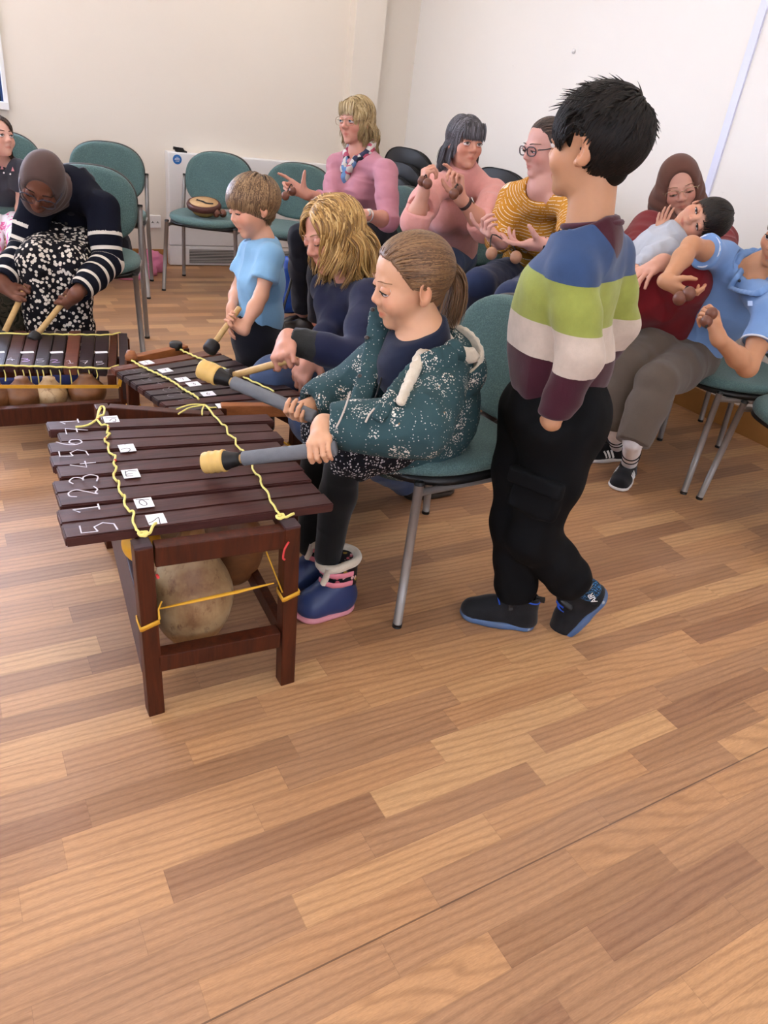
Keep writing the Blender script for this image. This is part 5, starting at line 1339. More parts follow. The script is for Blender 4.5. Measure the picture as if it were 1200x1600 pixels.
    def strip(name, pts, r0, r1, m, parent, amp=.002, fs=30, flat=.5, lift=.004, side=None):
        P = np.array([spx(PV, x, y, 4, lift) if d is None else pD(x, y, d) for x, y, d in pts]); P = spline(P, 14); f = Field(.0034)
        for k in range(13):
            a, b = P[k], P[k + 1]; r = r0 + (r1 - r0) * k / 13; f.ecap(a, b, (r, r * flat), (r, r * flat), np.cross(b - a, VIEW), .006)
        o_ = cloth_obj(parent, name, f, m, amp, fs, 5); return o_
    # right front edge standing up beside the chin, with snaps and zip
    strip('placket', [(594, 486, 1.80), (588, 525, 1.795), (580, 565, 1.78), (568, 610, 1.755), (552, 655, 1.725), (540, 690, 1.70)], .026, .022, pm, po, .002, 24, .35)
    MB().tube(spline([pD(611, 500, 1.785), pD(606, 545, 1.775), pD(596, 590, 1.755), pD(580, 640, 1.725), pD(560, 690, 1.69)], 14), .0022, 6).build('zip', M['tape'], po, True)
    for x_, y_, d_ in ((582, 484, 1.784), (573, 528, 1.78), (562, 588, 1.76)):
        MB().lathe([(.0, .0), (.0055, .0), (.006, .002), (.003, .004), (.0, .003)], pD(x_, y_, d_), frame_z(-VIEW * .6 + A(0, 0, .3)), 14).build('snap_button', plain('dark_snap', '#3a302c', .35, .5), po, True)
    # left front: folded storm flap with the pile showing on its inner edge
    strip('storm_flap', [(708, 556, None), (672, 565, None), (640, 588, None), (612, 622, None), (590, 655, None)], .030, .014, pm, po, .003, 20, .30, .006)
    strip('pile_edge', [(706, 500, None), (680, 526, None), (658, 558, None), (642, 592, None), (626, 628, None)], .019, .009, fleece, po, .003, 60, .8, .010)
    for L in ([(547, 612), (541, 632), (532, 655), (525, 668)], [(585, 638), (577, 648), (571, 660)]):
        dz = np.dot(RW.T @ (spx(PV, L[1][0], L[1][1], 4, .012) - CAM), A(0, 0, 1))
        MB().tube(spline([pD(x_, y_, dz) for x_, y_ in L], 10), .0022, 6).build('drawcord', plain('beige_drawcord', '#b9ad9f', .8), po, True)
    # hood hanging open on the back, lined with pile
    hc = pD(704, 566, 1.87); Rh = np.stack([u, l, A(0, 0, 1)], 1); er = np.array([.070, .112, .092]); od = nrm(A(0, 0, 1) * .62 + l * .62 + u * .48)
    f = Field(.0036); f.ell(hc, er, Rh, .02); f.ell(hc - A(0, 0, .045), er * .82, Rh, .03); f.cone(hc + l * .085 + A(0, 0, .0), spx(PV, 708, 548, 5, .0), .034, .026, .03)
    ov = hc + od * .085; orr = np.array([.066, .078, .066]); f.ell(ov, orr, Rh, .010, '-'); f.cone(neck - A(0, 0, .1), neck + A(0, 0, .15), .058, .072, .006, '-')
    ho = cloth_obj(root, 'hood', f, pm, .003, 15, 12)
    f = Field(.0034); f.ell(ov, orr + .006, Rh, .004); f.ell(ov + od * .012, orr - .002, Rh, .006, '-'); f.keep(hc, er + .006, Rh)
    f.chain([hc + l * .095 + u * .02 + A(0, 0, .050), hc + l * .080 + u * .055 + A(0, 0, .048), spx(PV, 690, 520, 5, .004)], [.018, .020, .015], .015)
    cloth_obj(ho, 'pile_lining', f, fleece, .0035, 60, 3)
    # hair: combed back to a ponytail
    hm = mat_hair('light_brown_hair', '#4e3826', '#6f5138', '#8f6d4a', .42)
    tie = A(.02, -.50, .06)
    hl_ = interp(0, .33, 35, .30, 55, .20, 68, .07, 78, -.02, 86, .10, 104, .06, 114, -.22, 130, -.34, 180, -.36)
    P, N = scalp(hd, 3200, hl_, rng, 1.02)
    def flow(p):
        d = tie - p; n = np.linalg.norm(d, axis=1, keepdims=True); d = d / np.maximum(n, 1e-6); d[:, 2] += .12 * np.clip(n[:, 0] - .3, 0, 1); return d
    dist = np.linalg.norm(P - tie, axis=1)
    paths = comb(hd, P, N, 12, np.clip(dist * 1.22, .08, 1.2) / 12, flow, (A(0, 0, -1), lambda t: .04), .45, .10, rng, push=1.065, jit=.05, hug=1.11, hz=-.5)
    cap = hair_cap(hd, .0034, hl_, 1.05)
    ho_ = locks('hair', to_world(hd, paths), .0026 + .0012 * rng.random(len(P)), hm, root, .4, rng=rng, centre=hd.c, cap=cap)
    n = 520; st = tie + rng.normal(size=(n, 3)) * A(.035, .02, .035); gl = hd.R.T @ A(0, 0, -1)
    D = np.tile(A(0, -.8, -.35), (n, 1)) + rng.normal(size=(n, 3)) * .16; out = [st]; p = st
    for i in range(12):
        D = D * .80 + (gl * 1.0 + rng.normal(size=(n, 3)) * .10 + A(0, .22, 0)) * .26; D /= np.linalg.norm(D, axis=1)[:, None]; p = p + D * (.050 + .010 * rng.random((n, 1))); 
        q = (p - A(0, -.07, .13)) / (A(.38, .43, .40) * 1.02); m = np.linalg.norm(q, axis=1); ins = m < 1; p = np.where(ins[:, None], A(0, -.07, .13) + q / np.maximum(m, .1)[:, None] * A(.38, .43, .40) * 1.02, p); out.append(p)
    locks('ponytail', to_world(hd, np.stack(out, 1)), .0026 + .0012 * rng.random(n), hm, root, .45, rng=rng, centre=hd.w(0, -.3, .0))
    tp = [hd.w(*(tie + A(.055 * math.cos(t), 0, .055 * math.sin(t)))) for t in np.linspace(0, 2 * PI, 17)[:-1]]
    MB().tube(tp, .0045, 8, closed=True).build('hair_tie', M['tape'], root, True)
    # loose strands beside the face
    k = 0; sx = np.where(rng.random(k) < .6, -1, 1); S = np.stack([sx * (.25 + .06 * rng.random(k)), .20 + .12 * rng.random(k), .22 + .06 * rng.random(k)], 1)
    D = np.stack([sx * .25, -.15 + .1 * rng.random(k), -1 + 0 * sx], 1); out = [S]; p = S
    for i in range(9):
        D = D * .8 + (gl + rng.normal(size=(k, 3)) * .12) * .2; D /= np.linalg.norm(D, axis=1)[:, None]; p = p + D * (.045 + .025 * rng.random((k, 1))); out.append(p)
    if k: locks('loose_strands', to_world(hd, np.stack(out, 1)), .0011, hm, root, .6, rng=rng, centre=hd.c)
    return root
girl()
# ------------------------------------------------------------------ the other people
def HD(x, y, d, fw, up, H, kid):
    """head seen at (x, y): facing and up given relative to the line of sight there"""
    v = nrm(ray(x, y)); r = nrm(RIGHT - v * (RIGHT @ v)); dn = np.cross(v, r); q = np.stack([r, dn, v], 1)
    return Head(pD(x, y, d), q @ np.array(fw, float), q @ np.array(up, float), H, kid)
LAST2 = {}
def figure(root, hd, skin, J, s=1.0, fat=1.0, hands=None, top=None, bottom=None, vox=.0045, bust=0.0, lip=(.80, .52, .52), blush=(1.0, .84, .82), face=None, tops=None, clipz=None):
    """body, top and lower garment of a person from joints J (world); returns body, vertices, joints"""
    N, P = J['neck'], J['pel']; l = J['l']; l = nrm(l); up = nrm(N - P); l = nrm(l - up * (l @ up)); u = np.cross(l, up)
    q = s; C = J.get('chest', lerp(N, P, .42) + u * J.get('arch', 0) * q)
    W = {}
    f = Field(vox); hd.prims(f, **(face or {}))
    f.cone(hd.w(0, -.07, -.20), N + A(0, 0, -.01), .047 * q, .052 * q, .014); f.cone(N, lerp(N, C, .5) + u * .015 * q, .058 * q, .050 * q, .03)
    f.ecap(lerp(N, C, .35), C, (.085 * q, .040 * q), (.10 * q, .052 * q), l, .03); f.ecap(C, P, (.10 * q, .052 * q), (.11 * q, .075 * q), l, .03)
    for sd in 'LR':
        S, E, w = J['S' + sd], J['E' + sd], J['W' + sd]; h = (hands or {}).get(sd)
        L = .178 * q * (h or {}).get('k', 1.0)
        if h and h.get('grip') is not None:
            w = grip(f, sd, h['grip'], h['axis'], h.get('fore', nrm(h['grip'] - E)), L, h.get('r', .012), h.get('thumb'), h.get('tight', 1.0))
        elif h: hand(f, w, h['d'], h['n'], sd, L, h.get('curls', ((20, 25, 15),) * 4), h.get('thumb'), h.get('spread', 6.0))
        else: hand(f, w, nrm(w - E), J.get('n' + sd, np.cross(l, nrm(w - E))), sd, L)
        W[sd] = w; f.cone(lerp(N, C, .30), S, .045 * q, .040 * q, .03); limb(f, S, E, w, .044 * q * fat, .036 * q * fat, .026 * q, .02, bulge=.002)
    for sd in 'LR':
        H_ = P + l * .085 * q * (1 if sd == 'L' else -1) - up * .01; J['H' + sd] = H_
        if J.get('k' + sd) is not None: limb(f, H_, J['k' + sd], J['a' + sd], .078 * q * fat, .055 * q, .038 * q, .03)
    body, V = skin_obj(root, f, hd, skin, lip=lip, blush=blush)
    J['W_'] = W; J['C'] = C; J['u'] = u; J['up'] = up; J['l_'] = l
    if top:
        o_ = top.get('off', .014) * q; f = Field(top.get('vox', vox)); hem = top.get('hem', .06); n0 = lerp(N, C, .28)
        for sd in 'LR':
            S, E, w = J['S' + sd], J['E' + sd], W[sd]; sl = top.get('sleeve' + sd, top.get('sleeve', 1.95)); so = top.get('soff', o_)
            f.cone(lerp(N, C, .30), S, .058 * q, .046 * q + so * .7, .05)
            f.cone(S, lerp(S, E, .5), .050 * q * fat + so * .8, .046 * q * fat + so, .02)
            if sl <= 1.0: f.cone(lerp(S, E, .5), lerp(S, E, sl), .046 * q * fat + so, .045 * q * fat + so * 1.3, .02); f.cut(lerp(S, E, sl), nrm(E - S), .085 * q + so)
            else:
                f.cone(lerp(S, E, .5), E, .046 * q * fat + so, .040 * q * fat + so, .02); e = lerp(E, w, min(sl - 1, 1)); m = lerp(E, e, .5)
                r1 = .036 * q * fat + so; f.cone(E, m, .040 * q * fat + so, r1 * 1.0, .02); f.cone(m, e, r1, (.028 if sl > 1.7 else .036) * q + so * .8, .015); f.cut(e, nrm(w - E), .075 * q)
                if top.get('hollow', 1): f.cone(lerp(e, E, .1), lerp(e, w, .5), .030 * q + so * .3, .031 * q + so * .3, .003, '-')
        for ff in top.get('sleeve_extra', []): ff(f, J)
        f.ecap(n0, C, (.118 * q + o_, .060 * q + o_), ((.135 * fat) * q + o_, .092 * q * fat + o_), l, .05)
        f.ecap(C, P + up * .05 * q, ((.135 * fat) * q + o_, .090 * q * fat + o_), ((.142 * fat) * q + o_, .100 * q * fat + o_), l, .05); f.ecap(P + up * .06, P - up * (hem - .03), ((.142 * fat) * q + o_, .105 * q * fat + o_), ((.140 * fat) * q + o_, .105 * q * fat + o_), l, .03)
        if bust:
            for sx in (-1, 1): f.ell(lerp(N, C, .88) + l * sx * .068 * q + u * (.070 + bust) * q, np.array([.070, .070, .075]) * q, None, .05)
        f.cone(N - up * .03, lerp(N, C, .25), .070 * q, .080 * q, .04)
        f.cut(P - up * hem, -up, .4); nk = top.get('neck', 'crew')
        if nk == 'crew': f.cone(N - up * .06, N + up * .1, .062 * q, .075 * q, .005, '-'); f.cut(N + up * .005, nrm(up + u * .35), .11 * q)
        elif nk == 'scoop': f.cone(N + up * .005 + u * .015, N + up * .1 + u * .03, .064 * q, .10 * q, .005, '-'); f.cut(N + up * .012, nrm(up + u * .42), .105 * q)
        elif nk == 'funnel': f.cone(lerp(N, C, .15), hd.w(0, -.03, -.36), .078 * q, .064 * q, .03); f.cut(hd.w(0, 0, -.40), nrm(up + u * .15), .12 * q); f.cone(N, hd.w(0, -.03, -.2), .056 * q, .058 * q, .004, '-')
        for ff in top.get('extra', []): ff(f, J)
        cloth_obj(root, top.get('name', 'jumper'), f, top['mat'], top.get('amp', .005), top.get('fs', 12), top.get('seed', 1), top.get('st', (1, 1, .7)), attr=top.get('attr')); LAST2['V'] = LAST['V']
    if bottom:
        o_ = bottom.get('off', .010); f = Field(bottom.get('vox', vox)); hp = P + up * bottom.get('waist', .06)
        f.ecap(hp, P - up * .02, ((.138 * fat) * q + o_, .100 * q + o_), ((.150 * fat) * q + o_, .110 * q + o_), l, .04)
        for sd in 'LR':
            k, a = J['k' + sd], J['a' + sd]
            if k is None: continue
            H_ = J['H' + sd]; m = lerp(H_, k, .5); th = .085 * q * fat + o_
            f.cone(H_, m, th, th * .90, .05); f.cone(m, k, th * .90, .062 * q + o_, .03); e = lerp(k, a, bottom.get('leg', .97))
            f.cone(k, lerp(k, e, .4), .060 * q + o_, .058 * q + o_, .02); f.cone(lerp(k, e, .4), e, .058 * q + o_, bottom.get('cuff', .046) * q + o_, .02); f.cut(e, nrm(a - k), .10)
        for ff in bottom.get('extra', []): ff(f, J)
        cloth_obj(root, bottom.get('name', 'trousers'), f, bottom['mat'], bottom.get('amp', .005), bottom.get('fs', 13), bottom.get('seed', 2), attr=bottom.get('attr'))
    return body, V, J
def mane(root, hd, m, rng, n, part, length, tip, lift=.12, curl=.0, width=.0045, hl=None, cap=None, push=1.06, steps=14, extra=None, name='hair', fringe=None, jit=.07, stiff=.72, gmix=.75, side=1.0, capgrow=1.045, hug=1.14, hz=-.05, hz_=None, clump=.7, wave=None):
    """hair falling from a parting at head x = part"""
    gl = hd.R.T @ A(0, 0, -1)
    n = int(n * 2.2); width = width * .62
    P, N = scalp(hd, n, hl or hairline(.33, .20, .0, -.30, 110), rng, 1.02)
    def flow(p):
        sx = np.where(p[:, 0] > part, 1.0, -1.0); return np.stack([sx * .75 * side, np.where(p[:, 1] > .1, -.12, -.45), np.full(len(p), -.55)], 1)
    L = length(P) * (.88 + .24 * rng.random(len(P)))
    if tip: L = fit_len(P, L, tip)
    paths = comb(hd, P, N, steps, L / steps, flow, (gl, lambda t: .25 if t < .15 else (gmix if t < .3 else .97)), stiff, lift, rng, curl, push, extra or [((0, .07, -.2), (.30, .30, .36)), ((0, -.05, -.5), (.27, .25, .4))], jit, hug, hz)
    if clump:
        gi = rng.choice(n, max(n // 14, 4), replace=False); D2 = ((P[:, None, :] - P[None, gi, :]) ** 2).sum(2); own = gi[D2.argmin(1)]
        tt = np.linspace(0, 1, paths.shape[1])[None, :, None]; paths = paths + (paths[own] - paths) * clump * np.clip(tt * 1.3 - .15, 0, 1)
        if wave:
            ph = (rng.random(n) * 6.28)[own][:, None]; tq = np.linspace(0, 1, paths.shape[1])[None, :]; w_ = wave[0] * np.clip(tq * 1.6 - .2, 0, 1)
            az = np.arctan2(P[:, 0], P[:, 1])[:, None]
            paths = paths + np.stack([np.cos(az) * np.sin(ph + tq * wave[1]) * w_, -np.sin(az) * np.sin(ph + tq * wave[1]) * w_, 0 * w_ * ph], 2) + np.stack([np.sin(az) * np.cos(ph + tq * wave[1]) * w_, np.cos(az) * np.cos(ph + tq * wave[1]) * w_, 0 * w_ * ph], 2) * .6
    c = hair_cap(hd, .0042, hz_ or interp(0, .33, 35, .30, 55, .20, 70, .0, 85, -.12, 110, -.25, 180, -.32), capgrow)
    return locks(name, to_world(hd, paths), width * (.7 + .6 * rng.random(len(P))), m, root, .4, rng=rng, centre=hd.c, cap=c)
def fringe(root, hd, m, rng, n, z0=.33, z1=.10, xw=.24, width=.0042, name='fringe'):
    x = (rng.random(n) * 2 - 1) * xw; S = np.stack([x, .30 - .35 * x ** 2 + .03 * rng.random(n), z0 - .01 + .04 * rng.random(n)], 1)
    gl = A(0, 0, -1); D = np.stack([x * .5, np.full(n, .6), np.full(n, -.35)], 1); out = [S]; p = S
    st = (z0 - z1 + .06 + .03 * rng.random(n))[:, None] / 7
    for i in range(8):
        D = D * .62 + (gl + rng.normal(size=(n, 3)) * .06) * .38; D /= np.linalg.norm(D, axis=1)[:, None]; p = p + D * st
        cc = A(0, .0, .06); rr = A(.33, .385, .45); q = (p - cc) / rr; mm = np.linalg.norm(q, axis=1); ins = mm < 1; p = np.where(ins[:, None], cc + q / np.maximum(mm, .1)[:, None] * rr, p); out.append(p)
    return locks(name, to_world(hd, np.stack(out, 1)), width * (.7 + .6 * rng.random(n)), m, root, .4, rng=rng, centre=hd.c)
def shaker(label, a, b, via=None, r=.021):
    """two small seed balls on a cord"""
    a = np.asarray(a, float); b = np.asarray(b, float); t = thing('ball_shaker', label, 'shaker', tuple(a), 'ball shakers on cords')
    for c in (a, b):
        bb = MB().lathe([(r * math.sin(t_), -r * 1.08 * math.cos(t_)) for t_ in np.linspace(.01, PI - .01, 16)], c, None, 22, False); bb.build('ball', M['seed'], t, True)
    P = [a] + [np.asarray(v, float) for v in (via or [(a + b) / 2 + A(0, 0, .03)])] + [b]
    MB().tube(spline(P, 14), .0028, 7).build('cord', M['tape'], t, True)
    return t
M['seed'] = plain('brown_seed_ball', '#6b4030', .4, .4, var=.2, sc_=60)
M['seed_pale'] = plain('tan_seed_ball', '#a3765c', .45, .4, var=.15, sc_=60)
def stick_mallet(label, tail, head, r=.0095, hr=.024, hl=.03):
    tail = np.asarray(tail, float); head = np.asarray(head, float); d = nrm(head - tail); L = np.linalg.norm(head - tail); R = frame_z(d)
    t = thing('mallet', label, 'mallet', tuple(tail), 'wooden mallets with black rubber heads')
    MB().lathe([(.0, 0), (r * .9, .001), (r, .004), (r, L - .004), (.0, L)], tail, R, 18).build('handle', M['stick'], t, True)
    MB().lathe([(.0, L - hl), (hr * .8, L - hl), (hr, L - hl * .75), (hr, L + hl * .1), (hr * .85, L + hl * .3), (.0, L + hl * .3)], tail, R, 24).build('head', M['rubber_black'], t, True)
    return t
def slipon(root, toe, heel, m, ms, L=None, Wd=.09, hgt=.30):
    return shoe(root, heel, toe, A(0, 0, 1), np.linalg.norm(np.asarray(toe) - heel) if L is None else L, Wd, m, ms, hgt, .11, vox=.0045)
denim = mat_cloth('mid_blue_denim', '#41506f', .18, weave=700, bump=.4); denim_d = mat_cloth('dark_blue_denim', '#232d4a', .2, weave=700, bump=.4); navy_t = mat_cloth('dark_navy_trousers', '#15161f', .12)
black_shoe = plain('black_leather', '#1d1714', .35, .5); blk_sole = plain('dark_rubber_sole', '#2c2622', .7); wht_sole = plain('white_rubber_sole', '#d9d4cf', .6)
# --- toddler
def toddler():
    root = thing('person', 'toddler with light brown hair in a light blue T-shirt, striking the middle xylophone', 'person', (1.0, 2.58, 0)); rng = np.random.default_rng(21)
    skin = mat_skin('fair_skin_toddler', '#d09a7e')
    hd = HD(394, 323, 2.50, (-.90, .22, -.36), (-.22, -.97, -.10), .192, .95)
    G_ = pD(362, 498, 2.44); mh = pD(328, 546, 2.40); tail = G_ + nrm(G_ - mh) * .05
    stick_mallet('wooden mallet in the hand of the toddler in the light blue T-shirt', tail, mh)
    J = dict(neck=pD(412, 375, 2.555), pel=pD(405, 520, 2.70), l=hv(-.15, .05, -1), SL=pD(424, 402, 2.49), SR=pD(392, 392, 2.62), EL=pD(408, 462, 2.49), ER=pD(372, 452, 2.66), WL=pD(372, 485, 2.45), WR=pD(362, 482, 2.58),
             kL=A(.99, 2.51, .25), kR=A(.99, 2.63, .25), aL=A(1.02, 2.51, .06), aR=A(1.02, 2.63, .06))
    b, V, J = figure(root, hd, skin, J, .60, 1.0, dict(L=dict(grip=G_, axis=nrm(mh - tail), r=.0095), R=dict(d=hv(-.2, .9, .1), n=hv(-.9, 0, -.2))),
        top=dict(mat=mat_cloth('light_blue_jersey', '#7fa9c9', .08, weave=800), name='t_shirt', sleeve=.62, off=.020, soff=.014, hem=.05, amp=.006, fs=13, hollow=0),
        bottom=dict(mat=navy_t, off=.018, leg=.9), vox=.0032, face=dict(nose=.5, mouth=.018, cheek=.01), blush=(1, .78, .76))
    hd.face(root, b, V, skin, plain('fair_brow', '#a9825f', .7), '#46566a', lid=.72, gaze=(0, .85, -.5), brow=.7, lashm=plain('brown_lash', '#3a2a20', .7))
    hm = mat_hair('toddler_hair', '#3f2d1f', '#70543a', '#a68660', .4)
    P, N = scalp(hd, 4200, hairline(.22, .14, .06, -.30, 104), rng, 1.03); crown = A(0, -.30, .46)
    def flow(p): d = p - crown; return d / np.maximum(np.linalg.norm(d, axis=1, keepdims=True), 1e-6)
    L = fit_len(P, np.full(len(P), .75), interp(0, .09, 40, .04, 70, -.03, 88, -.06, 110, -.16, 130, -.36, 180, -.40)) * (.9 + .2 * rng.random(len(P)))
    paths = comb(hd, P, N, 10, L / 10, flow, (hd.R.T @ A(0, 0, -1), lambda t: .30 + .5 * t), .6, .08, rng, push=1.10, jit=.05, hug=1.15, hz=-.3)
    cap = hair_cap(hd, .0036, interp(0, .16, 40, .12, 70, .03, 88, .0, 104, .02, 112, -.14, 130, -.34, 180, -.36), 1.07)
    locks('hair', to_world(hd, paths), .0022 + .0010 * rng.random(len(P)), hm, root, .4, rng=rng, centre=hd.c, cap=cap)
    for y in (2.51, 2.63): shoe(root, A(1.06, y, 0), A(.91, y + .01, 0), A(0, 0, 1), .15, .065, black_shoe, wht_sole, .4)
toddler()
# --- blonde woman kneeling behind the girl
def blonde():
    root = thing('person', 'woman with long blonde hair and a navy top crouching behind the girl in the parka', 'person', (1.3, 2.2, 0)); rng = np.random.default_rng(31)
    skin = mat_skin('fair_skin_blonde', '#c48a74')
    hd = HD(518, 366, 2.33, (-.80, .30, -.48), (-.28, -.94, -.14), .222, 0)
    G_ = pD(447, 563, 2.13); mh = pD(352, 590, 2.19); tail = pD(462, 560, 2.12)
    stick_mallet('wooden mallet in the hand of the blonde woman, held out flat over the middle xylophone', tail, mh, .0105)
    J = dict(neck=pD(552, 428, 2.44), pel=A(1.36, 2.23, .27), l=hv(-.30, .1, -1), SL=pD(578, 468, 2.30), SR=pD(512, 452, 2.56), EL=pD(560, 562, 2.17), ER=pD(528, 505, 2.47), WL=pD(470, 562, 2.12), WR=pD(490, 552, 2.36),
             kL=pD(492, 655, 2.20), kR=pD(425, 592, 2.42), aL=A(1.38, 1.98, .06), aR=A(1.34, 2.40, .06))
    navy = mat_cloth('navy_jersey', '#1d2038', .1)
    b, V, J = figure(root, hd, skin, J, .98, 1.0, dict(L=dict(grip=G_, axis=nrm(mh - tail), r=.0105, fore=hv(-.6, .4, -.1)), R=dict(d=hv(-.5, .85, 0), n=hv(-.3, -.2, -1), curls=((50, 60, 40),) * 4)),
        top=dict(mat=navy, name='top', sleeve=1.95, off=.012, hem=.07, neck='crew'), bottom=dict(mat=denim, off=.012), bust=.012, vox=.004)
    hd.face(root, b, V, skin, plain('blonde_brow', '#94714c', .7), '#4a6a7a', lid=.85, gaze=(0, .8, -.6), brow=.8, lashm=plain('blonde_lash', '#4a3526', .7))
    gm = mat_cloth('charcoal_cuff', '#2b2b29', .15, weave=400, bump=.6)
    for sd in 'LR':
        E, W = J['E' + sd], J['W_'][sd]; f = Field(.004); f.cone(lerp(E, W, .45), lerp(E, W, .95), .046, .040, .01); f.cut(lerp(E, W, .48), E - W, .08); f.cut(lerp(E, W, .93), W - E, .08); f.cone(lerp(E, W, .8), W, .028, .031, .003, '-')
        cloth_obj(root, 'cuff', f, gm, .003, 30)
    hm = mat_hair('honey_blonde_hair', '#5a3d20', '#ad8349', '#ddb87a', .36)
    mane(root, hd, hm, rng, 1900, -.03, lambda P: np.interp(P[:, 1], [-.4, .2], [1.05, .85]) + .1 * rng.random(len(P)), None, .14, .25, .0046, push=1.10, steps=18, jit=.05, hug=1.2, wave=(.075, 9.0), extra=[((0, .10, -.2), (.33, .26, .36)), ((0, -.12, -.62), (.30, .30, .45)), ((0, -.2, -1.15), (.62, .36, .40))])
    for toe, heel in ((A(1.50, 1.97, 0), A(1.36, 1.97, .0)), (A(1.48, 2.41, 0), A(1.33, 2.41, 0))): shoe(root, heel, toe, A(0, 0, 1), .22, .085, black_shoe, blk_sole, .35)
blonde()
# --- woman in the pink cardigan
def pink():
    root = thing('person', 'woman with glasses and shoulder-length blonde hair in a pink cardigan, shaking a ball shaker', 'person', (2.2, 4.0, 0)); rng = np.random.default_rng(41)
    skin = mat_skin('rosy_skin', '#c28a76')
    hd = HD(556, 188, 3.98, (-.66, -.02, -.75), (.03, -1, .0), .232, 0)
    J = dict(neck=pD(562, 236, 4.06), pel=A(2.27, 4.04, .555), l=hv(.55, .15, -.80), SL=pD(603, 268, 3.97), SR=pD(528, 258, 4.16), EL=pD(607, 345, 3.92), ER=pD(517, 318, 4.10), WL=pD(572, 336, 3.78), WR=pD(478, 303, 3.93),
             kL=pD(503, 388, 3.98), kR=pD(470, 372, 4.12), aL=A(1.88, 3.86, .09), aR=A(1.86, 4.04, .09))
    b, V, J = figure(root, hd, skin, J, 1.0, 1.06, dict(L=dict(d=hv(-.9, .15, -.3), n=hv(0, -.5, -.85), curls=((45, 60, 40),) * 4), R=dict(d=hv(-.85, -.35, -.2), n=hv(.25, -.55, .8), curls=((10, 20, 15), (50, 60, 30), (60, 70, 40), (60, 70, 40)), thumb=((.35, .9, -.1), (.25, .95, -.1), (.2, .97, 0)), spread=10)),
        top=dict(mat=mat_cloth('dusty_pink_knit', '#b07884', .08, weave=600, bump=.3), name='cardigan', sleeveL=1.25, sleeveR=1.55, off=.010, hem=.05, amp=.0065, fs=15, st=(.6, .6, 1.7)), bottom=dict(mat=navy_t, off=.012), bust=.03)
    gm = plain('thin_gold_frame', '#a08468', .3, .6, Metallic=.6)
    hd.face(root, b, V, skin, plain('fair_brow_pink', '#a58a6a', .7), '#5a6f80', lid=.45, brow=.6); hd.glasses(root, V, gm, w=.135, h=.085, thick=.0014)
    hm = mat_hair('ash_blonde_hair', '#6a5638', '#9c8459', '#c4ae84', .42)
    mane(root, hd, hm, rng, 1500, .06, lambda P: np.full(len(P), 1.0), interp(0, -.15, 50, -.52, 180, -.60), .14, .2, .0050, push=1.09, steps=15, jit=.06, wave=(.05, 8.0))
    fringe(root, hd, hm, rng, 150, .36, .20, .22, .0032)
    g = G('patterned_scarf'); o = g.obj(); v = g.vor(o, 36); sepc = g.n('ShaderNodeSeparateColor', {0: v.outputs[1]}).outputs[0]
    sm = g.done(g.ramp(sepc, [(0, lin('#2b2f45')), (.22, lin('#b9b3ac')), (.45, lin('#5d7ea6')), (.6, lin('#a84f62')), (.75, lin('#cfc8c2')), (.9, lin('#20202a'))], 'CONSTANT'), .8, .2)
    f = Field(.0045); u, up, l = J['u'], J['up'], J['l_']; N = J['neck']
    P = [N + up * .01 + (u * math.cos(t) * .070 + l * math.sin(t) * .080) - up * .035 * math.cos(t) for t in np.linspace(.5, 2 * PI - .5, 12)]
    f.chain(P, [.020] * 12, .01); kn = N + u * .125 - up * .10
    for p in (P[0], P[-1]): f.chain([p, lerp(p, kn, .5) + u * .015, kn], [.020, .018, .016], .01)
    f.ell(kn, (.024, .024, .022), None, .01); f.chain([kn, kn - up * .10 + u * .022 - l * .012, kn - up * .22 + u * .012 - l * .02], [.016, .019, .020], .01); f.chain([kn, kn - up * .09 + u * .02 + l * .012, kn - up * .17 + u * .012 + l * .02], [.014, .016, .017], .01)
    cloth_obj(root, 'scarf', f, sm, .004, 30)
    w = J['W_']['L']; e = J['EL']; d = nrm(w - e); c = lerp(w, e, .10); MB().tube([c + (np.cross(d, A(0, 0, 1)) * math.cos(t) + nrm(np.cross(np.cross(d, A(0, 0, 1)), d)) * math.sin(t)) * .029 for t in np.linspace(0, 2 * PI, 21)[:-1]], .006, 8, closed=True).lathe([(.0, 0), (.017, 0), (.017, .006), (0, .007)], c - VIEW * .032, frame_z(-VIEW), 20).build('wristwatch', plain('silver_watch', '#c9c6c2', .25, .6, Metallic=.5), root, True)
    slipon(root, pZ(448, 520, 0), pZ(490, 520, 0), black_shoe, blk_sole, .25); slipon(root, A(1.70, 4.02, 0), A(1.94, 4.06, 0), black_shoe, blk_sole, .25)
    sh = shaker('pair of brown balls swinging from the right hand of the woman in the pink cardigan', pD(446, 306, 3.80), pD(457, 299, 3.82), [pD(455, 288, 3.83)])
pink()
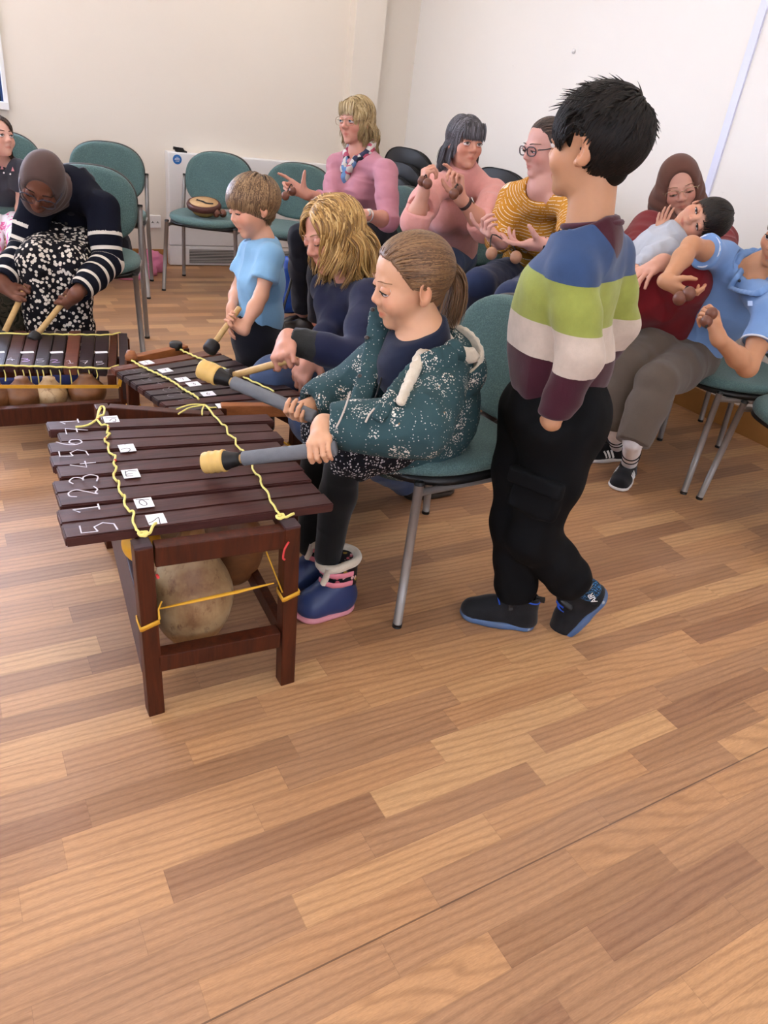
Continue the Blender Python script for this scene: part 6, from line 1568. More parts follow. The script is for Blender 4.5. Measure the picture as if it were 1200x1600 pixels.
# --- grey-haired woman in the fluffy jumper
def bob():
    root = thing('person', 'woman with a grey bob and fringe in a fluffy pink jumper, holding two ball shakers', 'person', (2.42, 3.45, 0)); rng = np.random.default_rng(51)
    skin = mat_skin('fair_skin_bob', '#c38c76')
    hd = HD(727, 222, 3.46, (.50, .06, -.86), (.10, -1, .02), .224, 0)
    def cuffs(f, J):
        for sd in 'LR': E, W = J['E' + sd], J['W_'][sd]; f.cone(lerp(E, W, .06), lerp(E, W, .24), .062, .058, .01); f.cut(lerp(E, W, .30), nrm(W - E), .09); f.cone(lerp(E, W, .26), lerp(E, W, .6), .038, .046, .004, '-')
    J = dict(neck=pD(724, 266, 3.55), pel=A(2.43, 3.48, .555), l=hv(.86, .12, .5), SL=pD(772, 304, 3.58), SR=pD(676, 294, 3.46), EL=pD(758, 356, 3.36), ER=pD(648, 345, 3.32), WL=pD(718, 308, 3.22), WR=pD(662, 300, 3.24),
             kL=A(2.13, 3.16, .52), kR=A(2.05, 3.38, .52), aL=A(2.12, 3.12, .09), aR=A(2.03, 3.36, .09))
    b, V, J = figure(root, hd, skin, J, .98, 1.06, dict(L=dict(d=hv(-.12, -.95, -.25), n=hv(.75, -.1, .65), curls=((15, 40, 25), (65, 70, 40), (70, 75, 40), (72, 75, 40)), k=.95), R=dict(d=hv(.05, -.9, -.4), n=hv(-.8, -.35, -.45), curls=((60, 65, 40), (65, 70, 40), (68, 70, 40), (70, 70, 40)), k=.95)),
        top=dict(mat=mat_cloth('fluffy_pink_wool', '#d0928a', .12, weave=260, bump=.9, fuzz=.2, big=40), sleeve=1.3, off=.018, soff=.020, hem=.045, amp=.006, neck='funnel', sleeve_extra=[cuffs]), bottom=dict(mat=denim, off=.010), bust=.02)
    hd.face(root, b, V, skin, plain('grey_brow', '#4a3a36', .7), '#54463a', lid=.38, gaze=(.25, 1, .05), brow=.9)
    hm = mat_hair('grey_bob_hair', '#211f21', '#454245', '#77737a', .40)
    mane(root, hd, hm, rng, 1700, .02, lambda P: np.full(len(P), 1.0), interp(0, .05, 35, -.30, 60, -.50, 180, -.52), .10, .04, .0044, push=1.09, steps=14, jit=.04, gmix=.85, clump=.35)
    fringe(root, hd, hm, rng, 420, .36, .155, .25, .0032)
    for sd, c in (('L', pD(714, 300, 3.20)), ('R', pD(667, 286, 3.19))): pass
    wt = plain('brown_watch_strap', '#33211f', .5); w = J['W_']['L']; e = J['EL']; d = nrm(w - e); c = lerp(w, e, .22); a1 = nrm(np.cross(d, VIEW)); a2 = np.cross(d, a1)
    wo = band(root, 'wristwatch', c, d, .0275, .022, .003, wt)
    MB().lathe([(.0, 0), (.016, 0), (.016, .007), (0, .008)], c + hv(1, -.4, -.1) * .031, frame_z(hv(1, -.4, -.2)), 20).build('watch_case', plain('steel', '#b6b3ae', .25, .6, Metallic=.8), wo, True)
    shaker('ball shaker held up in the right hand of the grey-haired woman', pD(668, 287, 3.165), pD(660, 283, 3.19))
    shaker('ball shaker held up in the left hand of the grey-haired woman', pD(709, 303, 3.135), pD(716, 296, 3.17))
    slipon(root, A(1.93, 3.05, 0), A(2.14, 3.14, 0), black_shoe, blk_sole, .24); slipon(root, A(1.84, 3.30, 0), A(2.05, 3.38, 0), black_shoe, blk_sole, .24)
bob()
# --- woman in mustard stripes
def mustard():
    root = thing('person', 'woman with dark-rimmed glasses in a mustard top with thin white stripes and jeans', 'person', (2.62, 2.95, 0)); rng = np.random.default_rng(61)
    skin = mat_skin('pale_skin', '#c8968a')
    hd = HD(852, 230, 3.12, (-.84, .10, -.53), (.02, -1, -.05), .226, 0)
    g = G('mustard_stripe_knit'); o = g.obj(); t = g.attr('h'); fr = g.math('FRACT', g.math('MULTIPLY', t, 62.0)); ln = g.math('LESS_THAN', fr, .15)
    dsh = g.noise(g.scale(o, (90, 90, 20)), 1, 1); ln = g.math('MULTIPLY', ln, g.math('GREATER_THAN', dsh.outputs[0], .42))
    c = g.mix(ln, g.mix(g.noise(o, 30, 3).outputs[0], lin('#a8701f'), lin('#bd842f')), lin('#e0d3c0')); g.bump(g.noise(o, 700, 2).outputs[0], .3, .001); mm = g.done(c, .85, .12)
    J = dict(neck=pD(846, 290, 3.20), pel=A(2.62, 2.94, .555), l=hv(.62, .10, -.78), SL=pD(893, 322, 3.10), SR=pD(800, 310, 3.34), EL=pD(905, 400, 2.98), ER=pD(778, 376, 3.30), WL=pD(848, 382, 2.98), WR=pD(783, 378, 3.10),
             kL=pD(800, 470, 2.94), kR=pD(748, 448, 3.17), aL=A(2.28, 2.55, .09), aR=A(2.26, 2.80, .09))
    J['EL'] = pD(897, 395, 2.97)
    def hfun(P):
        N_, P_ = J['neck'], J['pel']; ax = nrm(N_ - P_); t = (P - P_) @ ax; q_ = P - N_; q_ = q_ - np.outer(q_ @ ax, ax); t = t - .75 * np.linalg.norm(q_, axis=1) * np.clip((t - .2) / .15, 0, 1)
        for sd in 'LR':
            S, E = J['S' + sd], J['E' + sd]; ba = E - S; tt = np.clip(((P - S) @ ba) / (ba @ ba), 0, 1.6); d = np.linalg.norm(P - S - tt[:, None] * ba, axis=1); sx = 1 if sd == 'L' else -1
            m = (d < .070) & (sx * ((P - lerp(N_, P_, .4)) @ J['l_']) > .15); t = np.where(m, -tt * np.linalg.norm(ba), t)
        return t + 3
    b, V, J = figure(root, hd, skin, J, 1.0, 1.05, dict(L=dict(d=hv(-.95, .05, -.1), n=hv(-.05, .92, .3), curls=((5, 10, 5), (12, 20, 10), (30, 35, 20), (35, 40, 20)), spread=9, thumb=((.55, .5, -.5), (.6, .3, -.7), (.6, .2, -.75))), R=dict(d=hv(-.75, -.25, -.4), n=hv(.1, .75, .6), curls=((10, 20, 10), (55, 60, 30), (60, 65, 30), (60, 65, 30)), spread=8)),
        top=dict(mat=mm, name='top', sleeveR=1.5, sleeveL=1.45, off=.012, hem=.075, neck='scoop', attr={'h': hfun}), bottom=dict(mat=denim_d, off=.012, waist=.03), bust=.018)
    hd.face(root, b, V, skin, plain('dark_brow_m', '#3a2a22', .7), '#4a5a58', lid=.6, gaze=(0, .95, -.3), brow=.9)
    hd.glasses(root, V, plain('dark_glasses_frame', '#231c26', .35, .5), w=.130, h=.076, thick=.0026)
    hm = mat_hair('dark_brown_hair', '#191210', '#33251f', '#544036', .42)
    tie = A(0, -.52, .05); P, N = scalp(hd, 1100, hairline(.345, .22, .02, -.32, 106), rng, 1.01)
    def flow(p): d = tie - p; return d / np.maximum(np.linalg.norm(d, axis=1, keepdims=True), 1e-6)
    paths = comb(hd, P, N, 10, np.clip(np.linalg.norm(P - tie, axis=1) * 1.2, .1, 1.2) / 10, flow, (A(0, 0, -1), lambda t: .05), .5, .08, rng, push=1.03, jit=.05)
    cap = hair_cap(hd, .0042, hairline(.345, .22, .02, -.32, 106), 1.025)
    locks('hair', to_world(hd, paths), .0042, hm, root, .4, rng=rng, centre=hd.c, cap=cap); MB().lathe([(.04 * math.sin(t), -.045 * math.cos(t)) for t in np.linspace(.01, PI - .01, 12)], hd.w(*(tie + A(0, -.06, .02))), None, 18, False).build('hair_bun', hm, root, True, attrs={'rnd': np.full(12 * 18, .3)})
    w = J['W_']['L']; e = J['EL']; d = nrm(w - e); c = lerp(w, e, .10); a1 = nrm(np.cross(d, VIEW)); a2 = np.cross(d, a1)
    wo = band(root, 'wristwatch', c, d, .0275, .024, .003, M['rubber_black']); MB().box(c + hv(-.1, .75, -.65) * .032, (.030, .030, .010), frame_z(hv(-.1, .75, -.65)), .004).build('watch_case', M['blackp'], wo)
    t = shaker('pair of balls hanging on black cords below the palms of the woman in mustard', pD(768, 396, 3.0), pD(806, 402, 2.97), [pD(766, 384, 3.02), pD(770, 366, 3.03), pD(790, 377, 3.0), pD(803, 385, 2.97)], .024)
    for o_ in t.children:
        if o_.name.startswith('ball'): o_.data.materials[0] = M['seed_pale']
    slipon(root, A(2.08, 2.48, 0), A(2.30, 2.56, 0), black_shoe, blk_sole, .24); slipon(root, A(2.06, 2.74, 0), A(2.28, 2.81, 0), black_shoe, blk_sole, .24)
mustard()
# --- woman in the striped navy jumper, bending over the low xylophone
def hijab(root, hd, m, drape, amp=.003, face=((0, .46, -.07), (.275, .38, .43)), grow=1.09, extra=()):
    f = Field(.0042)
    f.ell(hd.w(0, -.06, .11), np.array([.345, .425, .39]) * grow * hd.H, hd.R, .02)
    f.ell(hd.w(0, -.04, -.26), np.array([.32, .30, .40]) * hd.H, hd.R, .06)
    for a, b, ra, rb in drape: f.cone(a, b, ra, rb, .05)
    for c, r in extra: f.ell(c, r, None, .04)
    f.ell(hd.w(*face[0]), np.array(face[1]) * hd.H, hd.R, .02, '-')
    V, Q = f.surface(1); N = vnormals(V, Q); L = hd.l(V)
    t = L[:, 1] * 3.2 + L[:, 2] * 5.5 + .6 * vnoise(V, 9, 3); am = np.clip((.25 - L[:, 2]) * 1.6, .08, 1)
    V = V + N * (np.sin(t * 5.0) * am * amp)[:, None]
    o = mesh_obj('headscarf', V, Q, m, root)
    return o
def hijab_left():
    root = thing('person', 'woman in a brown headscarf and striped navy jumper bending over the low xylophone', 'person', (.55, 3.65, 0))
    skin = mat_skin('dark_brown_skin', '#6d4332')
    hd = HD(66, 284, 2.96, (-.30, .70, -.65), (.22, -.70, -.66), .222, 0)
    G1, h1 = pD(104, 466, 3.02), pD(52, 530, 2.93); G2, h2 = pD(36, 458, 3.02), pD(2, 530, 2.95)
    t1, t2 = G1 + nrm(G1 - h1) * .05, G2 + nrm(G2 - h2) * .05
    stick_mallet('wooden mallet in the left hand of the woman in the striped navy jumper', t1, h1, .0115)
    stick_mallet('wooden mallet in the right hand of the woman in the striped navy jumper', t2, h2, .0115)
    J = dict(neck=pD(106, 288, 3.13), pel=A(.60, 3.84, .56), l=hv(.98, .12, .15), SL=pD(160, 326, 3.12), SR=pD(58, 316, 3.10), EL=pD(168, 410, 3.16), ER=pD(38, 392, 3.14), WL=pD(118, 452, 3.05), WR=pD(40, 435, 3.04),
             kL=A(.485, 3.42, .50), kR=A(.365, 3.43, .50), aL=A(.495, 3.37, .09), aR=A(.365, 3.38, .09))
    g = G('navy_white_stripe_knit'); o = g.obj(); fr = g.math('FRACT', g.attr('h')); ln = g.math('LESS_THAN', fr, .26)
    c = g.mix(ln, lin('#12141f'), lin('#cfc5b8')); g.bump(g.noise(o, 500, 2).outputs[0], .3, .0015); mm = g.done(c, .9, .1)
    def hfun(P):
        N_, P_ = J['neck'], J['pel']; ax = nrm(N_ - P_); t = -((P - N_) @ ax); out = np.where(t < .235, .6, .02 + (t - .235) / .07 * 1.0)
        out = np.where((t > .27), .6, out)
        for sd in 'LR':
            S, E, W = J['S' + sd], J['E' + sd], J['W_'][sd]; sx = 1 if sd == 'L' else -1
            d = []; tt = []
            for a, b, o_ in ((S, E, 0), (E, W, 1)):
                ba = b - a; q = np.clip(((P - a) @ ba) / (ba @ ba), 0, 1); d.append(np.linalg.norm(P - a - q[:, None] * ba, axis=1)); tt.append(q * np.linalg.norm(ba) + o_ * np.linalg.norm(E - S))
            dm = np.minimum(*d); al = np.where(d[0] < d[1], tt[0], tt[1]); m = (dm < .075) & (sx * ((P - lerp(N_, P_, .3)) @ J['l_']) > .115)
            out = np.where(m, np.where(al < .10, .6, (al - .10) / .058), out)
        return out + 10
    g = G('black_cream_floral_skirt'); o = g.obj(); v = g.vor(o, 58, rand=.9); n = g.noise(o, 90, 2); d = g.math('ADD', v.outputs[0], g.math('MULTIPLY', n.outputs[0], .22))
    sk = g.done(g.mix(g.math('LESS_THAN', d, .52), lin('#16151a'), lin('#cfc4b6')), .85, .12)
    def skirt(f, J):
        f.cone(lerp(J['kL'], J['kR'], .5) + A(0, .05, 0), lerp(J['aL'], J['aR'], .5) + A(0, .05, 0), .08, .085, .06); f.cone(lerp(J['HL'], J['kL'], .6), lerp(J['HR'], J['kR'], .6), .075, .075, .06)
    b, V, J = figure(root, hd, skin, J, 1.0, 1.04, dict(L=dict(grip=G1, axis=nrm(h1 - t1), r=.0115, fore=hv(-.5, .8, -.2)), R=dict(grip=G2, axis=nrm(h2 - t2), r=.0115, fore=hv(-.1, .95, -.2))),
        top=dict(mat=mm, sleeve=1.92, off=.018, hem=.05, attr={'h': hfun}, amp=.006, neck='funnel'), bottom=dict(mat=sk, name='skirt', off=.016, leg=1.0, cuff=.055, amp=.008, extra=[skirt]), lip=(.85, .62, .62), blush=(1, .93, .9), vox=.0042)
    hd.face(root, b, V, skin, plain('black_brow', '#17100e', .7), '#1d120c', lid=.75, gaze=(0, .85, -.5))
    hd.glasses(root, V, plain('purple_grey_frame', '#2f2a3a', .35, .5), w=.135, h=.10, thick=.0022, drop=.05)
    u, up, l = J['u'], J['up'], J['l_']; N = J['neck']
    hijab(root, hd, mat_cloth('brown_scarf_left', '#4f3d38', .08, weave=800, bump=.15), [(hd.w(0, -.05, -.25), N, .060, .055), (hd.w(0, .08, -.46), N + u * .04, .05, .05)], .002, grow=1.06)
    f = Field(.0045); f.chain([N + (u * math.cos(t) * .085 + l * math.sin(t) * .092) - up * (.02 + .03 * math.cos(t)) for t in np.linspace(-2.6, 2.6, 12)], [.020] * 12, .02)
    f.chain([N + l * .09 + u * .03 - up * .02, N + l * .06 + u * .09 - up * .07], [.022, .012], .02); f.chain([N - l * .09 + u * .03 - up * .02, N - l * .06 + u * .09 - up * .07], [.022, .012], .02)
    co = cloth_obj(root, 'collar', f, mat_cloth('navy_collar', '#14161f', .1), .003)
    MB().box(N + u * .118 - up * .115, (.012, .008, .034), np.stack([l, u, up], 1), .003).build('zip_pull', plain('dark_metal', '#5b554c', .35, .5, Metallic=.7), co)
    slipon(root, A(.48, 3.14, 0), A(.49, 3.38, 0), black_shoe, blk_sole); slipon(root, A(.36, 3.15, 0), A(.365, 3.39, 0), black_shoe, blk_sole)
hijab_left()
# --- girl at the left edge
def edge_girl():
    root = thing('person', 'girl in a dark grey T-shirt and pink and white leggings at the left edge', 'person', (.30, 4.75, 0)); rng = np.random.default_rng(71)
    skin = mat_skin('fair_skin_edge', '#d6a592')
    hd = HD(-4, 212, 3.90, (.62, -.05, -.78), (.10, -1, 0), .205, .5)
    J = dict(neck=pD(0, 246, 4.02), pel=pD(5, 330, 4.32), l=hv(.97, .1, .2), SL=pD(30, 264, 4.03), SR=pD(-32, 258, 4.02), EL=pD(34, 312, 4.16), ER=pD(-45, 305, 4.1), WL=pD(30, 352, 4.22), WR=pD(-40, 350, 4.2),
             kL=pD(30, 372, 4.02), kR=pD(-14, 378, 4.0), aL=pD(25, 440, 4.02), aR=pD(-14, 446, 4.0))
    g = G('pink_white_leggings'); o = g.obj(); v = g.noise(o, 22, 2, .5); c = g.ramp(v.outputs[0], [(0, lin('#e4dade')), (.50, lin('#e4dade')), (.53, lin('#dc6d9f')), (.62, lin('#e7a3c0')), (.66, lin('#e4dade'))], 'CONSTANT')
    b, V, J = figure(root, hd, skin, J, .74, 1.0, dict(L=dict(d=hv(-.2, .9, -.2), n=hv(.9, 0, -.2)), R=dict(d=hv(0, .9, -.2), n=hv(-.9, 0, -.2))),
        top=dict(mat=mat_cloth('charcoal_jersey', '#3f4048', .15, weave=700), name='t_shirt', sleeve=.6, off=.02, hem=.04), bottom=dict(mat=g.done(c, .85, .12), name='leggings', off=.012), face=dict(nose=.6))
    hd.face(root, b, V, skin, plain('brown_brow_e', '#4a3226', .7), '#46382c', lid=.4, gaze=(.2, 1, .1))
    hm = mat_hair('dark_hair_edge', '#1e1512', '#3a2a22', '#5d473a')
    mane(root, hd, hm, rng, 1200, .05, lambda P: np.full(len(P), .95), interp(0, -.1, 50, -.5, 180, -.62), .10, .05, .0046, push=1.06)
    PV = LAST2['V']
    for x, y in ((3, 262), (20, 265)):
        b_ = spx(PV, x, y, 5, .004); MB().add([b_ + hv(-.6, .6, 0) * .012, b_ + hv(.6, .6, 0) * .012, b_ + hv(.1 if x < 9 else -.1, -1, 0) * .016], [(0, 1, 2)]).build('ear_print', plain('pink_print', '#c9868a', .7), root)
    for x, y in ((6, 270), (16, 272)): MB().lathe([(.0, 0), (.005, 0), (.004, .001), (0, .001)], spx(PV, x, y, 5, .004), frame_z(-VIEW), 10).build('eye_print', M['white2'], root)
    shoe(root, A(.36, 4.32, 0), A(.36, 4.12, 0), A(0, 0, 1), .20, .08, plain('grey_shoe', '#55545a', .6), wht_sole, .4); shoe(root, A(.20, 4.32, 0), A(.20, 4.12, 0), A(0, 0, 1), .20, .08, plain('grey_shoe2', '#55545a', .6), wht_sole, .4)
edge_girl()
# --- child in camouflage trousers, mostly outside the left edge
def camo_child():
    root = thing('person', 'child in camouflage trousers cut off by the left edge of the picture', 'person', (.13, 3.5, 0)); rng = np.random.default_rng(75)
    skin = mat_skin('fair_skin_camo', '#cf9d86')
    g = G('camouflage'); o = g.obj(); v = g.noise(o, 16, 3, .6, .8); c = g.ramp(v.outputs[0], [(0, lin('#23241f')), (.42, lin('#4c4a3e')), (.52, lin('#5d564a')), (.6, lin('#34382c')), (.7, lin('#6a6252'))], 'CONSTANT'); cm = g.done(c, .9, .1)
    hd = HD(-92, 300, 3.1, (.3, .3, -.9), (.05, -1, -.3), .205, .5)
    J = dict(neck=pD(-86, 338, 3.18), pel=pD(-62, 432, 3.38), l=hv(.95, .1, .3), SL=pD(-52, 360, 3.16), SR=pD(-120, 358, 3.15), EL=pD(-48, 410, 3.12), ER=pD(-130, 410, 3.1), WL=pD(-40, 440, 2.98), WR=pD(-90, 440, 2.98),
             kL=pD(4, 428, 3.10), kR=pD(-70, 470, 2.95), aL=pD(18, 515, 3.30), aR=pD(-60, 560, 3.0))
    b, V, J = figure(root, hd, skin, J, .74, 1.0, dict(L=dict(d=hv(.4, .8, -.3), n=hv(.2, -.5, -.8)), R=dict(d=hv(0, .9, -.3), n=hv(0, -.5, -.8))),
        top=dict(mat=mat_cloth('grey_top_camo', '#55565c', .1), off=.016), bottom=dict(mat=cm, off=.026, cuff=.06, amp=.009, fs=15))
    hd.face(root, b, V, skin, plain('brown_brow_c', '#4a3226', .7), '#46382c')
    mane(root, hd, mat_hair('brown_hair_camo', '#2a1d16', '#4a3528', '#6b5040'), rng, 600, .0, lambda P: np.full(len(P), .4), interp(0, .1, 60, -.1, 110, -.2, 180, -.35), .1, .0, .0046)
    a = J['aL']; shoe(root, A(a[0] - .02, a[1] + .05, 0), A(a[0] + .04, a[1] - .15, 0), A(0, 0, 1), .20, .08, black_shoe, blk_sole, .4); a = J['aR']; shoe(root, A(a[0], a[1] + .05, 0), A(a[0], a[1] - .15, 0), A(0, 0, 1), .20, .08, black_shoe, blk_sole, .4)
camo_child()
# --- woman in red with the boy lying in her lap
def red():
    root = thing('person', 'woman in a brown headscarf, glasses and dark red dress holding a boy on her lap', 'person', (2.95, 2.45, 0))
    skin = mat_skin('fair_skin_red', '#c6927e')
    hd = HD(1061, 289, 3.10, (.16, .30, -.93), (-.20, -.95, -.22), .222, 0)
    J = dict(neck=pD(1068, 350, 3.18), pel=A(2.98, 2.46, .56), l=hv(.95, .15, .3), SL=pD(1122, 378, 3.16), SR=pD(1012, 360, 3.14), EL=pD(1120, 440, 2.84), ER=pD(988, 402, 2.98), WL=pD(1034, 410, 2.60), WR=pD(1012, 392, 2.84),
             kL=pD(1066, 445, 2.72), kR=pD(1000, 470, 2.80), aL=A(2.64, 2.14, .09), aR=A(2.70, 2.40, .09))
    rm = mat_cloth('dark_red_cloth', '#6e171c', .15, weave=600, bump=.3)
    def skirt(f, J): f.cone(J['kL'], lerp(J['aL'], J['kL'], .1), .085, .11, .05); f.cone(J['kR'], lerp(J['aR'], J['kR'], .1), .085, .11, .05); f.cone(lerp(J['HL'], J['kL'], .6), lerp(J['HR'], J['kR'], .6), .09, .09, .06)
    b, V, J = figure(root, hd, skin, J, 1.02, 1.12, dict(L=dict(d=hv(-.75, .45, -.4), n=hv(-.15, -.8, -.55), curls=((20, 25, 10),) * 4, spread=6), R=dict(d=hv(.9, -.3, .1), n=hv(-.1, -.7, -.7), curls=((15, 15, 10),) * 4)),
        top=dict(mat=rm, name='dress', sleeveL=1.42, sleeveR=1.30, off=.022, hem=.10, amp=.008), bottom=dict(mat=rm, name='skirt', off=.028, leg=.98, cuff=.10, amp=.009, extra=[skirt]), bust=.02)
    hd.face(root, b, V, skin, plain('brown_brow_red', '#7a5a46', .7), '#54605a', lid=.68, gaze=(.1, .9, -.4), brow=.7)
    hd.glasses(root, V, plain('gold_rim', '#b39a7c', .25, .6, Metallic=.7), w=.125, h=.075, thick=.0013, rimless=True)
    u, up, l = J['u'], J['up'], J['l_']; N = J['neck']
    sm = mat_cloth('brown_scarf', '#5b3b31', .1, weave=800, bump=.15)
    hijab(root, hd, sm, [(hd.w(0, -.05, -.3), N, .095, .085), (hd.w(0, .16, -.50), N + u * .10 - up * .02, .065, .075), (hd.w(.28, -.05, -.3), N + l * .12 + A(0, 0, .01), .06, .06)], .0045)
    slipon(root, A(2.46, 2.07, 0), A(2.68, 2.16, 0), black_shoe, blk_sole, .24); slipon(root, A(2.50, 2.34, 0), A(2.72, 2.42, 0), black_shoe, blk_sole, .24)
red()
def lap_boy():
    root = thing('person', 'boy in a pale grey top lying back on the lap of the woman in red', 'person', (2.6, 2.2, 0)); rng = np.random.default_rng(81)
    skin = mat_skin('light_tan_skin', '#c69278')
    hd = HD(1098, 344, 2.80, (-.22, -.10, -.97), (.96, -.22, -.18), .198, .5)
    J = dict(neck=pD(1058, 368, 2.84), pel=pD(968, 440, 2.86), l=hv(-.35, -.45, -.60), SL=pD(1042, 392, 2.74), SR=pD(1046, 362, 2.94), EL=pD(1015, 402, 2.70), ER=pD(1024, 368, 2.88), WL=pD(994, 424, 2.68), WR=pD(1030, 374, 2.82),
             kL=pD(925, 470, 2.66), kR=pD(925, 450, 2.86), aL=pD(900, 540, 2.78), aR=pD(905, 520, 2.95))
    b, V, J = figure(root, hd, skin, J, .66, .95, dict(L=dict(d=hv(-.8, .5, -.2), n=hv(-.3, -.6, -.7)), R=dict(d=hv(.05, -.95, -.3), n=hv(-.2, .2, .9), curls=((10, 10, 5), (12, 15, 8), (15, 15, 10), (15, 18, 10)), spread=14, thumb=((.5, .8, -.2), (.6, .75, -.2), (.7, .6, -.2)))),
        top=dict(mat=mat_cloth('pale_grey_jersey', '#a9acb4', .08, weave=600), sleeveL=1.9, sleeveR=1.25, off=.010, soff=.008, hem=.05, amp=.006, fs=22), bottom=dict(mat=mat_cloth('black_trousers_lap', '#121218', .1), off=.012), face=dict(nose=.55, cheek=.006), vox=.0036)
    hd.face(root, b, V, skin, plain('dark_brow_lap', '#2a1c16', .7), '#2c1c14', lid=.62, gaze=(.1, 1, -.25))
    hm = mat_hair('near_black_hair', '#0b0908', '#191311', '#33281f', .45); P, N = scalp(hd, 2200, hairline(.24, .12, .0, -.3, 104), rng, 1.02)
    def flow(p): d = p - A(0, -.30, .46); return d / np.maximum(np.linalg.norm(d, axis=1, keepdims=True), 1e-6)
    L = fit_len(P, np.full(len(P), .26), interp(0, .12, 60, .0, 90, -.06, 110, -.2, 180, -.36)); paths = comb(hd, P, N, 7, L / 7, flow, (A(0, 0, -1), lambda t: .15), .65, .12, rng, push=1.06, jit=.08, hug=1.12, hz=-.5)
    locks('hair', to_world(hd, paths), .0026, hm, root, .4, rng=rng, centre=hd.c, cap=hair_cap(hd, .0036, hairline(.24, .12, .0, -.3, 104), 1.05))
lap_boy()
# --- boy in the blue polo shirt
def polo():
    root = thing('person', 'boy in a light blue polo shirt and brown joggers leaning over with ball shakers', 'person', (2.5, 1.85, 0)); rng = np.random.default_rng(91)
    skin = mat_skin('warm_tan_skin', '#b68260')
    hipc = A(2.56, 1.90, .555); neck = pD(1182, 418, 2.58)
    hd = HD(1236, 366, 2.45, (-.55, .25, -.80), (.45, -.88, -.10), .212, .45)
    J = dict(neck=neck, pel=hipc, l=hv(.55, .55, -.62), SL=pD(1204, 492, 2.42), SR=pD(1128, 402, 2.62), EL=pD(1168, 574, 2.40), ER=pD(1080, 384, 2.50), WL=pD(1122, 528, 2.28), WR=pD(1040, 440, 2.42),
             kL=pZ(1026, 598, .50), kR=pZ(976, 572, .51), aL=pD(990, 688, 2.63), aR=pD(962, 668, 2.78))
    pmm = mat_cloth('light_blue_pique', '#6f8fbd', .07, weave=500, bump=.5); jm = mat_cloth('taupe_cord', '#5b5047', .1, weave=300, bump=.5)
    b, V, J = figure(root, hd, skin, J, .80, 1.04, dict(L=dict(d=hv(-.35, -.90, -.2), n=hv(.5, .25, -.85), curls=((40, 55, 30), (60, 65, 35), (65, 70, 40), (65, 70, 40)), k=1.0), R=dict(d=hv(.75, .62, -.2), n=hv(-.55, .75, -.1), curls=((28, 40, 25), (35, 45, 25), (40, 50, 25), (45, 50, 25)), spread=8, thumb=((.7, .6, -.5), (.85, .25, -.5), (.9, .0, -.45)))),
        top=dict(mat=pmm, name='polo_shirt', sleeve=.55, off=.018, soff=.014, hem=.06, amp=.007, fs=11, neck='scoop'), bottom=dict(mat=jm, name='joggers', off=.020, leg=1.05, cuff=.050, amp=.007, fs=11), vox=.0036)
    hd.face(root, b, V, skin, plain('dark_brow_polo', '#2a1c16', .7), '#2c1c14', lid=.4)
    hm = mat_hair('black_hair_polo', '#0b0908', '#171210', '#2c2420', .45); P, N = scalp(hd, 1800, hairline(.24, .12, .05, -.3, 104), rng, 1.02)
    def flow(p): d = p - A(0, -.30, .46); return d / np.maximum(np.linalg.norm(d, axis=1, keepdims=True), 1e-6)
    L = fit_len(P, np.full(len(P), .3), interp(0, .12, 60, .0, 90, .0, 110, -.2, 180, -.36)); paths = comb(hd, P, N, 7, L / 7, flow, (A(0, 0, -1), lambda t: .15), .65, .12, rng, push=1.06, jit=.08, hug=1.12, hz=-.5)
    locks('hair', to_world(hd, paths), .0028, hm, root, .4, rng=rng, centre=hd.c, cap=hair_cap(hd, .0038, hairline(.24, .12, .05, -.3, 104), 1.05))
    u, up, l = J['u'], J['up'], J['l_']; N_ = J['neck']; C = J['C']
    PV = LAST2['V']
    f = Field(.0034)
    def strip(pts, r0, r1, lift=.006):
        P = spline(np.array([spx(PV, x, y, 5, lift) for x, y in pts]), 12)
        for k in range(11): r = r0 + (r1 - r0) * k / 11; f.ecap(P[k], P[k + 1], (r, .006), (r, .006), np.cross(P[k + 1] - P[k], VIEW), .006)
    strip([(1204, 392), (1184, 400), (1166, 416)], .022, .016); strip([(1166, 414), (1152, 432), (1140, 450)], .011, .008, .004); strip([(1141, 450), (1160, 456), (1184, 458), (1200, 448)], .009, .014)
    f.chain([N_ + (u * math.cos(t) * .060 + l * math.sin(t) * .066) - up * (.006 + .02 * math.cos(t)) for t in np.linspace(.9, 2 * PI - .9, 12)], [.014] * 12, .01)
    co = cloth_obj(root, 'collar', f, pmm, .002)
    for x_, y_ in ((1172, 422), (1155, 439)): MB().lathe([(.0, 0), (.0055, 0), (.0055, .002), (.0, .003)], spx(PV, x_, y_, 4, .008), frame_z(-VIEW), 14).build('button', plain('navy_button', '#1c2233', .35), co, True)
    lc = pD(1172, 474, 2.375); MB().box(lc, (.016, .016, .0015), np.stack([RIGHT, -DOWN, -VIEW], 1), .0005).build('chest_logo', plain('white_embroidery', '#9aaed0', .7), co)
    for sd in 'LR':
        S, E = J['S' + sd], J['E' + sd]; d = nrm(E - S); c = lerp(S, E, .55); a1 = nrm(np.cross(d, VIEW)); a2 = np.cross(d, a1); r = .0445
        MB().tube([c + (a1 * math.cos(t) + a2 * math.sin(t)) * (r + .009) for t in np.linspace(0, 2 * PI, 29)[:-1]], .0035, 7, closed=True).build('sleeve_trim', plain('white_trim', '#cdd3de', .7), co, True)
    shaker('brown balls in the lowered right hand of the boy in the polo shirt', pD(1062, 466, 2.36), pD(1076, 459, 2.35), None, .0215)
    shaker('ball shaker with a black cord in the left hand of the boy in blue', pD(1112, 490, 2.22), pD(1104, 502, 2.225), [pD(1103, 512, 2.215)], .018)
    so = mat_cloth('white_sock', '#d8d4d2', .05, weave=300, bump=.6); blk = M['ink']
    cv = mat_cloth('black_suede_trainer', '#17171a', .15, .6, 500, .4)
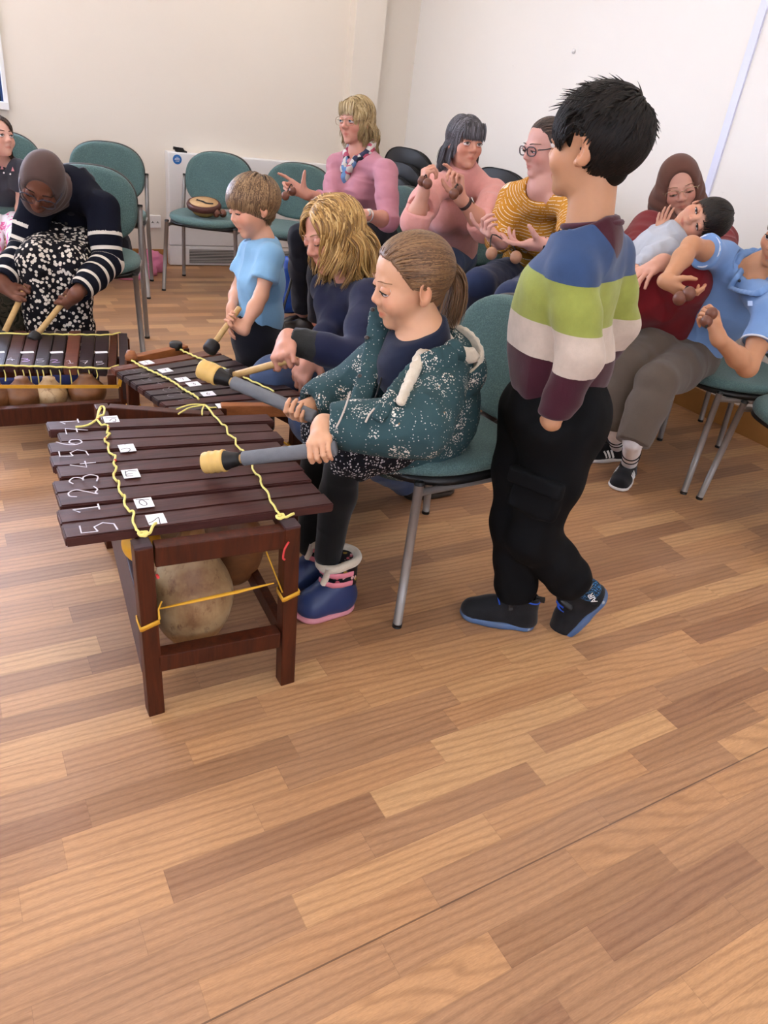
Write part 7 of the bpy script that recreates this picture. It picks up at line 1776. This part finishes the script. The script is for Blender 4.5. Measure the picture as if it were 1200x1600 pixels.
    for toe, heel, a, k in ((pZ(962, 768, 0), pZ(992, 722, 0), J['aL'], J['kL']), (pZ(908, 719, 0), pZ(972, 716, 0), J['aR'], J['kR'])):
        L = .215; d = nrm(toe - heel); heel = toe - d * L; ft = heel + d * L * .22
        f = Field(.0036); top = lerp(a, k, .28); f.cone(top, a, .042, .0345, .02); f.cone(a, A(ft[0], ft[1], .065), .0345, .031, .02); f.cut(lerp(a, k, .26), nrm(k - a), .1)
        s_ = cloth_obj(root, 'sock', f, so, .0015, 30)
        ax = nrm(top - A(ft[0], ft[1], .07)); a1 = nrm(np.cross(ax, VIEW)); a2 = np.cross(ax, a1)
        for t_ in (.45, .62):
            c = lerp(a, A(ft[0], ft[1], .065), t_ + .02); MB().tube([c + (a1 * math.cos(t) + a2 * math.sin(t)) * (.0362 - .003 * t_) for t in np.linspace(0, 2 * PI, 25)[:-1]], .003, 6, closed=True).build('sock_stripe', blk, s_, True)
        sh, w, R = shoe(root, heel, toe, A(0, 0, 1), L, .084, cv, wht_sole, .36)
        hc = .36 * L
        for sx in (-1, 1):
            for i in range(3):
                y = L * (.40 + .085 * i); P = [w(sx * .0405, y - .004, .026), w(sx * .0385, y + .004, .042), w(sx * .031, y + .012, .060 - .003 * i)]
                MB().tube(P, .0048, 6, flat=.35, up=R[:, 0]).build('side_stripe', M['white2'], sh)
        lb = MB()
        for i in range(4): y = L * (.44 + .06 * i); z = hc * (.98 - .12 * i); lb.tube([w(-.020, y, z - .006), w(0, y + .004, z + .004), w(.020, y, z - .006)], .0034, 6)
        lb.build('laces', blk, sh, True)
polo()
# ------------------------------------------------------------------ small things
t = thing('gourd_rattle', 'round gourd instrument with a pale wooden face lying on the empty chair by the heater', 'instrument', (1.60, 4.92, .478))
gc = A(1.535, 4.915, .470); K = .86; Rg = frame_z((-.10, -.22, 1))
MB().lathe([(a_ * K, b_ * K) for a_, b_ in [(.0, .006), (.05, .008), (.082, .028), (.098, .055), (.100, .075), (.0, .075)]], gc, Rg, 36).build('gourd_bowl', plain('yellow_gourd', '#a98a52', .5, var=.15), t, True)
MB().lathe([(a_ * K, b_ * K) for a_, b_ in [(.098, .058), (.122, .066), (.126, .085), (.118, .10), (.104, .106), (.102, .096), (.0, .094)]], gc, Rg, 36).build('rim', plain('dark_red_rim', '#4a2620', .45, var=.15), t, True)
fo = MB().lathe([(a_ * K, b_ * K) for a_, b_ in [(.0, .092), (.104, .092), (.104, .103), (.0, .105)]], gc, Rg, 36).build('face_plate', plain('pale_wood_face', '#b89468', .55, var=.2), t, True)
MB().tube(spline([gc + K * Rg @ A(-.055, .02, .107), gc + K * Rg @ A(-.01, .0, .108), gc + K * Rg @ A(.02, -.025, .108), gc + K * Rg @ A(.07, -.02, .107)], 14), .009, 8, flat=.2, up=Rg[:, 2]).build('painted_mark', M['ink'], fo, True)
p = pZ(341, 334, .503); shaker('pair of brown balls lying beside the gourd instrument on the empty chair', p + A(-.012, 0, .002), p + A(.032, .006, .002), [p + A(.01, -.03, .0)], .023)
def lump(name, label, cat, pts, m, amp=.012, sc_=18, seed=3, floor=True):
    f = Field(.008)
    for c, r in pts: f.ell(c, r, None, .05)
    if floor: f.cut((0, 0, .001), (0, 0, -1))
    V, Q = f.surface(1); V = folds(V, Q, amp, sc_, seed); V[:, 2] = np.maximum(V[:, 2], .001)
    c = pts[0][0]; o = mesh_obj(name, V, Q, m, None, loc=(c[0], c[1], 0)); return tag(o, label, cat)
b1 = pZ(222, 436, 0); b2 = pZ(240, 430, 0); b3 = pZ(205, 440, 0)
lump('pink_coat', 'bright pink garment heaped on the floor behind the empty chair', 'garment', [(b2 + A(.02, .16, .04), (.11, .10, .09)), (b1 + A(0, .12, .02), (.13, .08, .06)), (b3 + A(.03, .10, .01), (.13, .07, .035))], mat_cloth('pink_fabric', '#d07a97', .1), .014)
q = pZ(196, 436, 0)
lump('dark_bag', 'dark grey bag on the floor under the chairs at the left', 'bag', [(q + A(-.06, .22, .10), (.16, .11, .14)), (q + A(.0, .2, .2), (.08, .08, .08))], mat_cloth('dark_bag_fabric', '#2b2c33', .2), .01)
q = pZ(452, 497, 0)
bg_ = lump('blue_rucksack', 'shiny blue rucksack on the floor beside the shoes of the woman in pink', 'bag', [(q + A(.06, .22, .14), (.12, .10, .17)), (q + A(.06, .20, .05), (.14, .11, .09)), (q + A(.04, .16, .25), (.07, .06, .08))], plain('blue_nylon', '#1f4fae', .3, .5, var=.2, sc_=12), .014, 14)
MB().tube(spline([pD(458, 425, 4.25), pD(452, 450, 4.22), pD(446, 470, 4.22), pD(441, 490, 4.24)], 12), .008, 8, flat=.4).build('strap', M['tape'], bg_, True)
bc = pZ(516, 590, 0); bc = A(1.69, 3.02, 0)
t = thing('wooden_drum', 'upright grey-brown wooden cylinder standing behind the blonde woman', 'drum', tuple(bc))
MB().lathe([(.125, 0), (.122, .02), (.118, .25), (.118, .462), (.112, .468), (.0, .468)], bc, None, 40).build('shell', mat_wood('grey_brown_wood', '#5d4a45', '#7d6861', .6, (30, 30, 3)), t, True)
